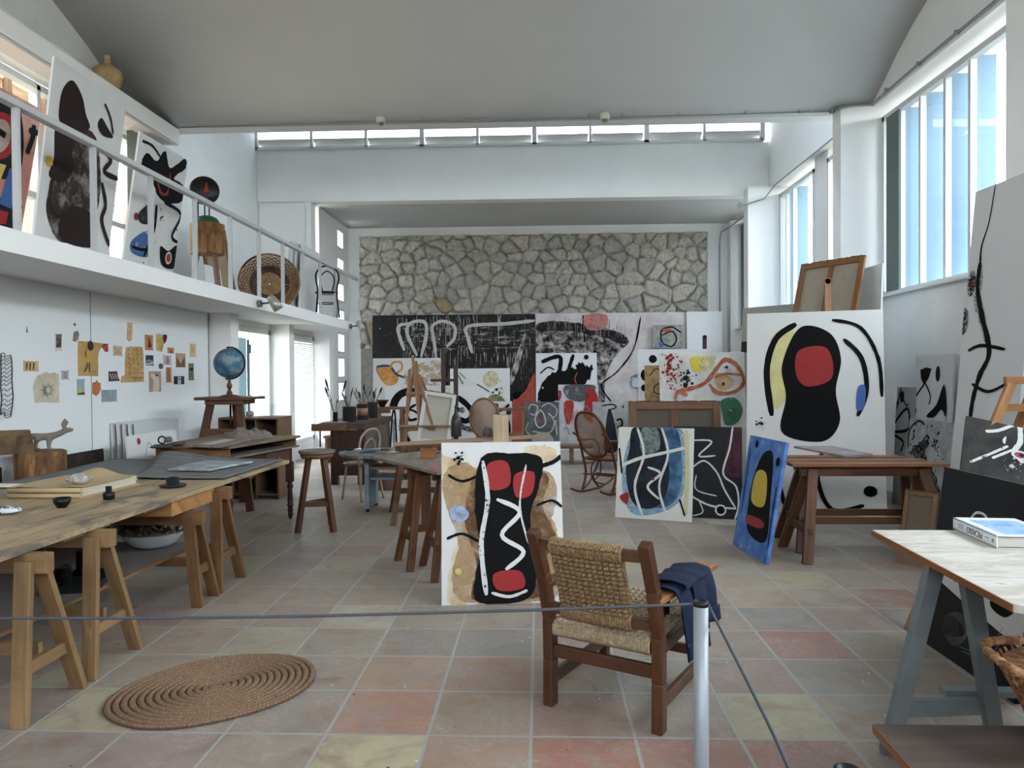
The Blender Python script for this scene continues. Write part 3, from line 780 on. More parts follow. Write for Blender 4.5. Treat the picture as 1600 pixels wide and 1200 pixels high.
# ---------------------------------------------------------------- the long table at the left
TT = 0.80
tb = thing('trestle_table', 'long stained wooden worktable on pine trestles along the left wall', 'table', (-3.15, 4.7, 0.77))
mb = MB(); mb.prism([(-3.98, 2.3), (-2.36, 2.3), (-2.34, 5.2), (-2.30, 6.68), (-3.98, 6.78)], 0.772, TT)
mb.build('tabletop', OLDTOP, tb, world=True, bevel=0.003)
mb = MB(); mb.beam((-2.40, 3.6, 0.765), (-2.40, 4.0, 0.765), 0.02, 0.03); mb.beam((-2.40, 4.35, 0.76), (-2.40, 4.65, 0.76), 0.02, 0.02); mb.beam((-2.38, 5.9, 0.76), (-2.38, 6.1, 0.76), 0.02, 0.03)
mb.build('batten', PINE, tb, world=True)
# drawer case hung below it
mb = MB(); mb.prism([(-3.3, 4.66), (-2.375, 4.66), (-2.365, 5.27), (-3.3, 5.3)], 0.672, 0.768)
dc = mb.build('drawer_case', wood('#8f6238', '#b88a58', 0.45, 1.2, 14), tb, world=True, bevel=0.002)
for i, (y, sp, lab) in enumerate([(3.425, 0.43, 'pine trestle nearest the viewer under the long left table'),
                      (3.95, 0.44, 'second pine trestle under the long left table, near the coiled rug'),
                      (5.065, 0.26, 'short pine trestle under the drawer case of the left table'),
                      (5.46, 0.42, 'farthest pine trestle under the far end of the left table')]):
    ht = 0.77 if i != 2 else 0.67
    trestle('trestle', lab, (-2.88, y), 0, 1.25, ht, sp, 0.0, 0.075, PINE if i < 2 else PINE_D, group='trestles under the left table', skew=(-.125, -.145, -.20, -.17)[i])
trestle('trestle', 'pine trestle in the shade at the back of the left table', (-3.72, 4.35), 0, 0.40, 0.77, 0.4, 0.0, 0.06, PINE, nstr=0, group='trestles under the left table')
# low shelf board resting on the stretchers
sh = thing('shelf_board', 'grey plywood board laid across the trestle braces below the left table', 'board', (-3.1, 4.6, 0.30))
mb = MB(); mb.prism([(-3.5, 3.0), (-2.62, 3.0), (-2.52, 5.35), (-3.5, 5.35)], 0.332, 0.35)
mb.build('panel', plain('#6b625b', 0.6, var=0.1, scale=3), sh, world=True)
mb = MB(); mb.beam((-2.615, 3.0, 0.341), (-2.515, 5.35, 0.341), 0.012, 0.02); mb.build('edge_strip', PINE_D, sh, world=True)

def bent_sheet(name, mat, pts, z, bumps, label, cat, th=0.004, n=22):
    """A four-cornered sheet with its own curl; bumps: (u, v, r, h)."""
    a, b2, c, d = [Vector((p[0], p[1], 0)) for p in pts]
    def fn(u, v):
        p = (a*(1-u)+b2*u)*(1-v)+(d*(1-u)+c*u)*v; h = 0
        for (bu, bv, r, hh) in bumps: h += hh*math.exp(-((u-bu)**2+(v-bv)**2)/(r*r))
        return Vector((p.x, p.y, z+h+0.002))
    mb = MB(); mb.grid(fn, n, n); o = mb.build(name, mat, solid=th)
    return tag(o, label, cat)
FELT = mottled('#5a5b5b', '#727373', 3, 0.35, 0.65, 0.9, bump=0.002, stretch=(1, 6, 1))
q = [fl(x, y, 0.80) for x, y in ((160, 739), (219, 749), (0, 0), (0, 0))[:2]]
bent_sheet('felt_sheet', FELT, [(-3.94, 5.25), (-3.1, 5.30), (-3.05, 6.70), (-3.95, 6.72)], TT+0.002, [(0, 0.8, .3, .01)], 'grey cardboard sheet lying on the left table beside the wall', 'sheet')
bent_sheet('felt_sheet', FELT, [(-3.05, 5.42), (-2.36, 5.42), (-2.33, 6.64), (-3.5, 6.72)], TT+0.012, [(0.05, 0.95, .35, .07), (0.0, 0.1, .25, 0.012)], 'curled grey cardboard sheet under the portfolio at the far table end', 'sheet')
bent_sheet('portfolio', mottled('#7d8083', '#a3a7ab', 9, 0.4, 0.6, 0.6), [(-2.98, 5.78), (-2.62, 5.72), (-2.48, 6.28), (-2.95, 6.36)], TT+0.028, [(0.5, .5, .4, .01)], 'silvery grey portfolio tied with string on the cardboard sheet', 'portfolio', 0.014)
# stack of paper wrapped in brown
t = thing('paper_stack', 'thick ream of deckle-edged paper folded in brown wrapping on the left table', 'paper', (-2.95, 4.45, TT))
a, b2, c, d = [fl(*q, TT) for q in ((13, 779), (130, 779), (217, 757), (120, 752))]
def stackbox(z0, z1, inset, jitter):
    mb = MB()
    P = [(a.x+inset, a.y+inset*.5), (b2.x-inset, b2.y+inset), (c.x-inset, c.y-inset), (a.x+inset+.02, c.y-inset)]
    mb.prism(P, z0, z1); return mb
stackbox(TT, TT+0.01, 0, 0).build('wrapping', plain('#a08a68', 0.8), t, world=True)
for k in range(10):
    z = TT+0.010+k*0.0058; stackbox(z, z+0.0042, 0.004+random.random()*0.012, 0).build('sheet', plain('#cfc6b4', 0.9), t, world=True)
wr = MB()
for z0, z1 in ((TT+0.0, TT+0.032), (TT+0.036, TT+0.068)):
    wr.tube([(a.x, a.y, (z0+z1)/2), (b2.x-.01, b2.y, (z0+z1)/2)], (z1-z0)/2, 10, flat=1.0)
def wrapfn(u, v):
    x = a.x*(1-u)+(b2.x*(1-v)+c.x*v)*u; y = (a.y*(1-u)+b2.y*u)*(1-v)+(c.y-0.01)*v
    return Vector((x, y, TT+0.071+0.004*math.sin(u*9+v*4)+(0.05*math.exp(-((u-.45)**2+(v-1.0)**2)*16))))
wr.grid(wrapfn, 16, 16); o = wr.build('wrapping', plain('#ad9672', 0.75, var=0.08, scale=5), t, world=True); o['label'] = 'crumpled brown wrapping paper folded over the top'
# grey rock paperweight
def rock(name, c, r, mat, label, cat='rock', seed=1, sub=3, amp=0.3):
    bm = bmesh.new(); bmesh.ops.create_icosphere(bm, subdivisions=sub, radius=1)
    for v in bm.verts:
        n = mnoise.noise(v.co*1.4+Vector((seed, 0, 0)))*amp + mnoise.noise(v.co*4+Vector((seed, 3, 0)))*amp*.4
        v.co = v.co*(1+n); v.co = Vector((v.co.x*r[0], v.co.y*r[1], v.co.z*r[2]))
    zmin = min(v.co.z for v in bm.verts)
    for v in bm.verts: v.co.z -= zmin
    me = bpy.data.meshes.new(name); bm.to_mesh(me); bm.free(); me.materials.append(mat)
    for p in me.polygons: p.use_smooth = True
    o = bpy.data.objects.new(name, me); COL.objects.link(o); o.location = c
    return tag(o, label, cat)
p = fl(123, 757, TT+0.075)
rock('rock', (p.x, p.y, TT+0.0745), (0.075, 0.05, 0.033), mottled('#77736e', '#c6c0b8', 30, 0.35, 0.65, 0.8, bump=0.006), 'rough grey rock weighing down the brown wrapping paper', seed=4)
# small vessels
def lathe_thing(name, label, cat, loc, prof, mat, seg=28, group=None):
    mb = MB(); mb.lathe(prof, seg=seg); o = mb.build(name, mat, origin=(0, 0, 0)); o.location = loc; return tag(o, label, cat, group)
SPECK = mottled('#0e0f10', '#16181a', 60, 0.5, 0.72, 0.3, h3='#b9bcbc')
p = fl(97, 793, TT)
lathe_thing('bowl', 'small black speckled bowl on the left table edge', 'bowl', (p.x, p.y, TT), [(0.0, 0.0), (0.028, 0.0), (0.030, 0.008), (0.045, 0.03), (0.050, 0.058), (0.046, 0.058), (0.040, 0.03), (0.0, 0.014)], SPECK)
p = fl(170, 780, TT)
lathe_thing('ink_bottle', 'squat black ink bottle with a narrow neck beside the paper ream', 'bottle', (p.x, p.y, TT), [(0.0, 0.0), (0.033, 0.0), (0.034, 0.018), (0.036, 0.024), (0.034, 0.042), (0.018, 0.05), (0.019, 0.082), (0.0, 0.084)], BLACK)
p = fl(270, 761, TT)
lathe_thing('hat_shaped_dish', 'black dish shaped like a small hat on the far left table', 'dish', (p.x, p.y, TT), [(0.0, 0.0), (0.075, 0.0), (0.088, 0.012), (0.088, 0.018), (0.046, 0.014), (0.043, 0.066), (0.030, 0.07), (0.027, 0.062), (0.0, 0.06)], plain('#1d1e1f', 0.5))
p = fl(10, 803, TT)
t = rock('speckled_stone', (p.x, p.y, TT), (0.085, 0.05, 0.024), mottled('#151618', '#d0d4d6', 22, 0.49, 0.51, 0.3), 'black and white mottled block at the left edge of the table', 'stone', seed=9, amp=0.12)
p = fl(14, 762, TT)
bent_sheet('paper', plain('#d7ccb8', 0.8), [(p.x-.25, p.y-.05), (p.x+.10, p.y-.04), (p.x+.12, p.y+.13), (p.x-.25, p.y+.15)], TT+0.004, [(0.7, .3, .3, .015)], 'loose cream paper lying left of the wrapped ream', 'paper', 0.006)
# string hanging from the table end
for px, lab in ((348, 'loose loop of string tied near the far trestle'), (393, 'knotted string hanging at the far corner of the table')):
    mb = MB(); p = at(px, 745, Y=6.0 if px < 360 else 6.5); s = smooth_open([(p.x, p.y, 0.765), (p.x+.01, p.y, 0.72), (p.x-.012, p.y, 0.66), (p.x+.008, p.y, 0.60 if px < 360 else 0.66), (p.x+.015, p.y, .55 if px < 360 else 0.69), (p.x+.012, p.y, .66), (p.x+.004, p.y, .765)])
    mb.tube(s, 0.003, 5); tag(mb.build('string', plain('#b5a68e')), lab, 'string')
# enamel basin with dry leaves on the shelf board
p = fl(233, 857, 0.35)
BX, BY = p.x-0.0, p.y+0.06
t = thing('enamel_basin', 'wide white enamel basin full of dry leaves under the table', 'basin', (BX, BY, 0.35))
mb = MB(); mb.lathe([(0.0, 0.0), (0.10, 0.0), (0.155, 0.03), (0.205, 0.095), (0.222, 0.115), (0.224, 0.12), (0.200, 0.095), (0.15, 0.035), (0.0, 0.012)], seg=40)
mb.build('bowl_body', plain('#c5cad0', 0.25), t)
mb = MB(); mb.tube([(0.223*math.cos(a), 0.223*math.sin(a), 0.118) for a in np.linspace(0, 2*PI, 41)[:-1]], 0.005, 6, closed=True); mb.build('rim', plain('#5d4a41', 0.4), t)
mb = MB(); rs = random.Random(2)
for k in range(170):
    a, r = rs.uniform(0, 2*PI), 0.2*math.sqrt(rs.random()); z = 0.47+rs.uniform(0, 0.12)*(1.15-r/0.25)
    c = Vector((BX+r*math.cos(a), BY+r*math.sin(a), z)); d = Vector((rs.uniform(-1, 1), rs.uniform(-1, 1), rs.uniform(-.5, .8))).normalized(); e2 = d.orthogonal().normalized()
    e2.rotate(Matrix.Rotation(rs.uniform(0, 6), 3, d)); nn = d.cross(e2); s = rs.uniform(.03, .065); w = s*0.5
    b0 = len(mb.v)
    for (uu, ww, hh) in ((-1, 0, 0), (-.3, 1, .4), (-.3, -1, .4), (.4, .8, .5), (.4, -.8, .5), (1, 0, .1), (0, 0, -.1)):
        mb.v.append(tuple(c+d*s*uu+e2*w*ww+nn*s*.4*hh))
    for f in ((0, 1, 6), (0, 6, 2), (1, 3, 6), (2, 6, 4), (3, 5, 6), (4, 6, 5)): mb.face([b0+i for i in f], rs.randint(0, 2), True)
tag(mb.build('dry_leaves', [plain('#6d5f52', 0.8), plain('#8b7b69', 0.8), plain('#4c423b', 0.8)]), 'curled brown dry leaves heaped in the white enamel basin', 'leaves', kind='stuff')
# black tray with two tins and a spray can on the shelf
p = fl(127, 915, 0.35)
t = thing('tray', 'black plastic tray on the low shelf under the table', 'tray', (p.x, p.y, 0.35), 0.25)
mb = MB(); mb.box((0, 0.05, 0.004), (0.24, 0.42, 0.008))
for s in (-1, 1): mb.box((s*.12, 0.05, 0.018), (.01, .42, .036)); mb.box((0, .05+s*.21, .018), (.25, .01, .036))
mb.build('tray_body', plain('#1b1d20', 0.35), t)
for (px, py, r, h, lab, mm) in ((98, 912, 0.045, 0.10, 'wide black tin standing at the near end of the tray', plain('#23241f', .35)), (128, 898, 0.032, 0.15, 'tall dark tin standing behind the wide tin on the tray', plain('#1a1c1e', .3))):
    p = fl(px, py, 0.36)
    lathe_thing('paint_tin', lab, 'tin', (p.x, p.y, 0.3585), [(0.0, 0), (r, 0), (r, h), (r+.003, h), (r+.003, h+.006), (r-.006, h+.004), (r-.006, 0.02), (0, 0.02)], mm)
# things stored on the floor under the table
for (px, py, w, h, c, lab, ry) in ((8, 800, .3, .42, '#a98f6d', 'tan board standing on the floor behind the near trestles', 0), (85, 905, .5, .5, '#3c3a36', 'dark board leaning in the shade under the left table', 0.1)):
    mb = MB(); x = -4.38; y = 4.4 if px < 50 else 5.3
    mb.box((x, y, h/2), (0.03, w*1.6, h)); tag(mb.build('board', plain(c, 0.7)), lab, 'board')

# ---------------------------------------------------------------- log seat, carved animal, boards at the left wall
t = thing('log_seat', 'high seat cut from a bark-stripped log with a board back', 'seat', (-4.22, 6.08, 0))
mb = MB(); pr = []
for k in range(36):
    a = 2*PI*k/36; r = 0.178*(1+0.05*math.sin(3*a+1)+0.03*math.sin(7*a)); pr.append((r*math.cos(a), r*math.sin(a)))
for z0, z1, s in ((0, 0.955, 1),): mb.prism([(x*s, y*s*1.15) for x, y in pr], z0, z1)
mb.build('trunk', mottled('#4f3520', '#7f5c38', 9, 0.38, 0.58, 0.7, bump=0.02, stretch=(1, 1, .25), h3='#a88757', dist=1.2), t, bevel=0.012)
mb = MB(); mb.prism([(-0.13, 0), (0.13, 0), (0.09, 0.20), (-0.14, 0.20)], -0.03, 0.03, M=Matrix.Translation((-0.075, -0.185, 0.945)) @ Euler((PI/2-.08, 0, .45)).to_matrix().to_4x4()); mb.build('backrest', mottled('#4b3a2a', '#6d5840', 8, .4, .6, .7, bump=.01), t, bevel=0.008)
# carved animal on the seat
def carved_animal():
    root = thing('carved_animal', 'small grey carved wooden animal with upright horns on the log seat', 'carving', (-4.18, 6.10, 0.956))
    bm_pts = MB(); m = plain('#7c7269', 0.8, var=0.1, scale=30)
    # one continuous skinned body
    V = [(-.105, 0, .105), (-.05, 0, .103), (.02, 0, .100), (.075, 0, .118), (.125, 0, .145), (.175, 0, .150), (-.075, 0.012, .06), (-.075, 0.012, .012), (-.045, 0.012, .006), (.015, -.01, .055), (.015, -.01, .012), (.05, -.01, .006), (-.125, 0, .085)]
    Ed = [(0, 1), (1, 2), (2, 3), (3, 4), (4, 5), (1, 6), (6, 7), (7, 8), (2, 9), (9, 10), (10, 11), (0, 12)]
    R = [.026, .028, .026, .024, .022, .013, .015, .013, .010, .016, .013, .010, .016]
    me = bpy.data.meshes.new('body'); me.from_pydata(V, Ed, []); o = bpy.data.objects.new('body', me); COL.objects.link(o); o.parent = root
    sk = o.modifiers.new('skin', 'SKIN'); sk.use_smooth_shade = True
    for i, r in enumerate(R): me.skin_vertices[0].data[i].radius = (r, r)
    me.skin_vertices[0].data[1].use_root = True
    sb = o.modifiers.new('sub', 'SUBSURF'); sb.levels = 2; sb.render_levels = 2
    me.materials.append(m)
    for s, h in ((-.018, .075), (.018, .055)):
        mb = MB(); mb.tube(smooth_open([(.118, s, .155), (.112, s*1.4, .155+h*.4), (.122, s*1.6, .155+h*.8), (.130, s*1.5, .155+h)]), [.010]*6+[.012]*6+[.009]*6+[.004], 8); mb.build('horn', m, root)
    root.rotation_euler = (0, 0, 0.35); root.scale = (1.15, 1.15, 1.15)
    return root
carved_animal()
mb = MB(); M = Matrix.Translation((-4.385, 7.03, 0.0)) @ Euler((0, -0.10, 0)).to_matrix().to_4x4()
mb.prism([(-0.0, -0.50), (0.02, -0.50), (0.02, 0.50), (0.0, 0.50)], 0.0, 0.85, M=Matrix.Translation((-4.38, 6.80, 0.002)) @ Euler((0, -0.07, 0)).to_matrix().to_4x4())
tag(mb.build('dark_panel', mottled('#241c1a', '#38302d', 12, .4, .6, .6)), 'rust-black metal panel leaning on the wall behind the log seat', 'panel')
mb = MB(); mb.box((-4.44, 5.85, 0.42), (0.05, 0.07, 0.84)); tag(mb.build('post_block', plain('#241d1a', .7)), 'short black post standing at the wall left of the log seat', 'post')

# ---------------------------------------------------------------- desk behind the long table
t = thing('writing_desk', 'old dark wooden desk with turned legs behind the long table', 'desk', (-3.25, 7.5, 0))
TA = [(-3.74, 6.95), (-2.93, 6.86), (-2.66, 8.10), (-3.66, 8.25)]
mb = MB(); mb.prism(TA, 0.885, 0.91); mb.build('desktop', wood('#5c4a3c', '#85705c', 0.6, 1.2, 16), t, world=True, bevel=0.003)
def inset(P, d):
    cx = sum(p[0] for p in P)/4; cy = sum(p[1] for p in P)/4
    return [(cx+(p[0]-cx)*(1-d), cy+(p[1]-cy)*(1-d)) for p in P]
I = inset(TA, 0.07)
mb = MB(); mb.beam((I[0][0], I[0][1], .845), (I[1][0], I[1][1], .845), .02, .08); mb.beam((I[3][0], I[3][1], .845), (I[2][0], I[2][1], .845), .02, .08)
mb.beam((I[0][0], I[0][1], .845), (I[3][0], I[3][1], .845), .02, .08); mb.build('apron', wood('#6d4a2e', '#936a44', .5), t, world=True)
mb = MB(); mb.prism(inset(TA, .02), 0.785, 0.803); mb.build('lower_top', GREYWOOD, t, world=True)
mb = MB(); mb.prism(inset(TA, .13), 0.60, 0.785); mb.build('drawer_case', DARKWOOD, t, world=True, bevel=.004)
J = inset(TA, .125); d = Vector((J[2][0]-J[1][0], J[2][1]-J[1][1], 0))
for k, (u0, u1) in enumerate(((.06, .46), (.54, .94))):
    a1 = Vector((J[1][0], J[1][1], .695))+d*u0; a2 = Vector((J[1][0], J[1][1], .695))+d*u1
    mb = MB(); mb.beam(a1, a2, .012, .14); dr = mb.build('drawer', REDWOOD if k else DARKWOOD, t, world=True, bevel=.002)
    mb = MB(); mm = (a1+a2)/2+Vector((.01, -.002, 0)); mb.tube([mm, mm+Vector((.02, -.004, 0))], .012, 10); mb.build('knob', plain('#8f8064', .3, .7), dr, world=True)
K = inset(TA, .16)
def turned(p, h, s=1.0):
    mb = MB(); mb.box((p[0], p[1], h-.09), (.07*s, .07*s, .22))
    pr = [(.03, h-.2), (.022, h-.22), (.036, h-.25), (.022, h-.29), (.027, h-.33), (.032, h-.40), (.020, h-.50), (.034, .17), (.034, .145), (.020, .13), (.032, .10), (.022, .07), (.030, .045), (.018, .02), (.016, 0.0)]
    mb.lathe([(r*s, z) for r, z in pr][::-1], c=(p[0], p[1], 0), seg=16); return mb
for p in K: turned(p, .61).build('leg', DARKWOOD, t, world=True)
# on the desk
def slab(name, label, cat, pts, z0, h, mat, bevel=0.002, origin=None):
    mb = MB(); mb.prism([(p[0], p[1]) for p in pts], z0, z0+h); return tag(mb.build(name, mat, bevel=bevel), label, cat)
slab('drawing_board', 'worn grey wooden board lying along the desk top', 'board', [fl(*q, .91) for q in ((290, 699), (345, 700), (393, 688), (340, 687))], .911, .022, wood('#6b6057', '#8d8379', .7))
slab('paper_strip', 'pale printed paper on the worn board of the desk', 'paper', [fl(*q, .935) for q in ((312, 694), (330, 695), (368, 687), (352, 686))], .934, .003, plain('#b1a9a2', .8), 0)
slab('slate', 'thin dark slate near the left corner of the desk', 'slate', [fl(*q, .91) for q in ((234, 700), (267, 700), (272, 696), (242, 696))], .911, .010, plain('#3b3a3a', .6))
slab('slate', 'flat black dish on the desk beside the dark pebble', 'dish', [fl(*q, .91) for q in ((265, 697), (285, 697), (290, 692), (270, 692))], .911, .012, plain('#222222', .5))
p = fl(263, 694, .91); rock('pebble', (p.x, p.y, .924), (.045, .03, .03), plain('#5f5e5d', .7), 'grey round pebble standing on the flat dish of the desk', 'pebble', seed=3)
p = fl(253, 694, .91); 
mb = MB(); mb.tube([(p.x+.035*math.cos(a), p.y, .911+.040+.035*math.sin(a)) for a in np.linspace(0, 2*PI, 17)[:-1]], .008, 8, closed=True); tag(mb.build('iron_ring', plain('#1e1e1e', .5)), 'black iron ring standing upright on the desk', 'ring')
# crumpled rag
def crumple(name, c, sx, sy, h, mat, label, seed=0, fold=0):
    def fn(u, v):
        x, y = (u-.5)*2, (v-.5)*2; r = min(1, math.hypot(x, y)); e = max(0, 1-r*r)
        n = mnoise.noise(Vector((x*2.2+seed, y*2.2, seed)))*.5+mnoise.noise(Vector((x*5+seed, y*5, 2)))*.3
        z = max(.003, h*e**.5*(0.62+n))
        return Vector((c[0]+x*sx*(1+.15*n), c[1]+y*sy*(1+.15*n), c[2]+z))
    mb = MB(); mb.grid(fn, 46, 40); return tag(mb.build(name, mat, solid=.004), label, 'cloth')
p = fl(380, 687, .91)
crumple('rag', (p.x-.02, p.y+.12, .911), .28, .19, .13, plain('#6c655b', .95, var=.2, scale=14, bump=.004, bscale=60), 'crumpled grey-brown paint rag on the far end of the desk', 5)
# splayed plain leg table piece behind: open bookcase
t = thing('open_cabinet', 'low open wooden cabinet standing by the first pier', 'cabinet', (-3.70, 9.55, 0))
bk = wood('#5a4330', '#7b6046', .6)
x0, x1, y0, y1 = -4.1, -3.32, 9.25, 9.75
mb = MB(); mb.box(((x0+x1)/2, (y0+y1)/2, 1.03), (x1-x0, y1-y0, .025)); mb.build('cabinet_top', bk, t, world=True, bevel=.002)
mb = MB(); mb.box((x0+.0125, (y0+y1)/2, .51), (.025, y1-y0, 1.015)); mb.box((x1-.0125, (y0+y1)/2, .51), (.025, y1-y0, 1.015)); mb.box((-3.62, (y0+y1)/2, .51), (.02, y1-y0-.02, 1.0)); mb.build('side_panel', bk, t, world=True)
mb = MB(); mb.box(((x0+x1)/2, y1-.01, .51), (x1-x0-.05, .015, 1.0)); mb.build('back_panel', DARKWOOD, t, world=True)
for z in (.06, .40, .72):
    mb = MB(); mb.box(((x0+x1)/2, (y0+y1)/2, z), (x1-x0-.05, y1-y0-.03, .022)); mb.build('shelf', bk, t, world=True)
p = at(391, 647, Y=9.4); rock('pebble', (p.x, 9.4, 1.043), (.055, .04, .042), plain('#9b9994', .6), 'pale egg-shaped stone on the open cabinet', 'pebble', seed=8, amp=.1)
slab('glass_sheet', 'upright sheet of clear greenish glass on the open cabinet', 'glass', [(-3.75, 9.62), (-3.36, 9.62), (-3.36, 9.628), (-3.75, 9.628)], 1.043, .16, GLASS, 0)
# sculptor's stand with globe
GX, GY = -3.63, 8.72
p = at(360, 622, Y=GY); GX = p.x; GZ = p.z
t = thing('sculpture_stand', 'tall three-legged wooden modelling stand carrying the blue globe', 'stand', (GX, GY, 0))
mb = MB(); mb.box((0, 0, GZ), (.66, .50, .035)); mb.build('stand_top', wood('#4a3022', '#6b4731', .5), t, bevel=.004)
mb = MB(); mb.box((0, 0, GZ-.045), (.46, .38, .055)); mb.build('turntable', MIDWOOD, t, bevel=.004)
for (x, y, x2, y2) in ((-.20, -.1, -.42, -.24), (.16, -.12, .34, -.28), (0, .16, 0, .34)):
    mb = MB(); mb.beam((x2, y2, 0), (x, y, GZ-.07), .085, .05, up=(0, 1, 0)); mb.build('leg', REDWOOD, t, bevel=.003)
mb = MB(); mb.beam((-.26, -.155, GZ-.40), (.22, -.17, GZ-.40), .03, .085); mb.beam((.22, -.17, GZ-.42), (0, .22, GZ-.42), .03, .07); mb.build('crossbar', MIDWOOD, t, bevel=.002)
mb = MB(); mb.tube([(0, 0, GZ-.08), (0, 0, GZ-.5)], .012, 10); mb.build('screw_rod', plain('#262321', .4, .5), t)
t = thing('globe', 'blue desk globe with a dark meridian arc on a turned wooden foot', 'globe', (GX-.01, GY, GZ+.0185))
mb = MB(); mb.lathe([(0, 0), (.11, 0), (.11, .012), (.06, .022), (.032, .03), (.034, .05), (.022, .065), (.018, .09), (.030, .115), (.034, .135), (.024, .155), (.016, .17), (.022, .185), (.01, .20), (.008, .22)], seg=24); mb.build('foot', wood('#4a2c1b', '#6b452b', .35), t)
m, nt, b = _new('globe_map'); _set(b, .5, 0, .25)
n = _noise(nt, _vec(nt, 'Object'), 7.5, 8, .62, .3); r = _ramp(nt, n.outputs[0], [(.38, lin('#36566b')), (.52, lin('#4a6c80')), (.54, lin('#6a7f8a')), (.66, lin('#7f8c8f'))]); nt.links.new(r.outputs[0], b.inputs['Base Color'])
mb = MB(); cz = .40; R = .178
mb.lathe([(R*math.sin(PI*i/24), cz-R*math.cos(PI*i/24)) for i in range(25)], seg=40); mb.build('sphere', m, t)
mb = MB(); arc = [(math.sin(a)*(R+.012)*1.0, 0, cz+math.cos(a)*(R+.012)) for a in np.linspace(-.15, PI+.25, 28)]
mb.tube(arc, .007, 8, flat=1.4); mb.tube([arc[0], (0, 0, cz+R-.01)], .005, 6); mb.build('meridian', plain('#2a2422', .35, .6), t)
# tall round stool
p = fl(471, 832); SX, SY = -2.28, 7.45
t = thing('stool', 'tall round wooden stool with three splayed legs beside the desk', 'stool', (SX, SY, 0))
SH = .815
mb = MB(); mb.lathe([(0, SH-.035), (.175, SH-.035), (.185, SH-.02), (.182, SH-.004), (.16, SH), (0, SH-.004)], seg=36); mb.build('seat', wood('#5b5048', '#7a6c60', .6, 3, 12), t)
mb = MB(); mb.lathe([(0, SH-.08), (.15, SH-.08), (.165, SH-.06), (.165, SH-.037), (0, SH-.037)], seg=36); mb.build('seat_block', MIDWOOD, t)
for a in (-2.25, -.55, 1.2):
    mb = MB(); mb.beam((.235*math.cos(a), .235*math.sin(a), 0), (.10*math.cos(a), .10*math.sin(a), SH-.08), .055, .045, up=(math.cos(a), math.sin(a), 0)); mb.build('leg', REDWOOD, t, bevel=.003)
PL = [(.195*math.cos(a), .195*math.sin(a), .28) for a in (-2.25, -.55, 1.2)]
for i in range(3):
    mb = MB(); q1 = Vector(PL[i]); q2 = Vector(PL[(i+1) % 3]); mb.beam(q1, q2, .022, .05); mb.build('rung', REDWOOD, t, bevel=.002)
# ---------------------------------------------------------------- rope posts of the visitor barrier
def barrier_post(x, y, label):
    t = thing('barrier_post', label, 'barrier post', (x, y, 0))
    mb = MB(); mb.lathe([(.0, 0), (.16, 0), (.16, .008), (.03, .02), (.0205, .03)], seg=32); mb.build('base_plate', plain('#8d9296', .4, .5), t)
    mb = MB(); mb.tube([(0, 0, .02), (0, 0, .935)], .0205, 24); mb.build('pole', plain('#8d9195', .45, .3), t)
    mb = MB(); mb.lathe([(0, .935), (.0215, .935), (.0215, .948), (.014, .95), (.013, .944), (0, .944)], seg=24); mb.build('cap', plain('#1c1d20', .4), t)
    return t
PP = at(1095, 938, Z=.95)
barrier_post(PP.x, PP.y, 'white metal barrier post with a black cap at the lower right')
pL = at(0, 965, Y=PP.y-.06); pL2 = PP+(pL-PP)*1.45; pR = Vector((1.10, .55, .945)); pR = at(1232, 1200, Z=.75)
barrier_post(pL2.x-.02, pL2.y, 'white metal barrier post beyond the left edge of the view')
def sag(a, b2, s):
    return [tuple(a+(b2-a)*u+Vector((0, 0, -s*4*u*(1-u)))) for u in np.linspace(0, 1, 30)]
a = Vector((PP.x-.021, PP.y, .915)); b2 = Vector((pL2.x, pL2.y, .915))
mb = MB()
q0 = at(1085, 944, Y=PP.y); q1 = at(540, 962, Y=(PP.y*.6+pL2.y*.4)); q2 = at(0, 966, Y=PP.y-.06)
pts = smooth_open([tuple(q0), tuple(at(800, 954, Y=PP.y-.02)), tuple(at(400, 964, Y=PP.y-.04)), tuple(q2), (pL2.x, pL2.y, q2.z+.012)], 10)
mb.tube(pts, .0042, 8); tag(mb.build('barrier_rope', plain('#43474c', .6)), 'thin grey elastic cord stretched left from the barrier post', 'cord')
end = Vector((1.02, .45, .62)); q0 = at(1106, 944, Y=PP.y)
R1 = [tuple(q0), tuple(at(1122, 975, Y=2.02)), tuple(at(1160, 1050, Y=1.82)), tuple(at(1205, 1140, Y=1.6)), tuple(at(1232, 1200, Y=1.46))]
last = Vector(R1[-1]); prev = Vector(R1[-2]); R1.append(tuple(last+(last-prev)*2.0))
mb = MB(); mb.tube(smooth_open(R1, 8), .0042, 8); tag(mb.build('barrier_rope', plain('#43474c', .6)), 'thin grey elastic cord running down to the right from the barrier post', 'cord')
e = Vector(R1[-1]); t = barrier_post(e.x+.02, e.y, 'white metal barrier post beyond the lower right of the view')

# ---------------------------------------------------------------- braided rug
C = (fl(173, 1105)+fl(482, 1055))/2; C = Vector((-1.67, 3.615, 0))
ra, rb = .50, .40; ang = 0.62
q = [fl(*z) for z in ((173, 1105), (482, 1055), (400, 1020), (250, 1142), (330, 1022), (330, 1142))]
C = sum((fl(*z) for z in ((173, 1103), (482, 1058), (420, 1020), (240, 1142))), Vector())/4
mb = MB()
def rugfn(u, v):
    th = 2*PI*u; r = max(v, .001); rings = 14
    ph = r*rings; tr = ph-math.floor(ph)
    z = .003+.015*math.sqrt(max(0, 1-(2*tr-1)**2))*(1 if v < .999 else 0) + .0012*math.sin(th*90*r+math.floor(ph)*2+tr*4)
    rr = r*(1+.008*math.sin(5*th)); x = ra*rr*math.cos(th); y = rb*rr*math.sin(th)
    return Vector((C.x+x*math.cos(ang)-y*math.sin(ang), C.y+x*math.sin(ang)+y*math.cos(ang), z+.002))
mb.grid(rugfn, 300, 14*10)
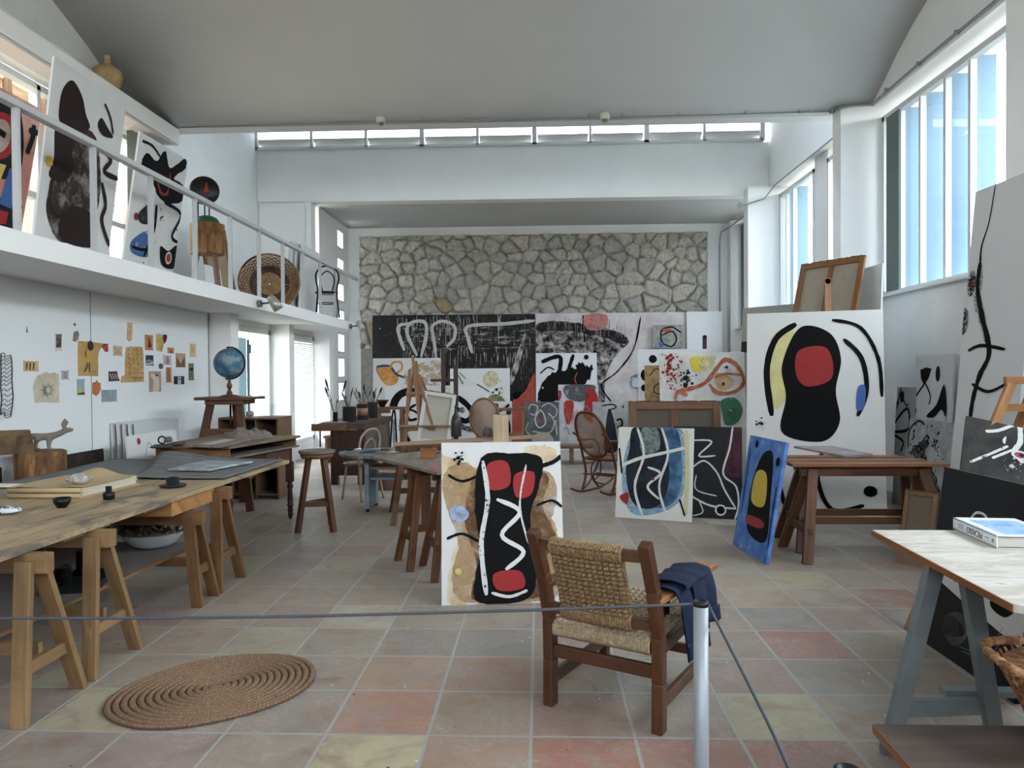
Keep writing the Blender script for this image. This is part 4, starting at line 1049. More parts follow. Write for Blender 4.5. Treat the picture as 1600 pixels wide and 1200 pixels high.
m, nt, b = _new('jute'); _set(b, .95, 0, .1); v = _vec(nt, 'Object'); n1 = _noise(nt, v, 120, 3); n2 = _noise(nt, v, 5, 3)
uvn = nt.nodes.new('ShaderNodeSeparateXYZ'); nt.links.new(_vec(nt, 'UV'), uvn.inputs[0])
def _m(op, a, b_=None):
    q_ = nt.nodes.new('ShaderNodeMath'); q_.operation = op
    for i_, v_ in enumerate((a, b_)):
        if v_ is None: continue
        if isinstance(v_, (int, float)): q_.inputs[i_].default_value = v_
        else: nt.links.new(v_, q_.inputs[i_])
    return q_.outputs[0]
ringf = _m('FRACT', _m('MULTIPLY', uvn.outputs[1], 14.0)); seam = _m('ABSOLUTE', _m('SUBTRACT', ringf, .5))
braid = _m('SINE', _m('ADD', _m('MULTIPLY', uvn.outputs[0], 900.0), _m('MULTIPLY', seam, 9.0)))
r1 = _ramp(nt, n1.outputs[0], [(.3, lin('#66513f')), (.55, lin('#856b55')), (.75, lin('#9a8169'))]); rS_ = _ramp(nt, seam, [(.36, (1, 1, 1, 1)), (.47, (.42, .40, .38, 1))]); rB_ = _ramp(nt, braid, [(.0, (.80, .79, .78, 1)), (.6, (1, 1, 1, 1))]); mm1 = nt.nodes.new('ShaderNodeMix'); mm1.data_type = 'RGBA'; mm1.blend_type = 'MULTIPLY'; mm1.inputs[0].default_value = 1; nt.links.new(r1.outputs[0], mm1.inputs[6]); nt.links.new(rS_.outputs[0], mm1.inputs[7])  # ring seams darkened in the colour: gap shade plus stitch thread
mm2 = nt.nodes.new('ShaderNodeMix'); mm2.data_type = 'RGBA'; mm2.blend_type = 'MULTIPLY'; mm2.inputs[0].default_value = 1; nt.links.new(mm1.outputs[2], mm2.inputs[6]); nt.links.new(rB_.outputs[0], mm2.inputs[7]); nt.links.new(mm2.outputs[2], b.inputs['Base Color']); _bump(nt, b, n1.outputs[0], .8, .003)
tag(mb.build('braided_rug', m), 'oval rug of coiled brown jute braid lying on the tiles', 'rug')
print('RUG', [tuple(round(c, 2) for c in z) for z in q], C)

# ---------------------------------------------------------------- rope armchair
A = Vector((.041, 3.508, 0)); rz = math.atan2(-.271, .472)
RW = wood('#40281a', '#603d27', .38, 2.5, 22)
t = thing('armchair', 'low wooden armchair with woven rope back and seat, turned away', 'chair', (A.x, A.y, 0), rz)
W, D = .544, .61
def bar(name, a, b2, w, th, up=(0, 0, 1), mat=RW, bev=.005, **k):
    mb = MB(); mb.beam(a, b2, w, th, up=up, **k); return mb.build(name, mat, t, bevel=bev)
for x in (0, W):
    mb = MB(); P = [(x, 0, 0), (x, 0.005, .22), (x, 0, .42), (x, -.06, .64), (x, -.155, .86)]
    i0 = 0
    for a1, b1 in zip(P[:-1], P[1:]): mb.beam(a1, b1, .052, .062 if b1[2] < .5 else .056, up=(0, 1, 0))
    mb.build('rear_leg', RW, t, bevel=.006)
    mb = MB(); mb.beam((x, D, 0), (x, D, .565), .045, .045, up=(0, 1, 0)); mb.build('front_leg', RW, t, bevel=.004)
    bar('side_rail', (x, .03, .36), (x, D-.02, .385), .035, .05)
    bar('side_stretcher', (x, .02, .12), (x, D-.02, .12), .03, .055)
    mb = MB(); o = .035 if x else -.035
    M = Matrix.Translation((x, 0, .585))
    mb.prism([(-.03, -.05), (.03, -.05), (.045, D*.6), (.055, D+.09), (-.055, D+.09), (-.045, D*.6)], -.014, .014, M=M); mb.build('armrest', wood('#7a4d2e', '#a97b50', .4, 2, 14) if x else RW, t, bevel=.005)
bar('rear_stretcher', (.02, 0, .265), (W-.02, 0, .265), .03, .06)
bar('front_stretcher', (.02, D, .16), (W-.02, D, .16), .03, .05)
bar('front_rail', (.02, D, .385), (W-.02, D, .385), .04, .04)
bar('seat_rear_rail', (.02, .01, .375), (W-.02, .01, .375), .04, .045)
for z, yy in ((.80, -.13), (.48, -.02)):
    mb = MB(); P = [(.0, yy, z), (.14, yy-.022, z), (W/2, yy-.03, z), (W-.14, yy-.022, z), (W, yy, z)]
    for a1, b1 in zip(P[:-1], P[1:]): mb.beam(a1, b1, .028, .05, up=(0, 0, 1))
    mb.build('back_rail', RW, t, bevel=.003)
ROPE = mottled('#665139', '#8a7050', 70, .4, .6, .85, stretch=(1, 1, 1), bump=.001, h3='#a98f6c')
def weave(u, v, nu, nv):
    """basket weave height: strands over and under"""
    a, b3 = u*nu, v*nv; iu, iv = int(a), int(b3); fu, fv = a-iu, b3-iv
    over = ((iu+iv//2*1+iv % 2) % 2 == 0)
    hu = math.sqrt(max(0, 1-(2*fv-1)**2)); hv = math.sqrt(max(0, 1-(2*fu-1)**2))
    H1 = hu*(.5+.5*math.sin(PI*fu)) if over else hu*.22
    H2 = hv*(.5+.5*math.sin(PI*fv)) if not over else hv*.2
    return max(H1, H2)+.06*math.sin((a+b3)*PI*6)
x0, x1 = .095, W-.11
def backfn(u, v):
    x = x0+(x1-x0)*u; z = .455+.375*v; bow = -.028*math.sin(PI*(x/W))
    y = -.012-.118*((z-.48)/.32)+bow
    wrapt = 0
    if v > .93: z = .455+.375*.93+.02*math.sin((v-.93)/.07*PI/2); 
    h = weave(u, v, 12, 17)*.026
    return Vector((x, y-.012-h, z))
mb = MB(); mb.grid(backfn, 12*14, 17*14)
def backfn2(u, v):
    x = x0+(x1-x0)*u; z = .455+.37*v; bow = -.028*math.sin(PI*(x/W)); y = -.012-.118*((z-.48)/.32)+bow
    return Vector((x, y+.016+weave(u, v, 12, 17)*.008, z))
mb.grid(backfn2, 26*4, 38*4, flip=True)
for k in range(27):      # turns over the top and bottom rails and down the sides
    u = k/26; x = x0+(x1-x0)*u; bow = -.028*math.sin(PI*(x/W))
    for z, yy in ((.80, -.13), (.48, -.02)):
        mb.tube([(x, yy+bow*.9+math.cos(a)*.030, z+math.sin(a)*.034) for a in np.linspace(0, 2*PI, 11)[:-1]], .0085, 6, closed=True)
for k in range(42):
    v = k/41; 
    for u in (0, 1):
        p1 = backfn(u, min(v, .92)); mb.tube([p1+Vector((0, 0, 0)), p1+Vector(((.006 if u else -.006), .012, 0)), p1+Vector((0, .030, 0))], .006, 5)
mb.build('woven_back', ROPE, t)
def seatfn(u, v):
    x = .03+(W-.06)*u; y = -.022+(D+.045)*v; z = .402+.012*v-.022*math.sin(PI*u)*math.sin(PI*v)
    return Vector((x, y, z+weave(u, v, 15, 17)*.020))
mb = MB(); mb.grid(seatfn, 15*12, 17*12)
for k in range(46):
    x = .035+(W-.07)*k/45
    mb.tube([(x, -.016+.0, .411), (x, -.030, .395), (x, -.032, .36), (x, -.018, .345), (x, .02, .345)], .006, 5)
    mb.tube([(x, D+.016, .42), (x, D+.030, .40), (x, D+.030, .37), (x, D+.01, .355)], .006, 5)
for k in range(44):
    y = .03+(D-.06)*k/43
    for x, s in ((.03, -1), (W-.03, 1)):
        mb.tube([(x-.01*s, y, .41), (x+.005*s, y, .40), (x+.008*s, y, .37), (x-.0*s, y, .345)], .006, 5)
mb.build('woven_seat', mottled('#86745a', '#a8957a', 70, .4, .6, .85, bump=.001, h3='#b9a88c'), t)

# navy trousers thrown over the right armrest
NAVY = plain('#101a30', .85, var=.18, scale=25, bump=.0015, bscale=120)
t2 = thing('trousers', 'navy blue cotton trousers with turned-up cuffs thrown over the armrest', 'clothing', (A.x, A.y, 0), rz)
def drape(y0, y1, Lout, Lin, off, seed, ztop=.606, flare=0.05):
    def fn(u, v):
        s = -Lin+(Lin+Lout)*v; y = y0+(y1-y0)*u
        n = mnoise.noise(Vector((u*3+seed, v*1.6, seed)))*.5
        half = .052+off
        if s < -half: x, z = W-half, ztop+off-(-half-s)
        elif s > half: x, z = W+half, ztop+off-(s-half)
        else:
            x = W+s; z = ztop+off+.012*math.cos(s/half*PI/2)
        drop = max(0, abs(s)-half)
        x += (1 if s > 0 else -1)*(.012*math.sin(min(1, drop/.08)*PI/2)+drop*flare*(2.4 if s > 0 else .2))
        fold = .014*math.sin(u*11+seed+v*2)*min(1, drop/.1)+.010*n*min(1, drop/.05)
        x += fold*(1 if s > 0 else .4)
        y += .03*n*drop/.2+.045*drop*(1 if s > 0 else 0.5)*math.sin(seed)
        return Vector((x, y, z+.004*math.sin(u*17+seed)))
    return fn
mb = MB(); mb.grid(drape(.06, .32, .37, .24, .004, 1.1), 40, 80); o = mb.build('trouser_leg', NAVY, t2, solid=.006)
mb = MB(); mb.grid(drape(.22, .50, .31, .14, .016, 2.3), 40, 80); o = mb.build('trouser_leg', NAVY, t2, solid=.006)
f1 = drape(.055, .325, .375, .24, .012, 1.1)
mb = MB(); mb.grid(lambda u, v: f1(u, .9+.1*v), 40, 8); mb.build('cuff', NAVY, t2, solid=.007)
f2 = drape(.215, .505, .315, .14, .024, 2.3)
mb = MB(); mb.grid(lambda u, v: f2(u, .87+.13*v), 40, 8); mb.build('cuff', NAVY, t2, solid=.007)
mb = MB(); mb.grid(drape(.12, .42, .10, .17, .028, 3.7), 40, 60); o = mb.build('waist', NAVY, t2, solid=.008)
# ================================================================== middle of the room
random.seed(33)
# joiner's bench with pots of brushes
t = thing('workbench', 'dark joiner workbench with a wooden vice under the brush pots', 'workbench', (-2.87, 11.4, 0))
bx0, bx1, by0, by1, bz = -3.18, -2.50, 10.45, 12.35, .885
mb = MB(); mb.box(((bx0+bx1)/2, (by0+by1)/2, bz-.045), (bx1-bx0, by1-by0, .09)); mb.build('benchtop', wood('#33231b', '#5a4638', .5, 1.2, 14), t, world=True, bevel=.006)
for (x, y) in ((bx0+.22, by0+.08), (bx1-.07, by0+.08), (bx0+.22, by1-.1), (bx1-.07, by1-.1)):
    mb = MB(); mb.box((x, y, (bz-.09)/2), (.10, .10, bz-.09)); mb.build('leg', DARKWOOD, t, world=True, bevel=.004)
mb = MB(); mb.box(((bx0+.22+bx1-.07)/2, by0+.05, .46), (.36, .03, .65)); mb.build('end_panel', DARKWOOD, t, world=True)
mb = MB(); mb.box((bx1-.04, (by0+by1)/2, .50), (.03, by1-by0-.25, .58)); mb.build('side_panel', wood('#4b4036', '#6b6055', .6, 1.2, 14), t, world=True)
mb = MB(); mb.box((bx0+.16, by0-.03, bz-.055), (.48, .05, .10)); mb.tube([(bx0+.36, by0-.06, bz-.05), (bx0+.36, by0+.02, bz-.05)], .055, 14); mb.build('vice_jaw', MIDWOOD, t, world=True, bevel=.004)
mb = MB(); mb.tube([(bx0+.04, by0-.03, bz-.1), (bx0+.04, by0-.03, .55)], .012, 8); mb.build('vice_handle', plain('#252220', .4, .5), t, world=True)
def paint_can(px, pyb, Y, r, h, mat, lab, nbr, seed, big=False, band=None):
    p = at(px, pyb, Y=Y); z = bz
    t = thing('brush_pot', lab, 'pot', (p.x, Y, z))
    mb = MB(); mb.lathe([(0, 0), (r, 0), (r, h), (r+.004, h), (r+.004, h+.006), (r-.006, h+.005), (r-.008, .01), (0, .01)], seg=24); mb.build('can', mat, t)
    if band:
        mb = MB(); mb.lathe([(r+.002, h*.3), (r+.002, h*.75)], seg=24); mb.build('label_band', plain(band, .8), t)
    rs = random.Random(seed)
    for k in range(nbr):
        a = rs.uniform(0, 2*PI); L = rs.uniform(.28, .46)*(1.3 if big and k < 3 else 1); tl = rs.uniform(.15, .38)
        bx, by = math.cos(a)*r*.45, math.sin(a)*r*.45; e = Vector((-bx*.5+math.cos(a)*L*tl, -by*.5+math.sin(a)*L*tl, L))
        s0 = Vector((-bx, -by, .02)); d = e-s0; d.normalize()
        br = thing('paint_brush', 'paint brush standing in the %s' % lab.split(' with ')[0].split(' on the')[0].split(' at the')[0].split(' nearest')[0], 'brush', Vector((p.x, Y, z+.001))+s0, 0, 'brushes standing in the pots on the workbench')
        col = rs.choice(['#6b4a2c', '#1c1a19', '#8c7350', '#a8a29a', '#3a2c22'])
        mb = MB(); mb.tube([(0, 0, 0), tuple(d*L*.82)], [.0035, .006], 6); mb.build('handle', plain(col, .5), br)
        w = .026 if big and k < 3 else .013
        mb = MB(); mb.tube([tuple(d*L*.80), tuple(d*L*.90)], w*.8, 8, flat=.6); mb.build('ferrule', plain('#77746f', .35, .8), br)
        mb = MB(); mb.tube([tuple(d*L*.90), tuple(d*L*1.02), tuple(d*L*1.12)], [w*.8, w*1.1, w*.4], 8, flat=.55); mb.build('bristles', plain(rs.choice(['#17161a', '#2c2825', '#8f7f66']), .9), br)
paint_can(524, 660, 10.75, .035, .14, plain('#2a2828', .5), 'small dark pot at the left end of the bench with upright tools', 6, 1, True)
paint_can(546, 661, 10.85, .10, .22, plain('#3c3b3c', .5), 'wide dark grey bucket on the bench with thin brushes', 6, 2)
paint_can(566, 657, 11.3, .085, .24, plain('#4c4744', .5), 'paint-crusted pot with a rust band on the bench with big brushes', 9, 3, True, '#8a6750')
paint_can(582, 655, 11.8, .085, .25, plain('#4a4a4a', .45), 'grey metal pot nearest the bench end with black brushes', 9, 4, True)
slab('palette_knife_tray', 'flat grey tray at the near left corner of the workbench', 'tray', [(-3.15, 10.5), (-2.82, 10.5), (-2.82, 10.75), (-3.15, 10.75)], bz+.001, .012, plain('#75726f', .5))
# bowls on a wooden ledge behind the bench, shelf rail
t = thing('side_shelf', 'narrow brown wooden shelf table behind the workbench', 'shelf', (-2.4, 13.4, 0))
p0, p1 = at(585, 636, Y=13.4), at(633, 635, Y=13.4); zt = p0.z
mb = MB(); mb.box(((p0.x+p1.x)/2, 13.45, zt-.015), (p1.x-p0.x, .34, .03)); mb.build('shelf_top', MIDWOOD, t, world=True)
for x in (p0.x+.06, p1.x-.06):
    for y in (13.32, 13.58): mb = MB(); mb.box((x, y, (zt-.03)/2), (.04, .04, zt-.03)); mb.build('leg', MIDWOOD, t, world=True)
mb = MB(); mb.box(((p0.x+p1.x)/2, 13.32, zt-.07), (p1.x-p0.x-.1, .02, .08)); mb.build('rail', MIDWOOD, t, world=True)
p = at(597, 631, Y=13.42)
lathe_thing('bowl', 'black bowl standing on the narrow shelf behind the workbench', 'bowl', (p.x, 13.42, zt), [(0, 0), (.05, 0), (.055, .02), (.10, .09), (.135, .13), (.127, .13), (.09, .085), (0, .02)], BLACK)
# small bench behind, stool far left by the blind
t = thing('low_bench', 'low light wooden bench by the blind window', 'bench', (-3.6, 13.2, 0))
mb = MB(); mb.box((-3.62, 13.2, .47), (.5, .35, .04)); mb.build('seat', PINE_D, t, world=True)
for x in (-3.82, -3.42):
    mb = MB(); mb.box((x, 13.2, .225), (.05, .3, .45)); mb.build('leg', PINE_D, t, world=True)

# folding chair before the bench
FX = fl(537, 792)
t = thing('bentwood_chair', 'old bentwood side chair standing between bench and palette table', 'chair', (FX.x+.05, 9.30, 0), 1.0)
CW_ = wood('#8a7a68', '#a99a88', .6)
mb = MB(); mb.lathe([(0, .44), (.19, .44), (.2, .455), (.19, .47), (0, .465)], seg=28); mb.build('seat', wood('#6b5844', '#8a755c', .6), t)
for a in (.7, 2.4):
    mb = MB(); mb.tube([(.17*math.cos(a)*1.25, .17*math.sin(a)*1.25, 0), (.15*math.cos(a), .15*math.sin(a), .44)], [.014, .017], 8); mb.build('leg', CW_, t)
mb = MB(); mb.tube(smooth_open([(-.19, -.24, 0), (-.165, -.17, .44), (-.17, -.20, .75), (-.10, -.23, .87), (0, -.24, .90), (.10, -.23, .87), (.17, -.20, .75), (.165, -.17, .44), (.19, -.24, 0)]), .014, 8); mb.build('back_hoop', CW_, t)
mb = MB(); mb.tube(smooth_open([(-.08, -.17, .46), (-.09, -.20, .68), (0, -.225, .78), (.09, -.20, .68), (.08, -.17, .46)]), .010, 8); mb.build('inner_hoop', CW_, t)
# palette table with grey slab leg
GL = fl(573, 806)
t = thing('palette_table', 'rounded grey palette table on a slab leg painted grey-blue', 'table', (GL.x, GL.y+.1, 0))
def zP(px, py, z): return fl(px, py, z)
PZ = .69
ol = [zP(*q, PZ) for q in ((529, 707), (540, 704), (570, 701), (610, 699), (645, 700), (660, 704), (650, 710), (600, 712), (560, 713), (538, 711))]
mb = MB(); mb.prism([(q.x, q.y) for q in smooth_closed([(v.x, v.y) for v in ol], 3) if False] or [(q[0], q[1]) for q in smooth_closed([(v.x, v.y) for v in ol], 3)], PZ-.028, PZ)
mb.build('tabletop', mottled('#57534f', '#7b756e', 7, .4, .6, .6), t, world=True)
mb = MB(); mb.box((-1.99, 8.62, (PZ-.028)/2+.02), (.05, .50, PZ-.068)); mb.build('leg', mottled('#6f7b82', '#8d989d', 6, .4, .6, .6), t, world=True, bevel=.003)
mb = MB(); mb.box((-1.50, 8.62, (PZ-.028)/2+.02), (.05, .45, PZ-.068)); mb.build('leg', mottled('#6f7b82', '#8d989d', 6, .4, .6, .6), t, world=True, bevel=.003)
for y in (8.41, 8.83):
    mb = MB(); mb.lathe([(0, 0), (.022, .004), (.024, .02), (.01, .04), (0, .04)], c=(-1.99, y, 0), seg=12); mb.build('caster', BLACK, t, world=True)
mb = MB(); mb.box((-1.75, 8.62, .50), (.42, .42, .03)); mb.build('shelf', wood('#6d5848', '#8f7865', .6), t, world=True)
mb = MB(); mb.box((-1.75, 8.62, .38), (.42, .40, .03)); mb.build('shelf', GREYPAINT, t, world=True)
rs = random.Random(4)
cols = ['#1b1c22', '#c9c9c6', '#2b3c66', '#8c8a86', '#5a5652', '#b9b3a6', '#7c2f2a', '#3c4a44']
for k in range(8):
    u = k/7; px = 545+100*u; p = zP(px, 706+rs.uniform(-3, 2.5), PZ)
    c = cols[k]; L = rs.uniform(.05, .10); a = rs.uniform(-.6, .6)
    tt = thing('paint_tube', 'squeezed %s paint tube lying on the grey palette table' % {'#1b1c22': 'black', '#c9c9c6': 'white', '#2b3c66': 'blue', '#8c8a86': 'grey', '#5a5652': 'dark grey', '#b9b3a6': 'cream', '#7c2f2a': 'dark red', '#3c4a44': 'green'}[c], 'paint tube', (p.x, p.y, PZ), a, 'paint tubes on the palette table')
    mb = MB(); mb.tube([(-L, 0, .008), (-L*.3, 0, .012), (L*.6, 0, .017), (L*.8, 0, .014)], [.004, .012, .016, .008], 8); mb.build('tube_body', plain(c, .4), tt)
    mb = MB(); mb.tube([(L*.8, 0, .014), (L*1.05, 0, .014)], .007, 8); mb.build('cap', plain('#1a1a1a', .5), tt)
# terracotta pot on the floor behind the grey leg
p = fl(606, 764)
t = thing('terracotta_pot', 'pink-brown terracotta pot on the floor behind the grey table leg', 'pot', (p.x, p.y, 0))
mb = MB(); mb.lathe([(0, 0), (.13, 0), (.17, .20), (.19, .20), (.195, .26), (.17, .26), (.155, .2), (0, .19)], seg=28); mb.build('pot_body', plain('#9c7c6c', .8, var=.1, scale=9), t)
# drawing table on nested brown trestles, direction of its long edge
d1 = Vector((.54, -.84, 0)).normalized(); ang1 = math.atan2(d1.x, -d1.y)
TZ = .85
PT = [fl(*q, TZ) for q in ((577, 712), (683, 738), (760, 722), (662, 705))]
t = thing('drawing_table', 'worn plywood tabletop on nested trestles behind the large foreground painting', 'table', (-.9, 6.4, TZ-.02))
mb = MB(); mb.prism([(q.x, q.y) for q in PT], TZ-.022, TZ); mb.build('tabletop', wood('#655a4f', '#8e8376', .6, 1.1, 10), t, world=True)
mb = MB(); mb.prism([(q.x, q.y) for q in [fl(*z, TZ+.004) for z in ((668, 731), (684, 733), (684, 726), (672, 727))]], TZ, TZ+.004); o = mb.build('paint_smear', plain('#a2606c', .6), t, world=True)
def frame_leg_pair(pa, pb, lab, i):
    a = fl(*pa); b2 = fl(*pb); dd = (b2-a); sp = dd.length; dd.normalize(); perp = Vector((-dd.y, dd.x, 0)); perp = perp if perp.x > 0 else -perp
    L = .95; c = (a+b2)/2+perp*(L/2+.03)
    return trestle('trestle', lab, (c.x, c.y), math.atan2(perp.y, perp.x), L, TZ-.022, sp, .13, .06, wood('#4b2f1c', '#6e4729', .45), group='brown trestles under the drawing table', nstr=1)
frame_leg_pair((616, 821), (613, 800), 'brown trestle farthest back under the drawing table', 0)
frame_leg_pair((623, 876), (643, 893), 'brown trestle with the leftmost legs under the drawing table', 1)
frame_leg_pair((662, 884), (681, 910), 'brown trestle closest behind the foreground painting', 2)
# things on the drawing table
zt = TZ
p = fl(670, 716, TZ); tr = thing('wood_block', 'short brown wooden box with a round hole on the drawing table', 'box', (p.x, p.y, TZ), -.1)
mb = MB(); mb.box((0, 0, .045), (.125, .11, .09)); mb.build('block_body', wood('#74482a', '#946238', .5), tr, bevel=.003)
mb = MB(); mb.tube([(.035*math.cos(a), .035*math.sin(a), .092) for a in np.linspace(0, 2*PI, 21)[:-1]], .006, 6, closed=True); mb.build('hole_ring', plain('#45301f', .6), tr)
# plank across two posts behind
pa, pb = at(616, 694, Y=7.6), at(702, 686, Y=7.6)
t = thing('plank_stand', 'narrow wooden plank on short posts beyond the drawing table', 'stand', ((pa.x+pb.x)/2, 7.6, 0))
mb = MB(); mb.beam(pa, (.10, 7.6, pb.z+.03), .10, .03); mb.build('plank', wood('#8f7256', '#b0957a', .6), t, world=True)
for px in (645, 665):
    p = at(px, 694, Y=7.62); mb = MB(); mb.beam((p.x, 7.62, 0), (p.x, 7.62, p.z-.02), .10, .04, up=(0, 1, 0)); mb.build('post', REDWOOD, t, world=True)
p = at(712, 688, Y=7.55)
lathe_thing('bottle', 'tall dark grey bottle standing before the easel mast', 'bottle', (p.x, 7.6, pb.z+.028), [(0, 0), (.052, 0), (.055, .01), (.055, .15), (.045, .20), (.018, .24), (.015, .30), (.019, .305), (.019, .315), (0, .315)], plain('#2f2c2c', .35))
p = at(783, 688, Y=7.5)
t = thing('wood_block', 'upright pale wooden block behind the top of the foreground painting', 'box', (p.x, 7.5, pb.z+.01))
mb = MB(); mb.box((0, .0, .09), (.15, .10, .30)); mb.build('block_body', wood('#b49c7b', '#cbb795', .5), t, bevel=.002)
p = at(762, 684, Y=7.55); rock('stone', (p.x, 7.55, pb.z+.02), (.05, .04, .05), plain('#5a524c', .8), 'round dark stone on the plank behind the foreground painting', 'stone', 12)

# ---------------------------------------------------------------- easels
def aframe_easel(name, label, top, lf, rf, back, mat, shelf_z=None, w=.045, mast=True, cross=.45):
    """top: apex; lf, rf: front feet; back: rear foot."""
    top = Vector(top); lf = Vector(lf); rf = Vector(rf); back = Vector(back)
    t = thing(name, label, 'easel', ((lf.x+rf.x)/2, lf.y, 0))
    for f, s in ((lf, -1), (rf, 1)):
        mb = MB(); mb.beam(f, top+Vector((s*.05, 0, 0)), w, .025, up=(0, 1, 0)); mb.build('leg', mat, t, world=True, bevel=.002)
    mb = MB(); mb.beam(back, top+Vector((0, .03, -.05)), w, .025, up=(0, 1, 0)); mb.build('rear_leg', mat, t, world=True, bevel=.002)
    if mast:
        m0 = (lf+rf)/2; mb = MB(); mb.beam(m0*.85+top*.15, top+Vector((0, -.01, .22)), w, .022, up=(0, 1, 0)); mb.build('mast', mat, t, world=True, bevel=.002)
    for c in (cross, .78):
        a = lf*(1-c)+(top+Vector((-.05, 0, 0)))*c; b2 = rf*(1-c)+(top+Vector((.05, 0, 0)))*c
        mb = MB(); mb.beam(a+Vector((-.03, -.02, 0)), b2+Vector((.03, -.02, 0)), .045, .02, up=(0, 1, 0)); mb.build('crossbar', mat, t, world=True, bevel=.002)
    if shelf_z:
        mb = MB(); mb.box(((lf.x+rf.x)/2, (lf.y+top.y)/2-.06, shelf_z), (abs(rf.x-lf.x)+.15, .09, .025)); mb.build('ledge', mat, t, world=True)
    return t
EM = wood('#7c5a3f', '#9f7a59', .5)
Ye = 11.2
topp = at(645, 562, Y=Ye+.1)
fl1, fr1 = at(630, 752, Y=Ye-.2), at(695, 752, Y=Ye-.2); fl1.z = 0; fr1.z = 0
aframe_easel('easel', 'slender brown studio easel with a white canvas turned backwards', topp+Vector((0, 0, -.15)), fl1, fr1+Vector((.05, 0, 0)), (topp.x+.1, Ye+.95, 0), EM, .80)
t2e = at(650, 585, Y=12.1)
aframe_easel('easel', 'second brown easel folded closely behind the slender one', t2e, (t2e.x-.25, 11.85, 0), (t2e.x+.75, 11.9, 0), (t2e.x+.4, 12.9, 0), wood('#6a4630', '#8c6347', .5))
ED = wood('#2a1512', '#43231c', .4)
# dark upright easels far back
for pxs, pyt, Y, lab in (((712,), 570, 12.4, 'dark red easel with its tall mast right of the backwards canvas'), ((692,), 545, 14.2, 'dark easel before the black mural with a blue patch beside it')):
    p = at(pxs[0], pyt, Y=Y)
    t = thing('easel', lab, 'easel', (p.x, Y, 0))
    mb = MB(); mb.box((p.x, Y, p.z/2+.06), (.075, .05, p.z-.12)); mb.build('mast', ED, t, world=True, bevel=.003)
    q = at(pxs[0], 594, Y=Y)
    mb = MB(); mb.box((p.x-.19 if pyt > 560 else p.x, Y-.03, q.z), (.46, .03, .045)); mb.build('crossbar', ED, t, world=True)
    mb = MB(); mb.box((p.x, Y, .04), (.6, .08, .08)); mb.box((p.x, Y+.1, .04), (.08, .6, .08)); mb.build('base', ED, t, world=True)
# small frame stand and little grey table in the depth
t = thing('side_table', 'bare wooden frame table before the black mural', 'table', (at(795, 640, Y=12.6).x, 12.6, 0))
q0, q1 = at(768, 638, Y=12.5), at(822, 637, Y=12.5)
mb = MB(); mb.box(((q0.x+q1.x)/2, 12.6, q0.z-.02), (q1.x-q0.x, .34, .04)); mb.build('tabletop', MIDWOOD, t, world=True)
for x in (q0.x+.03, q1.x-.05):
    for y in (12.46, 12.74): mb = MB(); mb.box((x, y, (q0.z-.04)/2), (.05, .05, q0.z-.04)); mb.build('leg', wood('#6a4b32', '#8d6a4b', .5), t, world=True)
mb = MB(); mb.box(((q0.x+q1.x)/2, 12.46, .55), (q1.x-q0.x-.08, .03, .06)); mb.build('rail', wood('#6a4b32', '#8d6a4b', .5), t, world=True)
t = thing('side_table', 'small grey painted table between the dark easels', 'table', (at(702, 660, Y=13.3).x, 13.3, 0))
q0, q1 = at(690, 638, Y=13.3), at(709, 638, Y=13.3)
mb = MB(); mb.box(((q0.x+q1.x)/2, 13.4, q0.z-.015), (q1.x-q0.x+.05, .34, .03)); mb.build('tabletop', plain('#a9aba8', .6), t, world=True)
mb = MB(); mb.box(((q0.x+q1.x)/2, 13.4, q0.z-.13), (q1.x-q0.x, .28, .2)); mb.build('drawer', plain('#8b9290', .6), t, world=True)
for x in (q0.x+.02, q1.x-.02):
    for y in (13.28, 13.52): mb = MB(); mb.box((x, y, (q0.z-.1)/2), (.035, .035, q0.z-.1)); mb.build('leg', plain('#8b9290', .6), t, world=True)

# ---------------------------------------------------------------- cane rocking chair
def cane_panel(mb, fn, nu, nv, r, mat=0):
    for k in range(nu+1):
        mb.tube([fn(k/nu, v) for v in np.linspace(0, 1, 9)], r, 4, mat)
    for k in range(nv+1):
        mb.tube([fn(u, k/nv) for u in np.linspace(0, 1, 9)], r, 4, mat)
def cane_oval(mb, C, ax, up, nrm, a, b2, sp, r):
    n = int(a/sp)
    for k in range(-n, n+1):
        x = k*sp; h = b2*math.sqrt(max(0, 1-(x/a)**2))
        if h > .02: mb.tube([C+ax*x-up*h, C+ax*x+up*h], r, 4)
    n = int(b2/sp)
    for k in range(-n, n+1):
        z = k*sp; w = a*math.sqrt(max(0, 1-(z/b2)**2))
        if w > .02: mb.tube([C+up*z-ax*w, C+up*z+ax*w], r, 4)
    n = int((a+b2)/sp/1.4)
    for s in (-1, 1):
        for k in range(-n, n+1):
            c0 = k*sp*1.9; pts = []
            for q in np.linspace(-1, 1, 60):
                x = q*(a+b2); z = s*x+c0
                if (x/a)**2+(z/b2)**2 < 1: pts.append(C+ax*x+up*z)
            if len(pts) > 1: mb.tube([pts[0], pts[-1]], r*.8, 4)
BW = wood('#4a2414', '#6f3a21', .35, 2, 20)
CANE = plain('#7a563a', .6)
RC = fl(925, 775)
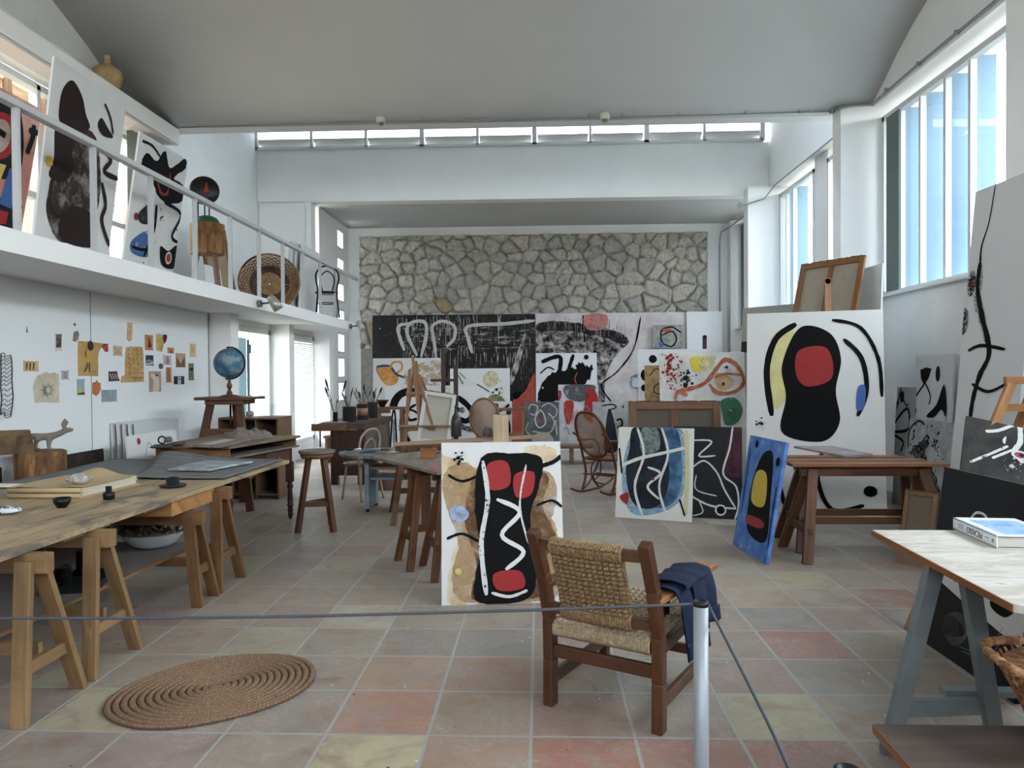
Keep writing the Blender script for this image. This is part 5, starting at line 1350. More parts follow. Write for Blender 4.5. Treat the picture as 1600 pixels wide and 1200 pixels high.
def rocker(loc, rotz, label, scale=1.0):
    t = thing('rocking_chair', label, 'chair', loc, rotz)
    W = .23
    for s in (-1, 1):
        x = s*W
        mb = MB(); mb.tube(smooth_open([(x, -.52, .085), (x, -.30, .022), (x, 0, .014), (x, .30, .03), (x, .55, .10), (x, .68, .17)]), .014, 8); mb.build('rocker', BW, t)
        mb = MB(); mb.tube(smooth_open([(x*.98, -.46, 1.02-.20), (x, -.33, .74), (x*1.05, -.20, .46), (x*1.05, -.14, .25), (x, -.24, .035)]), .017, 8); mb.build('rear_leg', BW, t)
        mb = MB(); mb.tube(smooth_open([(x*1.05, .24, .45), (x*1.08, .14, .30), (x, .02, .17), (x, .16, .03)]), .015, 8); mb.build('front_leg', BW, t)
        mb = MB(); mb.tube(smooth_open([(x*1.05, -.33, .72), (x*1.25, -.10, .70), (x*1.3, .16, .68), (x*1.25, .27, .58), (x*1.1, .20, .46)]), .015, 8); mb.build('armrest', BW, t)
        mb = MB(); mb.tube(smooth_open([(x, -.20, .05), (x, -.02, .16), (x*1.0, -.02, .32), (x*1.0, .10, .40), (x, .22, .36), (x, .2, .2), (x, .06, .12), (x, .3, .04)]), .011, 8); mb.build('scroll', BW, t)
    mb = MB(); mb.tube([(-W, -.22, .25), (W, -.22, .25)], .012, 8); mb.tube([(-W, .10, .22), (W, .10, .22)], .012, 8); mb.build('rung', BW, t)
    mb = MB(); ring = smooth_closed([(-W, -.2, .46), (0, -.22, .455), (W, -.2, .46), (W*1.08, .05, .46), (W, .26, .46), (0, .29, .455), (-W, .26, .46), (-W*1.08, .05, .46)]); mb.tube(ring, .018, 8, closed=True); mb.build('seat_frame', BW, t)
    mb = MB(); cane_oval(mb, Vector((0, .04, .462)), Vector((1, 0, 0)), Vector((0, 1, 0)), None, .23, .24, .018, .0022); mb.build('cane_seat', CANE, t)
    up = Vector((0, -.42, .91)).normalized(); Cc = Vector((0, -.375, .80)); ax = Vector((1, 0, 0))
    ring = [Cc+ax*(W-.01)*math.copysign(abs(math.cos(a))**.8, math.cos(a))+up*.335*math.copysign(abs(math.sin(a))**.85, math.sin(a)) for a in np.linspace(0, 2*PI, 49)[:-1]]
    mb = MB(); mb.tube(ring, .019, 8, closed=True); mb.build('back_hoop', BW, t)
    mb = MB(); cane_oval(mb, Cc, ax, up, None, .215, .325, .0165, .0026); mb.build('cane_back', CANE, t)
    t.scale = (scale,)*3
    return t
rocker((.88, 9.87, 0), -.64, 'bentwood rocking chair with a caned oval back, facing away', .98)

# small cane armchair far back
p = at(762, 700, Y=12.0)
t = thing('cane_armchair', 'small pale cane-backed armchair before the black and white canvas', 'chair', (p.x, 12.1, 0), PI-.15)
for s in (-1, 1):
    mb = MB(); mb.tube([(s*.24, .22, 0), (s*.23, .20, .45)], .018, 8); mb.build('leg', CANE, t)
    mb = MB(); mb.tube([(s*.24, -.22, 0), (s*.23, -.20, .66)], .018, 8); mb.build('leg', CANE, t)
    mb = MB(); mb.tube(smooth_open([(s*.23, .20, .66), (s*.27, 0, .68), (s*.24, -.22, .66)]), .016, 8); mb.build('armrest', CANE, t)
Cc = Vector((0, .25, .86)); up = Vector((0, .15, 1)).normalized()
mb = MB(); mb.tube([Cc+Vector((1, 0, 0))*.24*math.cos(a)+up*(.33*math.sin(a)) for a in np.linspace(0, 2*PI, 37)[:-1]], .018, 8, closed=True); mb.build('back_hoop', CANE, t)
mb = MB(); mb.lathe([(0, -.004), (1, -.004), (1, .004), (0, .004)], c=tuple(Cc), seg=32, M=Matrix(((.225, 0, 0), (0, .0, .9), (0, .31, 0)))); mb.build('back_panel', mottled('#8f7a69', '#a99484', 90, .4, .6, .8), t)
mb = MB(); mb.box((0, 0, .45), (.48, .44, .05)); mb.build('seat', plain('#9b8570', .8), t, bevel=.01)

# ---------------------------------------------------------------- nested trestles at the right with planks
TW = wood('#4a2f1d', '#6c4930', .45)
trestle('trestle', 'front brown wooden trestle of the nested pair at the right', (2.78, 6.42), 0.0, 1.10, .775, .62, .14, .085, TW, group='nested trestles at the right', board=.0)
trestle('trestle', 'rear brown wooden trestle nested behind the front one at the right', (2.86, 6.80), 0.0, 1.10, .775, .62, .14, .085, TW, group='nested trestles at the right')
for (x0, x1, y, lab) in ((2.12, 3.42, 6.36, 'brown plank lying foremost on the nested trestles'), (2.16, 3.36, 6.62, 'middle brown plank on the nested trestles'), (2.2, 3.3, 6.90, 'rearmost brown plank on the nested trestles')):
    mb = MB(); mb.box(((x0+x1)/2, y, .79), (x1-x0, .15, .025)); tag(mb.build('plank', wood('#70482d', '#946744', .5), bevel=.002), lab, 'plank', 'planks on the nested trestles')
P4 = [fl(*q, .81) for q in ((1240, 699), (1300, 699), (1364, 712), (1320, 715))]
slab('flat_canvas', 'grey and pink canvas lying flat on the trestle planks', 'canvas', P4, .8035, .022, mottled('#7b7b78', '#a98c88', 4, .45, .6, .7))

# ---------------------------------------------------------------- table at the right with the book
RT = .86
t = thing('trestle_table', 'whitened wooden tabletop on a grey trestle at the right edge', 'table', (2.6, 3.0, .77))
ta, tb2, tc = fl(1363, 828, RT), fl(1583, 944, RT), fl(1600, 944, RT)
print('RT', ta, tb2)
mb = MB(); mb.prism([(ta.x, ta.y), (tb2.x, tb2.y), (tb2.x+.06, tb2.y-.05), (3.3, 2.25), (3.3, ta.y)], RT-.026, RT)
mb.build('tabletop', mottled('#a89e90', '#c2bcb2', 5, .4, .6, .6, h3='#8f877c', dist=1.0, stretch=(1, 3, 1)), t, world=True, bevel=.002)
mb = MB(); mb.beam((ta.x, ta.y, RT-.013), (tb2.x, tb2.y, RT-.013), .008, .024); mb.build('edge_band', wood('#70401f', '#96602f', .5), t, world=True)
def gleg(name, pxy_t, pxy_b, Yt, Yb, par, wd=.055):
    a = at(*pxy_t, Y=Yt); b2 = at(*pxy_b, Y=Yb); mb = MB(); mb.beam(b2, a, wd, .045, up=(0, 1, .1)); mb.build(name, GREYPAINT, par, world=True, bevel=.003)
l1t = Vector((1.80, 3.10, RT-.03)); 
LA, LB = fl(1388, 1176), fl(1552, 1160)
tg = thing('trestle', 'grey painted trestle under the whitened tabletop at the right', 'trestle', (2.0, 3.0, 0))
YT = 2.96; A1 = at(1462, 893, Y=YT); A1.z = RT-.03; B1 = at(1512, 918, Y=2.80); B1.z = RT-.03
for off, lab in ((0, 'near'), (1.1, 'far')):
    o3 = Vector((off, 0, 0))
    mb = MB(); mb.beam(Vector((LA.x, LA.y, 0))+o3, A1+o3, .062, .045, up=(0, 1, .1)); mb.build('leg', GREYPAINT, tg, world=True, bevel=.003)
    mb = MB(); mb.beam(Vector((LB.x, LB.y-.02, 0))+o3, B1+o3, .062, .045, up=(0, 1, .1)); mb.build('leg', GREYPAINT, tg, world=True, bevel=.003)
    zA = .20; fa = zA/RT; pA = Vector((LA.x, LA.y, 0))*(1-fa)+A1*fa; pB = Vector((LB.x, LB.y, 0))*(1-fa)+B1*fa
    mb = MB(); mb.beam(Vector((pA.x, pA.y, zA))+o3, Vector((pB.x, pB.y, zA))+o3, .03, .07); mb.build('brace', GREYPAINT, tg, world=True, bevel=.002)
mid = (LA+LB)/2
mb = MB(); mb.beam((mid.x, mid.y, .24), (mid.x+1.1, mid.y-.05, .24), .06, .025); mb.build('stretcher', GREYPAINT, tg, world=True, bevel=.002)
mb = MB(); mb.box((2.42, 2.90, RT-.05), (1.4, .10, .04)); mb.build('top_rail', GREYPAINT, tg, world=True)
# the thick art book
ba, bb = fl(1489, 826, RT), fl(1557, 857, RT)
dirv = (bb-ba); Lb = dirv.length; dirv.normalize(); perp = Vector((-dirv.y, dirv.x, 0)); 
if perp.x < 0: perp = -perp
BH = .052
t = thing('book', 'thick white art book with a blue picture cover lying on the whitened table', 'book', (ba.x, ba.y, RT), math.atan2(dirv.y, dirv.x))
Lx = Lb; Wy = .26; sgn = 1 if Vector((-dirv.y, dirv.x, 0)).dot(perp) > 0 else -1
def L3(x, y, z): return (x, sgn*y, z)
cov = plain('#dfe2e4', .25)
mb = MB(); mb.box(L3(Lx/2, Wy/2, .002), (Lx, Wy, .004)); mb.box(L3(Lx/2, Wy/2, BH-.002), (Lx, Wy, .004)); mb.box(L3(Lx/2, .003, BH/2), (Lx, .006, BH)); mb.build('cover', cov, t, bevel=.001)
mb = MB(); mb.box(L3(Lx/2-.0, Wy/2, .0045), (Lx+.003, Wy+.002, .001)); mb.box(L3(Lx/2, Wy/2, BH-.0045), (Lx+.003, Wy+.002, .001)); mb.build('cover_edge', plain('#1d2333', .4), t)
mb = MB()
for k in range(20): mb.box(L3(Lx/2-.002, Wy/2+.004, .006+k*.0021), (Lx-.012, Wy-.014, .0014))
mb.box(L3(Lx/2-.002, Wy/2+.004, BH/2), (Lx-.014, Wy-.016, BH-.010)); mb.build('pages', plain('#c9c5bb', .8), t)
mb = MB(); mb.box(L3(Lx*.55, Wy*.52, BH+.0003), (Lx*.78, Wy*.72, .0006)); mb.build('cover_picture', mottled('#6f9ccd', '#a9c4dd', 9, .42, .58, .3, h3='#5d6f7d'), t)
def text_on(txt, size, par, M, mat, name, align='CENTER', ext=.0004):
    cu = bpy.data.curves.new(name, 'FONT'); cu.body = txt; cu.size = size; cu.extrude = ext; cu.align_x = align; cu.align_y = 'CENTER'
    o = bpy.data.objects.new(name, cu); COL.objects.link(o)
    dg = bpy.context.evaluated_depsgraph_get(); me = bpy.data.meshes.new_from_object(o.evaluated_get(dg)); bpy.data.objects.remove(o, do_unlink=True)
    me.materials.clear(); me.materials.append(mat)
    o = bpy.data.objects.new(name, me); COL.objects.link(o); o.parent = par; o.matrix_basis = M; return o
# spine lettering reads upside down from the viewer's side
zc = Vector((0, -sgn, 0)); 
def spineM(x, z):
    ex = Vector((-1, 0, 0)) if True else Vector((1, 0, 0)); ey = Vector((0, 0, -1)); ez = ex.cross(ey)
    if ez.dot(zc) < 0: ex = -ex; ez = ex.cross(ey)
    m = Matrix.Identity(4)
    for i in range(3): m[i][0] = ex[i]; m[i][1] = ey[i]; m[i][2] = ez[i]
    return Matrix.Translation((x, -sgn*.0006, z)) @ m
ink = plain('#1a1a1c', .5)
text_on('PICASSO', .036, t, spineM(Lx*.52, BH/2), ink, 'title_lettering')
for k, z in enumerate((.034, .026, .018)):
    mb = MB(); mb.box((Lx*.20, -sgn*.0006, z), (Lx*.12, .0006, .0022)); 
    mb.build('spine_line', ink, t)
mb = MB(); mb.box((Lx*.80, -sgn*.0006, .028), (Lx*.09, .0006, .0022)); mb.build('spine_line', ink, t)
mb = MB(); mb.tube([(Lx*.925, 0, BH/2), (Lx*.925, -sgn*.0012, BH/2)], .008, 14); mb.build('publisher_mark', plain('#8d7a3c', .4), t)
# low dark bench board with basket
LZ = .42
t = thing('low_table', 'low dark-topped wooden bench at the lower right corner', 'bench', (1.9, 2.2, 0))
e1 = fl(1365, 1131, LZ); e2 = fl(1430, 1205, LZ)
dd = (e2-e1).normalized(); e3 = e1+dd*1.1
mb = MB(); mb.prism([(e1.x, e1.y), (e3.x, e3.y), (2.9, e3.y), (2.9, e1.y)], LZ-.03, LZ); mb.build('tabletop', wood('#4b413c', '#675b54', .5, 1.2, 12), t, world=True, bevel=.002)
mb = MB(); mb.beam((e1.x-.001, e1.y, LZ-.015), (e3.x-.001, e3.y, LZ-.015), .006, .028); mb.build('edge_band', wood('#7b4f30', '#a07350', .5), t, world=True)
for (x, y) in ((e3.x+.35, e3.y+.1), (2.8, e3.y+.1), (2.8, e1.y-.08), (e1.x+.75, e1.y-.08)):
    mb = MB(); mb.box((x, y, (LZ-.03)/2), (.06, .06, LZ-.03)); mb.build('leg', DARKWOOD, t, world=True)
bc = at(1715, 1175, Z=LZ)
t = thing('basket', 'coarse brown woven basket with a thick braided rim on the low bench', 'basket', (bc.x, bc.y, LZ))
STRAW = mottled('#6a452b', '#9a7452', 30, .4, .6, .85, bump=.004, h3='#b99a78')
def brad(z): return .15+.10*(z/.24)**1.3
mb = MB()
for k in range(24):
    z = .006+k*.0095
    mb.tube([((brad(z)+.0045*math.sin(a*22+k*PI))*math.cos(a), (brad(z)+.0045*math.sin(a*22+k*PI))*math.sin(a), z+.002*math.sin(a*5+k)) for a in np.linspace(0, 2*PI, 133)[:-1]], .0058, 5, closed=True)
mb.lathe([(0, .004), (.15, .004), (.15, .01), (0, .01)], seg=32)
mb.lathe([(brad(z)-.006, z) for z in np.linspace(.01, .235, 8)], seg=40); mb.build('basket_wall', STRAW, t)
mb = MB()
for k in range(44):
    a = 2*PI*k/44; mb.tube([(brad(z)*1.03*math.cos(a+.02*math.sin(z*60)), brad(z)*1.03*math.sin(a), z) for z in (.0, .08, .16, .24)], .0045, 5)
mb.build('stake', STRAW, t)['kind'] = 'stuff'
def rimp(a, w, ph): return ((.258+.030*max(0, math.cos(a-PI+.3))**3+w*math.cos(a*34+ph))*math.cos(a), (.258+.030*max(0, math.cos(a-PI+.3))**3+w*math.cos(a*34+ph))*math.sin(a), .243+.03*max(0, math.cos(a-PI+.3))**3+w*math.sin(a*34+ph))
mb = MB()
for ph in (0, 2*PI/3, 4*PI/3): mb.tube([rimp(a, .007, ph) for a in np.linspace(0, 2*PI, 301)[:-1]], .0085, 5, closed=True)
mb.build('braided_rim', STRAW, t)
# small stretched canvases leaning on the trestles
# ================================================================== canvases: plain generic stand-ins of the same size and colours
random.seed(55)
class Canvas:
    def __init__(s, label, bl, br, tl, group=None, thick=.022, ground=None, eps=.0006, stretcher=True, name='painting', lens_px=True, flip=False):
        bl, br, tl = Vector(bl), Vector(br), Vector(tl)
        U = br-bl; s.W = U.length; U.normalize(); V = tl-bl; V -= U*V.dot(U); s.H = V.length; V.normalize(); N = U.cross(V)
        m = Matrix.Identity(4)
        for i in range(3): m[i][0] = U[i]; m[i][1] = -N[i]; m[i][2] = V[i]; m[i][3] = bl[i]
        s.M = m; s.bl, s.U, s.V, s.N = bl, U, V, N; s.k = 0; s.eps = eps
        s.t = thing(name, label, 'painting' if name == 'painting' else 'canvas', M=m, group=group)
        s.mb = MB(); s.mats = [ground or CANVASW]; s.thick = thick; s.stretcher = stretcher
        s.mb.box((s.W/2, thick*.46, s.H/2), (s.W, thick*.92, s.H))
        s.rs = random.Random(hash(label) % 1000 if False else len(label)*7+int(s.W*1000))
    def loc(s, px, py):
        d = CW*F_PX + CR*(px-800) - CU*(py-600); t = (s.bl-CAMP).dot(s.N)/d.dot(s.N); q = CAMP+d*t-s.bl
        return (q.dot(s.U), q.dot(s.V))
    def P(s, pts):
        return [s.loc(*p) for p in pts]
    def cl(s, x, z): return (min(max(x, .0008), s.W-.0008), min(max(z, .0008), s.H-.0008))
    def mi(s, mat):
        if isinstance(mat, str): mat = plain(mat, .65, var=.06, scale=18)
        if mat not in s.mats: s.mats.append(mat)
        return s.mats.index(mat)
    def blob(s, mat, pts, k=6, jit=0.0, px=True, smooth=True):
        p = s.P(pts) if px else [(a*s.W, b2*s.H) for a, b2 in pts]
        if smooth: p = smooth_closed(p, k)
        if jit: p = [(x+s.rs.gauss(0, jit), z+s.rs.gauss(0, jit)) for x, z in p]
        s.k += 1; y = -s.eps*s.k; i0 = len(s.mb.v); m = s.mi(mat)
        p = [s.cl(*q) for q in p]
        for x, z in p: s.mb.v.append((x, y, z))
        ar = sum(p[i][0]*p[(i+1) % len(p)][1]-p[(i+1) % len(p)][0]*p[i][1] for i in range(len(p)))
        idx = list(range(i0, i0+len(p)))
        if ar < 0: idx = idx[::-1]
        s.mb.face(idx, m); return s
    def stroke(s, mat, pts, w, px=True, k=6, jit=.06, w2=None):
        """w in metres"""
        p = s.P(pts) if px else [(a*s.W, b2*s.H) for a, b2 in pts]
        p = smooth_open(p, k) if len(p) > 2 else smooth_open([p[0], ((p[0][0]+p[-1][0])/2, (p[0][1]+p[-1][1])/2), p[-1]], k)
        s.k += 1; y = -s.eps*s.k; m = s.mi(mat); n = len(p); L = []; Rr = []
        for i, (x, z) in enumerate(p):
            a = p[max(i-1, 0)]; b2 = p[min(i+1, n-1)]; dx, dz = b2[0]-a[0], b2[1]-a[1]; l = math.hypot(dx, dz) or 1
            u = i/(n-1); ww = (w if w2 is None else w*(1-u)+w2*u)/2*(1+s.rs.uniform(-jit, jit)*2); ww *= min(1, .55+3*min(u, 1-u)*2)
            L.append(s.cl(x-dz/l*ww, z+dx/l*ww)); Rr.append(s.cl(x+dz/l*ww, z-dx/l*ww))
        for i in range(n-1):
            i0 = len(s.mb.v)
            for q in (Rr[i], Rr[i+1], L[i+1], L[i]): s.mb.v.append((q[0], y, q[1]))
            s.mb.face([i0, i0+1, i0+2, i0+3], m)
        return s
    def dot(s, mat, c, r, px=True, ry=None, jit=.03):
        cx, cz = s.loc(*c) if px else (c[0]*s.W, c[1]*s.H); ry = ry or r
        p = [(cx+r*(1+s.rs.uniform(-jit, jit))*math.cos(a), cz+ry*(1+s.rs.uniform(-jit, jit))*math.sin(a)) for a in np.linspace(0, 2*PI, 25)[:-1]]
        s.k += 1; y = -s.eps*s.k; i0 = len(s.mb.v)
        for q in p: q = s.cl(*q); s.mb.v.append((q[0], y, q[1]))
        s.mb.face(list(range(i0, i0+24)), s.mi(mat)); return s
    def splat(s, mat, c, R, n, rmin=.004, rmax=.02, px=True, rz=None):
        cx, cz = s.loc(*c) if px else (c[0]*s.W, c[1]*s.H); s.k += 1; y = -s.eps*s.k; m = s.mi(mat); rz = rz or R
        for _ in range(n):
            a = s.rs.uniform(0, 2*PI); d = abs(s.rs.gauss(0, .5)); r = rmin+(rmax-rmin)*s.rs.random()**3
            x, z = cx+R*d*math.cos(a), cz+rz*d*math.sin(a)
            if not (r < x < s.W-r and r < z < s.H-r): continue
            i0 = len(s.mb.v)
            for q in range(8): s.mb.v.append((x+r*math.cos(q*PI/4)*s.rs.uniform(.7, 1.2), y, z+r*math.sin(q*PI/4)*s.rs.uniform(.7, 1.2)))
            s.mb.face(list(range(i0, i0+8)), m)
        return s
    def rect(s, mat, a, b2, px=False):
        return s.blob(mat, [(a[0], a[1]), (b2[0], a[1]), (b2[0], b2[1]), (a[0], b2[1])], px=px, smooth=False)
    def drips(s, mat, x0, x1, z, n, lmin, lmax, w=.006):
        s.k += 1; y = -s.eps*s.k; m = s.mi(mat)
        for _ in range(n):
            x = s.W*s.rs.uniform(x0, x1); zz = s.H*(z+s.rs.uniform(-.06, .06)); l = s.H*s.rs.uniform(lmin, lmax); i0 = len(s.mb.v)
            for q in ((x, zz-l), (x+w, zz-l), (x+w, zz), (x, zz)): q = s.cl(*q); s.mb.v.append((q[0], y, q[1]))
            s.mb.face([i0, i0+1, i0+2, i0+3], m)
        return s
    def done(s, wood_m=None):
        s.mb.build('painted_face', s.mats, s.t)
        if s.stretcher:
            wm = wood_m or wood('#8a6a4a', '#ab8a66', .6); T = s.thick; w = min(.05, s.W*.12)
            mb = MB(); y = T*.96+.001
            mb.box((w/2+.003, y, s.H/2), (w, T*.1, s.H-.006)); mb.box((s.W-w/2-.003, y, s.H/2), (w, T*.1, s.H-.006)); mb.box((s.W/2, y, w/2+.003), (s.W-2*w-.006, T*.1, w)); mb.box((s.W/2, y, s.H-w/2-.003), (s.W-2*w-.006, T*.1, w))
            mb.build('stretcher', wm, s.t)
        return s
K = '#0a0a0a'; KB = plain('#0a0a0b', .8, var=.15, scale=15, spec=.15)
KD = dry('#151413', 45, .47); KDD = dry('#161514', 70, .54)
RED = plain('#8e211f', .6, var=.12, scale=14); REDL = plain('#a64a40', .7, var=.2, scale=9)
WHT = plain('#c9c8c5', .7, var=.06, scale=25); GRYW = dry('#c4c3c1', 30, .42)

# --- the large foreground painting
bl, br = fl(690, 946), fl(883, 941)
top = at(686, 692, Y=bl.y+.22)
c = Canvas('large painting of black, red and white shapes on a tan-stained ground, in the foreground', bl, br, top, thick=.03, ground=plain('#c6c5c3', .75, var=.05, scale=4))
TAN = mottled('#b19a77', '#cfc4ad', 5, .4, .62, .8, h3='#d3d0c9'); TAN2 = mottled('#8b6a48', '#b3916a', 6, .4, .62, .8)
c.blob(TAN, [(688, 712), (720, 722), (742, 735), (745, 800), (735, 850), (740, 900), (735, 940), (702, 944), (706, 870), (722, 820), (700, 770), (690, 745)], 8, .006)
c.blob(TAN, [(820, 700), (850, 696), (868, 704), (870, 720), (850, 722), (826, 712)], 6, .006)
c.blob(TAN2, [(728, 745), (752, 730), (762, 760), (760, 830), (742, 860), (728, 800)], 8, .005)
c.blob(TAN2, [(815, 800), (862, 812), (872, 850), (862, 925), (800, 938), (742, 940), (752, 890), (800, 870)], 8, .005)
c.blob(dry('#a38663', 3.2, .47, soft=.16), [(692, 745), (722, 722), (760, 740), (820, 728), (862, 742), (870, 780), (862, 820), (878, 870), (872, 930), (800, 942), (720, 938), (706, 900), (716, 850), (700, 800)], 8, .004)
c.blob(dry('#5a4029', 4.5, .50, soft=.12), [(738, 750), (800, 722), (856, 745), (848, 790), (868, 840), (850, 880), (862, 925), (790, 940), (738, 936), (744, 880), (728, 820)], 8, .004)
c.blob(dry('#8fa0ba', 12, .40, soft=.08), [(703, 797), (718, 790), (732, 800), (728, 812), (710, 815)], 6)
c.blob(KB, [(752, 716), (800, 708), (846, 716), (842, 760), (828, 810), (838, 870), (826, 934), (744, 938), (750, 860), (742, 790)], 8, .002)
c.stroke(KB, [(700, 742), (722, 752), (746, 744)], .02); c.stroke(KB, [(698, 842), (722, 834), (748, 846)], .02); c.stroke(KB, [(838, 790), (862, 782), (878, 792)], .018); c.stroke(KB, [(846, 728), (864, 722), (878, 712)], .03)
c.blob(RED, [(762, 726), (792, 722), (796, 758), (764, 764)], 6); c.blob(RED, [(804, 742), (834, 738), (830, 772), (806, 776)], 6)
c.stroke(GRYW, [(754, 720), (762, 780), (752, 850), (760, 930)], .034)
c.stroke(WHT, [(776, 780), (812, 800), (784, 836), (818, 862), (790, 890)], .030, jit=.03)
c.stroke(GRYW, [(822, 726), (812, 790), (826, 850)], .014)
c.blob(RED, [(772, 896), (812, 892), (818, 918), (778, 922)], 6); c.stroke(WHT, [(768, 926), (796, 932), (824, 922)], .02)
c.splat(KB, (716, 715), .05, 50, .002, .012); c.splat(KB, (730, 820), .4, 40, .001, .004, rz=.5)
c.dot('#b9ad5c', (716, 893), .022)
c.done()

# --- group on the floor right of the rocking chair
bl, br = fl(961, 808), fl(1081, 816); tl = at(962, 667, Y=bl.y+.20)
c = Canvas('square blue-black painting crossed by thick white lines, on the floor beside the rocking chair', bl, br, tl, ground=plain('#cdccc5', .75, var=.04, scale=5), eps=.0008)
BL = mottled('#23405c', '#4f7490', 5, .4, .62, .7); BLK = mottled('#101216', '#1d2632', 6, .4, .6, .7)
c.blob(dry('#7fa0b4', 8, .44, soft=.15), [(995, 668), (1062, 668), (1070, 720), (1066, 775), (1035, 800), (985, 800), (972, 740)], 8)
c.blob(BL, [(1022, 668), (1056, 668), (1066, 720), (1062, 770), (1040, 792), (1015, 780)], 8)
c.blob(BLK, [(990, 668), (1028, 668), (1040, 700), (1046, 745), (1034, 785), (1008, 795), (986, 780), (978, 735), (984, 700)], 8)
c.blob(mottled('#4d5a57', '#7c8884', 14, .4, .6, .8), [(1004, 668), (1026, 668), (1030, 702), (1002, 706)], 4)
c.blob('#c3ba8f', [(1058, 668), (1078, 668), (1079, 760), (1079, 812), (1052, 812), (1068, 770), (1068, 715)], 5) if False else None
c.stroke('#bfb791', [(1072, 672), (1074, 740), (1070, 808)], .05)
c.stroke(WHT, [(970, 728), (1000, 716), (1036, 708), (1070, 700)], .035); c.stroke(WHT, [(996, 668), (1006, 710), (992, 760), (1004, 806)], .028)
c.stroke(WHT, [(1034, 668), (1044, 710), (1030, 760), (1042, 806)], .026); c.stroke(WHT, [(1012, 730), (1032, 740), (1012, 760), (1030, 780)], .026); c.dot('#6b2530', (1020, 748), .02)
c.stroke(KB, [(968, 700), (972, 740)], .02); c.blob(RED, [(968, 776), (982, 770), (980, 788)], 3); c.stroke(KB, [(1062, 780), (1070, 806)], .02)
c.done()
bl, br = fl(1062, 800), fl(1155, 812); br = fl(1152, 813); bl = Vector((bl.x-.12, br.y+.08+.12, 0)); br = Vector((br.x, br.y+.02, 0))
tl = at(1048, 666, Y=bl.y+.18)
c = Canvas('black painting scrawled with white outlines, just behind the blue-black square', bl, br+Vector((.06, 0, 0)), tl, ground=plain('#0c0c0f', .6, var=.3, scale=5), eps=.0008)
c.blob(mottled('#2a141b', '#43202b', 8, .4, .6, .7), [(1143, 668), (1166, 668), (1162, 720), (1158, 745), (1132, 735)], 4)
c.stroke(WHT, [(1145, 666), (1140, 700), (1130, 740), (1150, 760), (1154, 790), (1148, 812)], .020); c.stroke(WHT, [(1082, 688), (1112, 690), (1092, 712), (1118, 712)], .018)
c.stroke(WHT, [(1080, 732), (1100, 720), (1120, 738), (1132, 765), (1150, 795)], .018); c.stroke(WHT, [(1080, 775), (1110, 790), (1150, 795)], .020)
c.stroke(WHT, [(1088, 742), (1088, 765), (1120, 775)], .012); c.dot(WHT, (1126, 797), .06); c.dot(KB, (1126, 797), .043); c.stroke(WHT, [(1092, 782), (1098, 800), (1082, 806)], .012)
c.done()
# blue upright painting leaning on the trestles
bl, br = fl(1145, 850), fl(1197, 882); tl = at(1173.5, 680, X=bl.x+.17); tl = Vector((bl.x+.17, bl.y, 1.0))
c = Canvas('narrow cobalt blue painting with a black and yellow shape, leaning on the trestles', bl, br, tl, thick=.03, ground=mottled('#3f66a6', '#5b80bd', 9, .4, .62, .7, h3='#8fa9cf'), eps=.0006)
print('BLUE W,H', c.W, c.H)
c.blob(KB, [(1196, 706), (1208, 712), (1204, 780), (1196, 846), (1168, 828), (1172, 770), (1184, 726)], 8)
c.blob(plain('#b9a23a', .6, var=.1, scale=30), [(1182, 738), (1198, 742), (1194, 790), (1174, 782)], 6)
c.blob(RED, [(1168, 804), (1192, 814), (1190, 826), (1168, 818)], 4); c.dot(KB, (1183, 694), .035); c.dot(KB, (1216, 722), .04)
c.stroke(KB, [(1174, 700), (1166, 750), (1158, 800)], .014); c.stroke(KB, [(1214, 760), (1206, 810), (1200, 858)], .016)
c.done()
# very large white canvas
bl, br = fl(1166, 797), fl(1386, 809); tl = at(1178, 490, Y=bl.y+.30)
c = Canvas('huge white canvas with a bold black, red and yellow abstract form, behind the trestles', bl, br, tl, thick=.035, ground=plain('#cfcecb', .75, var=.02, scale=3), eps=.001)
print('R1', c.W, c.H)
c.blob(plain('#c6bd85', .7, var=.1, scale=6), [(1204, 530), (1240, 516), (1238, 600), (1214, 640), (1202, 610)], 4)
c.stroke(KB, [(1244, 506), (1212, 530), (1198, 580), (1206, 650)], .07, jit=.03)
c.blob(KB, [(1250, 512), (1296, 520), (1314, 560), (1306, 610), (1312, 660), (1284, 690), (1222, 676), (1228, 620), (1222, 570)], 8)
c.blob(RED, [(1248, 548), (1292, 544), (1300, 590), (1262, 604), (1244, 585)], 6)
c.stroke(KB, [(1300, 500), (1344, 512), (1372, 560), (1378, 620)], .04); c.stroke(KB, [(1318, 530), (1346, 560), (1354, 610), (1340, 650)], .05, jit=.03)
c.blob(plain('#3a5f9c', .6), [(1340, 606), (1352, 604), (1350, 636), (1338, 640)], 5)
c.stroke(KB, [(1222, 690), (1216, 740), (1226, 790)], .045); c.stroke(KB, [(1286, 700), (1278, 750), (1300, 796), (1350, 790)], .045); c.dot(KB, (1360, 768), .07, ry=.06)
c.splat(KB, (1188, 662), .07, 40, .004, .016)
c.blob(plain('#2f4a3f', .6), [(1336, 724), (1366, 722), (1360, 734), (1344, 734)], 4); c.splat(KB, (1336, 740), .06, 40, .003, .014)
c.done()
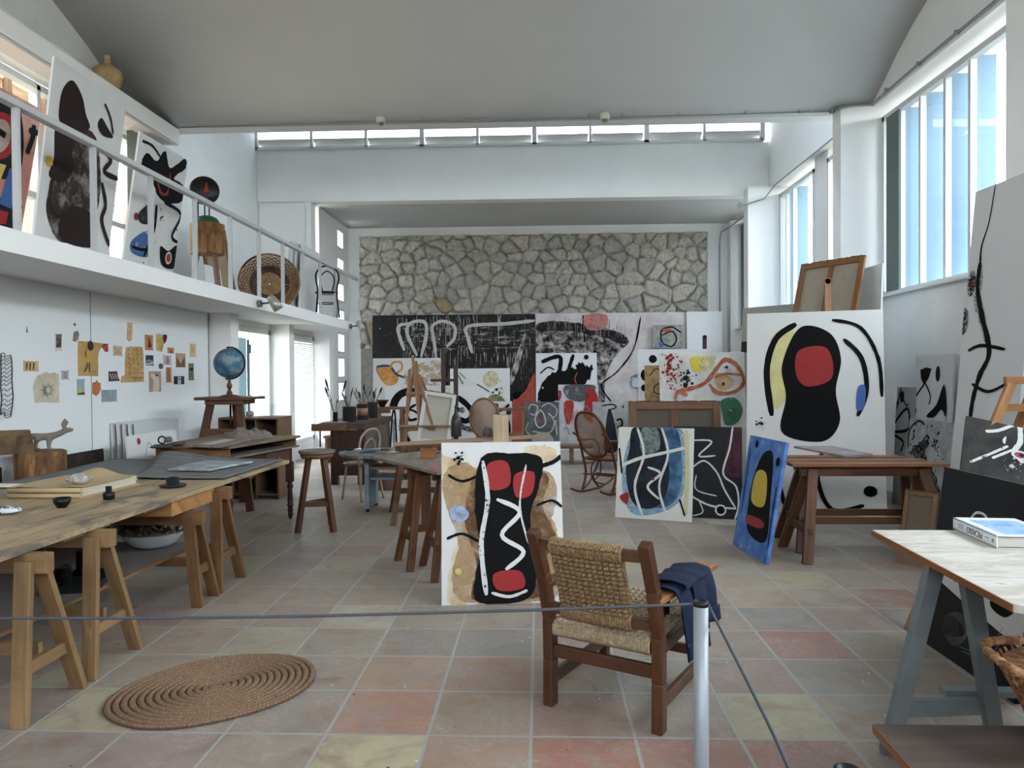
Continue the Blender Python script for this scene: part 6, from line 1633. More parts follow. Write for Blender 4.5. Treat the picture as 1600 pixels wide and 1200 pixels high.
# stretcher back on top (seen from behind) held by easel mast
def back_canvas(label, bl, br, tl, thick=.035, bars=1, wm=None, linen=None, mid_h=False, wbar=.07):
    bl, br, tl = Vector(bl), Vector(br), Vector(tl)
    U = br-bl; W = U.length; U.normalize(); V = tl-bl; V -= U*V.dot(U); H = V.length; V.normalize(); N = U.cross(V)
    m = Matrix.Identity(4)
    for i in range(3): m[i][0] = U[i]; m[i][1] = -N[i]; m[i][2] = V[i]; m[i][3] = bl[i]
    t = thing('turned_canvas', label, 'canvas', M=m); wm = wm or wood('#6b4527', '#8d623a', .5)
    mb = MB(); mb.box((W/2, thick*.9, H/2), (W, thick*.2, H)); mb.build('cloth', linen or LINEN, t)
    for (x, z, sx, sz) in ((wbar/2, H/2, wbar, H), (W-wbar/2, H/2, wbar, H)): mb = MB(); mb.box((x, thick*.4, z), (sx, thick*.75, sz)); mb.build('stretcher_bar', wm, t, bevel=.003)
    for z in (wbar/2, H-wbar/2): mb = MB(); mb.box((W/2, thick*.4, z), (W-2*wbar-.002, thick*.75, wbar)); mb.build('stretcher_bar', wm, t, bevel=.003)
    for k in range(bars): x = W*(k+1)/(bars+1); mb = MB(); mb.box((x, thick*.42, H/2), (wbar*.95, thick*.6, H-2*wbar-.002)); mb.build('cross_bar', wm, t, bevel=.002)
    mb = MB(); n = 24
    for k in range(n):       # ragged folded canvas edge
        u = k/n*W; h2 = .008+.010*random.random(); mb.box((u+W/n/2, thick*.45, H+h2/2-.002), (W/n*.98, thick*.95, h2))
    mb.build('folded_edge', plain('#5c4433', .9), t)
    return t, W, H
tl_, tr_, br_, bl_ = (1251, 414), (1354, 372), (1338, 480), (1238, 486)
Y1, Y2 = 9.75, 9.0
BLb, BRb = at(*bl_, Y=Y1), at(*br_, Y=Y2); BRb.z = BLb.z
TLb = at(tl_[0], tl_[1], Y=Y1+.1)
lowz = 2.02; v = (TLb-BLb); f = (BLb.z-lowz)/v.z
back_canvas('brown canvas turned backwards, set high on an easel behind the huge white canvas', BLb-v*f, BRb-v*f, TLb)
# its easel
p = at(1293, 433, Y=8.55)
mpos = (BLb+BRb)/2-v*f
t = thing('easel', 'sturdy brown easel whose rounded mast shows above the huge white canvas', 'easel', (mpos.x, 9.1, 0))
EW = wood('#8c5f3c', '#a97a53', .45)
p = at(1293, 433, Y=9.18); mx, my = p.x, 9.18
mb = MB(); mb.box((mx, my, p.z/2), (.075, .03, p.z-.04)); mb.tube([(mx, my-.015, p.z-.05), (mx, my+.015, p.z-.05)], .037, 16); mb.build('mast', EW, t, world=True, bevel=.003)
for s in (-1, 1): mb = MB(); mb.beam((mx+s*.38, my-.1, 0), (mx+s*.06, my+.02, 1.6), .06, .03, up=(0, 1, 0)); mb.build('leg', EW, t, world=True)
mb = MB(); mb.beam((mx, my+1.0, 0), (mx, my+.08, 1.45), .06, .03, up=(0, 1, 0)); mb.build('rear_leg', EW, t, world=True)
mb = MB(); mb.box((mx, my+.12, 1.995), (.5, .16, .04)); mb.build('ledge', EW, t, world=True)
# white canvas edge behind it
q0 = at(1379, 411, Y=8.9)
a = Vector((q0.x-.14, 9.95, 0)); b2 = Vector((q0.x-.10, 8.9, 0)); tp = at(1345, 428, Y=9.3); 
c = Canvas('tall blank white canvas whose narrow edge shows beside the brown turned canvas', a, b2, Vector((a.x+.10, a.y+.0, q0.z)), ground=plain('#cfd0cf', .7)); c.done()
# grey-beige tall canvas left of the huge white one
bl = at(1150, 720, Y=11.3); br = at(1236, 720, Y=10.6); bl.z = 0; br.z = 0; tl = at(1157, 482, Y=11.45)
c = Canvas('tall beige blank canvas standing between the window pier and the huge white canvas', bl, br, tl, ground=plain('#8d8a82', .85, var=.04)); 
c.rect(plain('#23281f', .8), (0.0, .735), (.55, .80)); c.done()

# --- big canvases on the rear wall
Yw = 17.16
def wallc(label, x0, x1, yt, yb=694, Y=Yw, lean=.12, base=0.0, **k):
    bl = at(x0, yb, Y=Y-lean); br = at(x1, yb, Y=Y-lean); bl.z = br.z = base
    tl = at(x0, yt, Y=Y); return Canvas(label, bl, br, tl, **k)
c = wallc('enormous black mural with dripping white lines against the stone wall', 582, 837, 493, Y=17.2, ground=mottled('#141214', '#26201f', 4, .4, .62, .7), eps=.003, thick=.05)
gw = dry('#b4b0ab', 7, .60, stretch=(.35, 1, 3.5), soft=.06)
c.rect(gw, (.20, .72), (1, .90)); c.rect(dry('#a8a39e', 9, .62, stretch=(3, 1, .25), soft=.05), (.15, .45), (.98, .99))
c.drips('#9c9894', .15, .8, .95, 60, .02, .14, .012); c.drips('#9c9894', .2, .95, .70, 60, .01, .10, .010)
GL_ = plain('#b2aeaa', .7, var=.08)
c.stroke(GL_, [(632, 548), (622, 512), (640, 506)], .075); c.stroke(GL_, [(652, 556), (636, 520), (644, 504), (664, 504), (666, 525), (658, 558)], .08)
c.stroke(GL_, [(682, 560), (678, 530), (676, 510), (692, 502), (710, 510), (710, 528), (698, 542)], .075)
c.stroke(GL_, [(836, 501), (790, 506), (732, 510), (732, 530), (738, 552)], .08)
c.blob(REDL, [(796, 690), (797, 640), (806, 620), (820, 612), (838, 585), (838, 690)], 5); c.blob(KB, [(803, 614), (815, 612), (812, 620), (804, 624)], 4)
c.blob(dry('#a9a4a0', 5, .48, soft=.12), [(797, 590), (812, 540), (822, 520), (812, 570), (800, 600)], 5)
c.splat('#aaa6a2', (660, 525), 1.2, 120, .006, .02, rz=.6); c.done()
c = wallc('wide pale pink-grey mural with charcoal smears against the stone wall', 838, 1074, 490, Y=17.22, ground=mottled('#b3a8a6', '#c4bebd', 3, .4, .62, .8), eps=.003, thick=.05)
ch = dry('#1f1b1c', 6, .50, stretch=(1, 1, 1), soft=.10); ch2 = dry('#211d1e', 9, .42, stretch=(.5, 1, 2), soft=.06)
c.blob(ch, [(838, 508), (880, 504), (930, 510), (975, 528), (982, 536), (960, 560), (945, 600), (950, 690), (938, 690), (925, 640), (890, 560), (838, 560)], 6)
c.stroke(ch2, [(838, 512), (870, 509), (910, 513), (945, 520), (980, 533)], .22); c.stroke(KB, [(911, 492), (912, 515), (914, 535)], .035)
c.blob(dry('#b8736c', 8, .40, soft=.12), [(914, 492), (948, 492), (944, 514), (916, 514)], 3)
c.stroke(KB, [(1001, 495), (990, 545), (965, 580), (940, 602), (955, 628)], .035, jit=.2)
c.stroke(dry('#5c88ab', 20, .45), [(985, 590), (1002, 586), (1000, 605), (986, 603), (990, 588), (1004, 596)], .05); c.splat(KB, (905, 530), 1.4, 120, .004, .018, rz=.8); c.stroke('#b5a456', [(996, 608), (1000, 618)], .05)
c.drips('#8d7f7f', .05, .6, .93, 60, .02, .12, .008); c.done()
c = wallc('tall plain white canvas at the right end of the rear wall', 1075, 1131, 487, Y=17.16, ground=plain('#cdcecd', .75, var=.02)); c.done()
c = wallc('white canvas with fruit-like orange shape, under the black mural', 582, 695, 560, Y=16.6, ground=plain('#c9c8c6', .75, var=.03, scale=3), eps=.003)
c.blob(mottled('#a86f35', '#c79459', 4, .4, .6, .7), [(588, 574), (606, 574), (622, 588), (618, 600), (604, 602), (592, 588)], 6); c.stroke('#2f3856', [(588, 573), (608, 572), (620, 585), (634, 590)], .05)
c.stroke('#b98348', [(610, 576), (614, 567), (626, 566), (628, 576), (620, 583)], .05); c.blob(dry('#b59a77', 6, .52, soft=.1), [(630, 590), (650, 570), (690, 565), (690, 600), (640, 604)], 5); c.done()
c = wallc('white canvas with a broad black ring, behind the slender easel', 601, 705, 603, 700, Y=15.9, ground=plain('#bdbbb8', .75, var=.03, scale=3), eps=.003)
c.stroke(KB, [(648, 610), (626, 616), (615, 634), (620, 660), (634, 672)], .17, jit=.03); c.stroke(KB, [(650, 632), (636, 642), (640, 656), (652, 654)], .06); c.stroke(KB, [(626, 675), (650, 668), (656, 650), (640, 640), (628, 648)], .05); c.stroke(KB, [(640, 690), (630, 672)], .07); c.done()
c = wallc('white canvas with looping black brushwork, behind the small cane armchair', 703, 797, 576, 700, Y=14.6, ground=plain('#c6c5c3', .75, var=.03, scale=3), eps=.002)
c.stroke(KB, [(706, 625), (716, 622), (732, 635), (738, 648), (728, 658), (712, 650), (716, 636)], .11, jit=.04); c.dot(KD, (722, 641), .06); c.stroke(KD, [(712, 662), (740, 672), (775, 668)], .10)
c.dot(dry('#bdb08f', 10, .42, soft=.1), (767, 592), .16); c.stroke('#2b2a28', [(745, 600), (765, 612)], .02); c.blob(mottled('#55523c', '#7c7858', 8, .4, .6, .7), [(762, 622), (776, 616), (790, 628), (764, 630)], 4)
c.stroke(KB, [(715, 585), (724, 600)], .018); c.stroke(KB, [(718, 582), (728, 592)], .014); c.splat(KB, (780, 615), .3, 20, .008, .03); c.dot('#30302f', (785, 640), .06); c.done()
c = wallc('small canvas of black, white and red strokes beside the bare frame table', 764, 800, 627, 696, Y=13.6, ground=plain('#bcb9b7', .75, var=.05), eps=.002)
c.dot('#3a3a3c', (775, 634), .05); c.stroke(KB, [(768, 645), (785, 640), (796, 632)], .05); c.stroke(KB, [(776, 665), (782, 652), (794, 658), (796, 680)], .05); c.blob(RED, [(776, 655), (786, 652), (790, 660), (780, 664)], 4); c.dot('#232325', (795, 644), .05); c.done()
c = wallc('white square canvas filled by a ragged black mass, before the pink mural', 838, 934, 552, 690, Y=15.2, ground=plain('#c9c9cb', .75, var=.02), eps=.002)
c.blob(KB, [(842, 628), (846, 600), (868, 580), (890, 576), (900, 572), (906, 566), (918, 572), (926, 574), (924, 588), (916, 600), (908, 615), (890, 610), (870, 626)], 6, .02)
c.stroke(KB, [(874, 582), (876, 560), (866, 558), (846, 566)], .09); c.stroke(KB, [(888, 578), (896, 554)], .07); c.dot(KB, (916, 558), .05); c.stroke(KB, [(844, 584), (856, 574), (866, 578)], .03); c.stroke(REDL, [(902, 582), (898, 592), (901, 600)], .02); c.dot('#bdbdbd', (848, 606), .02)
c.done()
# low plank bench carrying the three paintings in the middle depth
t = thing('low_bench', 'low long wooden bench carrying paintings beyond the rocking chair', 'bench', (.5, 13.2, 0))
mb = MB(); mb.box((.55, 13.05, .30), (3.0, .5, .05)); mb.build('seat', wood('#6b5240', '#8b705a', .6), t, world=True)
for x in (-.8, .55, 1.9): mb = MB(); mb.box((x, 13.05, .1375), (.06, .44, .275)); mb.build('leg', wood('#6b5240', '#8b705a', .6), t, world=True)
c = wallc('grey painting streaked with red, upright behind the rocking chair', 873, 936, 601, 695, Y=13.25, lean=.10, base=.326, ground=mottled('#a3a4a5', '#bebebf', 4, .4, .6, .75), eps=.002)
c.blob(dry('#4d4f52', 5, .40, soft=.12), [(884, 602), (928, 602), (926, 618), (905, 628), (884, 620)], 4); c.blob(dry('#9c2a2a', 7, .38, soft=.08), [(918, 606), (932, 614), (935, 640), (926, 660), (912, 650), (914, 625)], 5)
c.blob(dry('#9c2f2a', 7, .36, soft=.08), [(882, 628), (896, 628), (894, 650), (888, 664), (882, 650)], 5); c.stroke(RED, [(874, 610), (875, 618), (872, 626)], .05); c.drips('#a86a66', .15, .5, .55, 14, .1, .25, .008); c.stroke('#565658', [(880, 672), (886, 668), (890, 680)], .01); c.done()
c = wallc('small dark grey painting of looping white outlines, left of the red-streaked one', 820, 874, 628, 694, Y=12.95, lean=.08, base=.326, ground=mottled('#47484a', '#5f6062', 6, .4, .6, .75), eps=.0015)
wl = plain('#b2b2b1', .7)
c.stroke(wl, [(826, 640), (830, 632), (840, 636), (836, 648), (828, 646)], .018); c.stroke(wl, [(846, 636), (858, 630), (870, 640), (866, 652), (856, 646)], .016); c.stroke(wl, [(844, 640), (836, 655), (842, 668), (852, 662), (850, 648), (844, 640)], .022)
c.stroke(RED, [(842, 650), (848, 658)], .02); c.stroke(wl, [(858, 645), (866, 660), (858, 676), (832, 674)], .018); c.stroke(wl, [(826, 660), (822, 672), (832, 684)], .014); c.blob('#8d8e8f', [(832, 690), (838, 678), (856, 676), (864, 690)], 5); c.stroke(wl, [(868, 656), (870, 680)], .02); c.done()
c = wallc('grey canvas with a dark blue-black spire shape, right of the rocking chair', 927, 985, 628, 705, Y=12.2, lean=.10, ground=mottled('#8b8e90', '#b5b7b8', 2.5, .4, .62, .75), eps=.0015)
NV = plain('#1d222b', .65, var=.2)
c.blob(NV, [(950, 642), (955, 642), (962, 670), (964, 704), (944, 704), (946, 670)], 6); c.stroke(KB, [(940, 634), (958, 632), (962, 637), (950, 641)], .022); c.stroke(KB, [(964, 668), (972, 664), (970, 655), (963, 657)], .03); c.splat(KB, (974, 636), .1, 10, .006, .014); c.done()

# --- right-hand middle group
bl = at(985, 745, Y=9.6); br = at(1130, 745, Y=9.6); bl.z = br.z = 0; tl = at(985, 628, Y=9.75)
back_canvas('wide brown canvas turned backwards behind the blue-black square', bl, br, tl, wm=wood('#5f3d24', '#7d5636', .5), linen=plain('#5f574d', .9), wbar=.10)
bl = at(1035, 750, Y=10.2); br = at(1171, 750, Y=10.2); bl.z = br.z = 0; tl = at(1035, 551, Y=10.45)
c = Canvas('white canvas spattered with red and green, behind the wide turned canvas', bl, br, tl, ground=mottled('#b5b4ae', '#cfcec9', 3, .4, .6, .75), eps=.0012)
c.splat(RED, (1045, 570), .25, 130, .004, .03, rz=.45); c.splat(RED, (1052, 590), .2, 60, .004, .02); c.splat(plain('#1a2620', .7), (1074, 590), .22, 80, .004, .03); c.splat(KB, (1140, 580), .6, 140, .002, .007)
c.blob(dry('#c9b945', 10, .38, soft=.08), [(1078, 560), (1098, 558), (1098, 578), (1084, 580)], 5); c.blob(dry('#c7bd8b', 10, .45, soft=.1), [(1094, 558), (1118, 558), (1112, 575), (1096, 580)], 5)
OR = mottled('#8f4631', '#ad6a4d', 8, .4, .6, .7)
c.stroke(OR, [(1056, 612), (1090, 604), (1106, 594), (1120, 575), (1134, 562), (1152, 572), (1162, 596), (1148, 612), (1122, 614), (1108, 600)], .055, jit=.12); c.blob(mottled('#9c7850', '#b59a75', 6, .4, .6, .7), [(1118, 584), (1136, 586), (1146, 600), (1132, 610), (1120, 604)], 5)
c.stroke(OR, [(1116, 590), (1136, 584), (1158, 586)], .03); c.dot(K, (1135, 574), .022); c.dot(K, (1130, 600), .02); c.stroke(OR, [(1054, 624), (1060, 612), (1074, 618)], .05)
c.blob(dry('#3d6a50', 8, .40, soft=.08), [(1126, 626), (1148, 622), (1160, 640), (1152, 660), (1134, 664), (1128, 645)], 6); c.splat(plain('#2f4a3c', .7), (1140, 645), .12, 60, .004, .014); c.done()
bl = at(1000, 745, Y=11.8); br = at(1110, 745, Y=11.8); bl.z = br.z = 0; tl = at(1000, 546, Y=12.0)
c = Canvas('white canvas with a column of black discs, half hidden by the red-spattered one', bl, br, tl, ground=plain('#c7c8ca', .75), eps=.0015)
c.dot(KB, (1020, 561), .065); c.dot(KB, (1007, 586), .06, ry=.09); c.dot(KB, (1007, 606), .055); c.done()
bl = at(1010, 745, Y=11.0); br = at(1040, 745, Y=11.0); bl.z = br.z = 0; tl = at(1010, 571, Y=11.15)
c = Canvas('slim tan board with thin black curves beside the black discs', bl, br, tl, ground=mottled('#8d6f48', '#a98d66', 14, .4, .6, .75), eps=.001)
c.stroke(KB, [(1014, 588), (1022, 578), (1028, 576), (1034, 586)], .012); c.stroke(KB, [(1036, 598), (1024, 602), (1022, 612), (1034, 617)], .014); c.done()
# small grey picture in front of the white wall canvas
bl = at(1020, 544, Y=17.085); br = at(1067, 544, Y=17.085); br.z = bl.z; tl = at(1020, 508, Y=17.10)
c = Canvas('small grey picture with black loops hung high at the right of the rear wall', bl, br, tl, ground=mottled('#757675', '#97978f', 8, .4, .6, .75), eps=.0015, name='painting', thick=.04)
c.stroke(KB, [(1033, 533), (1034, 516), (1050, 511), (1064, 520)], .035); c.stroke(KB, [(1034, 524), (1050, 518), (1057, 530), (1050, 541), (1038, 538), (1033, 530)], .035); c.blob('#a5473a', [(1036, 514), (1047, 513), (1046, 518), (1036, 518)], 3); c.blob('#46598c', [(1029, 536), (1035, 534), (1037, 541), (1031, 543)], 2); c.done()
t = thing('easel', 'dark easel whose mast top shows against the plain white wall canvas', 'easel', (at(1101, 600, Y=14).x, 14, 0))
p = at(1101, 525, Y=14); mb = MB(); mb.box((p.x, 14, p.z/2), (.07, .05, p.z-.02)); mb.tube([(p.x, 13.975, p.z-.015), (p.x, 14.025, p.z-.015)], .035, 14); mb.build('mast', ED, t, world=True)
mb = MB(); mb.box((p.x, 14, .04), (.6, .08, .08)); mb.box((p.x, 14.05, .04), (.08, .6, .08)); mb.build('base', ED, t, world=True)
# striped small canvases and backwards canvas near the bench
c = wallc('narrow canvas with grey and black stripes beside the workbench end', 608, 622, 640, 712, Y=12.75, lean=.15, ground=plain('#c9c9c9', .75), eps=.001); c.stroke(KB, [(610, 700), (613, 650), (617, 645), (620, 700)], .03); c.stroke('#77777a', [(615, 655), (616, 705)], .04); c.done()
bl = at(663, 760, Y=10.85); br = at(712, 742, Y=11.15); bl.z = .82; br.z = .82; tl = at(660, 606, Y=11.25)
bl = Vector((at(668, 700, Y=11.0).x, 11.0, .83)); br = Vector((bl.x+.50, 11.06, .83)); tl = at(658, 606, Y=11.10)
bl2 = at(650, 690, Y=11.0); br2 = at(702, 697, Y=11.05); tl2 = at(634, 606, Y=11.22)
back_canvas('white-edged canvas turned backwards on the slender easel', bl2, br2, tl2, wm=plain('#bdb9b2', .7), linen=plain('#a39c92', .9), bars=0, wbar=.06)

# --- right wall group
def side(label, pbl, pbr, X, z0, z1, lean=.15, **k):
    """canvas parallel to the right wall: far edge pixel x, near edge pixel x."""
    yf = at(pbl, 700, X=X).y; yn = at(pbr, 700, X=X).y
    return Canvas(label, (X, yf, z0), (X, yn, z0), (X+lean, yf, z1), **k)
zz = lambda px, py, X: at(px, py, X=X).z
c = side('grey canvas of black splatter, tallest of those leaning low at the right wall', 1405, 1478, 4.0, 0, zz(1405, 652, 4.05), .12, ground=mottled('#86868a', '#a2a2a2', 4, .4, .6, .8), eps=.0012, thick=.02)
c.blob(KD, [(1425, 700), (1440, 690), (1450, 690), (1446, 712), (1460, 740), (1475, 790), (1462, 790), (1445, 750), (1430, 720)], 6, .01); c.splat(KB, (1440, 700), .5, 160, .003, .022, rz=.5); c.splat(KB, (1465, 690), .4, 120, .003, .016, rz=.6); c.splat(KB, (1455, 790), .3, 60, .004, .02)
c.stroke(KB, [(1420, 700), (1422, 672), (1436, 658), (1446, 664)], .022); c.stroke(KB, [(1436, 700), (1450, 680), (1450, 700)], .018); c.stroke(KB, [(1448, 808), (1454, 792), (1466, 800), (1458, 812)], .012); c.done()
c = side('light grey canvas of bare black strokes, upper one at the right wall', 1424, 1482, 4.25, zz(1424, 655, 4.25)-.75, zz(1424, 556, 4.3), .05, ground=plain('#b9bbbd', .75), eps=.0012, thick=.02)
c.blob(KB, [(1438, 578), (1456, 576), (1444, 602)], 2); c.stroke(KB, [(1446, 598), (1430, 622), (1426, 640)], .028); c.stroke(KB, [(1446, 598), (1454, 618), (1452, 632)], .024); c.dot(KB, (1466, 584), .045, ry=.085); c.blob(KB, [(1476, 600), (1480, 636), (1478, 652), (1472, 640), (1460, 652), (1448, 650), (1464, 632)], 3); c.dot(KB, (1430, 642), .04); c.done()
c = side('narrow grey canvas with tangled black lines beside the huge white canvas', 1394, 1423, 4.22, 0, zz(1394, 604, 4.3), .06, ground=plain('#8b8b8d', .8, var=.04), eps=.0012, thick=.02)
c.stroke(KB, [(1398, 650), (1404, 625), (1408, 606)], .03); c.stroke(KB, [(1399, 610), (1398, 625), (1405, 632)], .022); c.dot(KB, (1410, 620), .05, ry=.07); c.stroke(KB, [(1412, 624), (1417, 634), (1420, 630)], .02); c.stroke(KB, [(1396, 665), (1410, 645), (1420, 640), (1420, 670), (1396, 675)], .035); c.stroke(KB, [(1398, 680), (1412, 690), (1408, 705)], .03); c.done()
# very tall white canvas with a black line
X = 3.70; yf = at(1474, 700, X=X).y; yn = at(1590, 578, X=3.82).y
zt = at(1506, 308, X=X+.29)
bl = Vector((X, yf, 0)); br = Vector((X+.02, yn, 0)); tl = Vector((X+.29, yf, zt.z))
c = Canvas('very tall white canvas with one winding black line, leaning by the near column', bl, br, tl, thick=.04, ground=plain('#c3c3c2', .75, var=.02, scale=2), eps=.0012)
print('S5', c.W, c.H, bl, br)
c.stroke(KB, [(1556, 285), (1546, 345), (1534, 385), (1532, 410)], .014, w2=.03); c.stroke(KDD, [(1530, 405), (1532, 440), (1526, 470), (1534, 500), (1544, 540)], .075); c.stroke(KB, [(1532, 410), (1528, 450), (1534, 490), (1546, 550), (1530, 590), (1518, 640), (1512, 720)], .06, jit=.12)
c.dot(KD, (1519, 443), .06, ry=.12); c.dot('#6e1f1f', (1519, 444), .022, ry=.035); c.dot(KD, (1505, 503), .085, ry=.13); c.stroke(KB, [(1514, 548), (1535, 540), (1572, 546)], .030); c.stroke(KB, [(1520, 600), (1545, 612), (1574, 600)], .028)
c.done()
# easel right edge
t = thing('easel', 'light brown easel at the right edge behind the dark tilted painting', 'easel', (3.3, 5.0, 0))
EB = wood('#8d5f38', '#a9794c', .5)
a0, a1 = at(1583, 592, Y=5.0), at(1530, 720, Y=4.85)
dv = (a1-a0); ft = a0+dv*(a0.z/(a0.z-a1.z))
mb = MB(); mb.beam(ft, a0, .055, .03, up=(0, 1, 0)); mb.build('leg', EB, t, world=True)
mb = MB(); mb.beam(ft+Vector((1.0, 0, 0)), a0+Vector((.35, 0, 0)), .055, .03, up=(0, 1, 0)); mb.build('leg', EB, t, world=True)
for dz in (.01, -.17): mb = MB(); mb.box((a0.x+.12, 4.99, a0.z+dz-.02), (.36, .03, .05)); mb.build('crossbar', EB, t, world=True)
mb = MB(); mb.beam((a0.x+.17, 5.9, 0), (a0.x+.17, 5.03, a0.z), .05, .03, up=(0, 1, 0)); mb.build('rear_leg', EB, t, world=True)
mb = MB(); mb.box((3.3, 4.80, .90), (1.0, .10, .03)); mb.build('ledge', EB, t, world=True)
# dark tilted painting on that easel
bl = at(1511, 724, Y=4.75); br = at(1640, 760, Y=4.6); tl = at(1544, 657, Y=4.92); bl2 = bl
dz = bl.z-.925
c = Canvas('dark painting with white slashes and a red spot, tilted on the light brown easel', bl+ (bl-tl)*.35, br+(bl-tl)*.35+Vector((0, 0, .02)), tl, ground=mottled('#1c1a19', '#37322d', 5, .4, .62, .7), eps=.0006)
c.stroke(WHT, [(1540, 674), (1562, 672), (1592, 660)], .022); c.stroke(GRYW, [(1516, 722), (1550, 708), (1575, 697)], .018); c.stroke(WHT, [(1550, 716), (1585, 702)], .016); c.stroke(WHT, [(1593, 660), (1594, 690), (1586, 705), (1598, 724)], .03); c.blob(WHT, [(1566, 688), (1572, 682), (1570, 694)], 4); c.dot(WHT, (1594, 712), .050, ry=.034); c.dot('#9c3644', (1594, 712), .034, ry=.022); c.dot(K, (1596, 712), .014); c.splat(WHT, (1580, 730), .08, 30, .002, .008); c.done()
# black painting with white middle, near right
bl, br = Vector((2.30, 4.42, 0)), Vector((2.29, 3.80, 0)); tl = Vector((2.46, 4.46, 1.03))
bl = fl(1440, 1001); br = fl(1590, 1100); br = Vector((bl.x+.01, max(br.y, 3.50), 0)); tl = at(1473, 729, Y=bl.y+.02)
c = Canvas('black and white painting with chalky scribbles, leaning beyond the whitened table', bl, br, tl, thick=.03, ground=plain('#101014', .6, var=.25, scale=5), eps=.0006)
print('S7', c.W, c.H, bl, br, tl)
c.blob(WHT, [(0, .63), (.12, .65), (.25, .66), (.45, .62), (.6, .60), (.8, .63), (1, .64), (1, .25), (.85, .27), (.7, .29), (.4, .33), (.15, .37), (0, .41)], px=False, smooth=False); c.stroke(WHT, [(1512, 822), (1524, 802), (1540, 806), (1548, 830)], .014)
c.dot('#8c3540', (1530, 824), .03); c.dot(KB, (1495, 895), .05, ry=.05); c.blob(KB, [(1552, 935), (1590, 945), (1572, 965), (1550, 950)], 5)
ck = plain('#77767a', .8)
for k in range(7): c.stroke(ck, [(1475+4*k, 985+2*k), (1480+3*k, 962+k), (1500, 958+2*k), (1514-k, 975+k), (1508, 1000-k), (1490, 1008-2*k), (1476+2*k, 990)], .002, jit=0)
c.stroke(ck, [(1500, 1010), (1540, 1020), (1570, 980)], .004); c.stroke(ck, [(1505, 1018), (1545, 1026), (1576, 990)], .004)
c.done()
# two little stretched canvases on the floor by the trestles
for k, (pa, pb2, yt, lab) in enumerate((((1384, 836), (1416, 850), 770, 'small wooden stretcher seen from behind, leaning at the nested trestles'), ((1404, 838), (1430, 850), 774, 'second small stretcher right behind the first at the nested trestles'))):
    a = Vector((2.92+.10*k, 6.16+.03*k, 0)); b2 = a+Vector((.16, -.20, 0)); z1 = at(1400, yt, Y=6.1).z
    a.z = b2.z = 0
    back_canvas(lab, a, b2, a+Vector((.12, .08, z1)), thick=.02, bars=0, wm=wood('#735a40', '#94785a', .6), linen=plain('#6f6557', .9), wbar=.035)
# ================================================================== left wall papers and mezzanine
random.seed(77)
class Paper(Canvas):
    def __init__(s, label, px, X=-4.497, ground=None, th=.0015, cat='paper', name='pinned_paper', poly=None, pins=True, eps=.0006):
        x0, y0, x1, y1 = px
        a = at(x0, y1, X=X); b2 = at(x1, y1, X=X); b2.z = a.z; tl = at(x0, y0, X=X); tl.y = a.y
        s.bl, s.U, s.V, s.N = a, Vector((0, 1, 0)), Vector((0, 0, 1)), Vector((1, 0, 0))
        s.W = b2.y-a.y; s.H = tl.z-a.z; s.k = 0; s.eps = eps; s.rs = random.Random(int(x0*7+y0))
        s.mb = MB(); s.mats = [ground]; s.label, s.cat, s.name = label, cat, name
        if poly: P = s.P(poly)
        else: P = [(0, 0), (s.W, 0), (s.W, s.H), (0, s.H)]
        P = [(x+s.rs.uniform(-.002, .002), z+s.rs.uniform(-.002, .002)) for x, z in P]; s.poly = P
        s.mb.prism(P, -th, 0, M=Matrix(((1, 0, 0, 0), (0, 0, -1, 0), (0, 1, 0, 0), (0, 0, 0, 1))))
        s.pins = pins
    def cl(s, x, z): return (x, z)
    def done(s):
        if s.pins:
            m = s.mi(plain('#2a2422', .4)); s.k += 1
            for x, z in s.poly[::max(1, len(s.poly)//6)]:
                cx, cz = s.W/2, s.H/2; x += (cx-x)*.05; z += (cz-z)*.05
                i0 = len(s.mb.v)
                for q in range(6): s.mb.v.append((x+.005*math.cos(q*PI/3), -s.eps*s.k-.002, z+.005*math.sin(q*PI/3)))
                s.mb.face(list(range(i0, i0+6)), m)
        V = []
        for p in s.mb.v:
            V.append(tuple(s.bl+s.U*p[0]-s.N*p[1]+s.V*p[2]))
        s.mb.v = V; return tag(s.mb.build(s.name, s.mats), s.label, s.cat, 'papers pinned to the left wall')
def cp(x, y): return (x/4.848, 480+y/4.848)
def CP(*pts): return [cp(*p) for p in pts]
def R4(a, b2, c, d): return cp(a, b2)+cp(c, d)
TANP = mottled('#a9834f', '#bd9a66', 5, .4, .62, .8); CREAM = mottled('#b8ad98', '#c9bfab', 6, .4, .6, .8); ORP = mottled('#a9704c', '#bb8a66', 8, .4, .6, .8)
INK = plain('#2f2622', .7); GI = plain('#6b6259', .7)
p = Paper('dark photograph with a white border high at the left of the pinned papers', R4(418, 200, 468, 330), ground=plain('#c9c8c3', .6)); p.blob(mottled('#3a2c28', '#7a665a', 25, .4, .6, .6), CP((424, 206), (466, 204), (464, 306), (424, 308)), smooth=False); p.done()
p = Paper('grey cut-out scrap just above the large tan figure drawing', R4(550, 180, 600, 262), ground=mottled('#6d6259', '#a0978c', 20, .4, .6), poly=CP((560, 185), (590, 180), (600, 205), (596, 240), (575, 262), (550, 255), (556, 225))); p.done()
p = Paper('large tan sheet with a small standing figure drawn in yellow and black', R4(590, 252, 800, 524), ground=TANP, poly=CP((592, 254), (690, 262), (780, 274), (815, 282), (775, 296), (752, 330), (742, 380), (745, 440), (742, 522), (670, 520), (594, 522), (590, 400)))
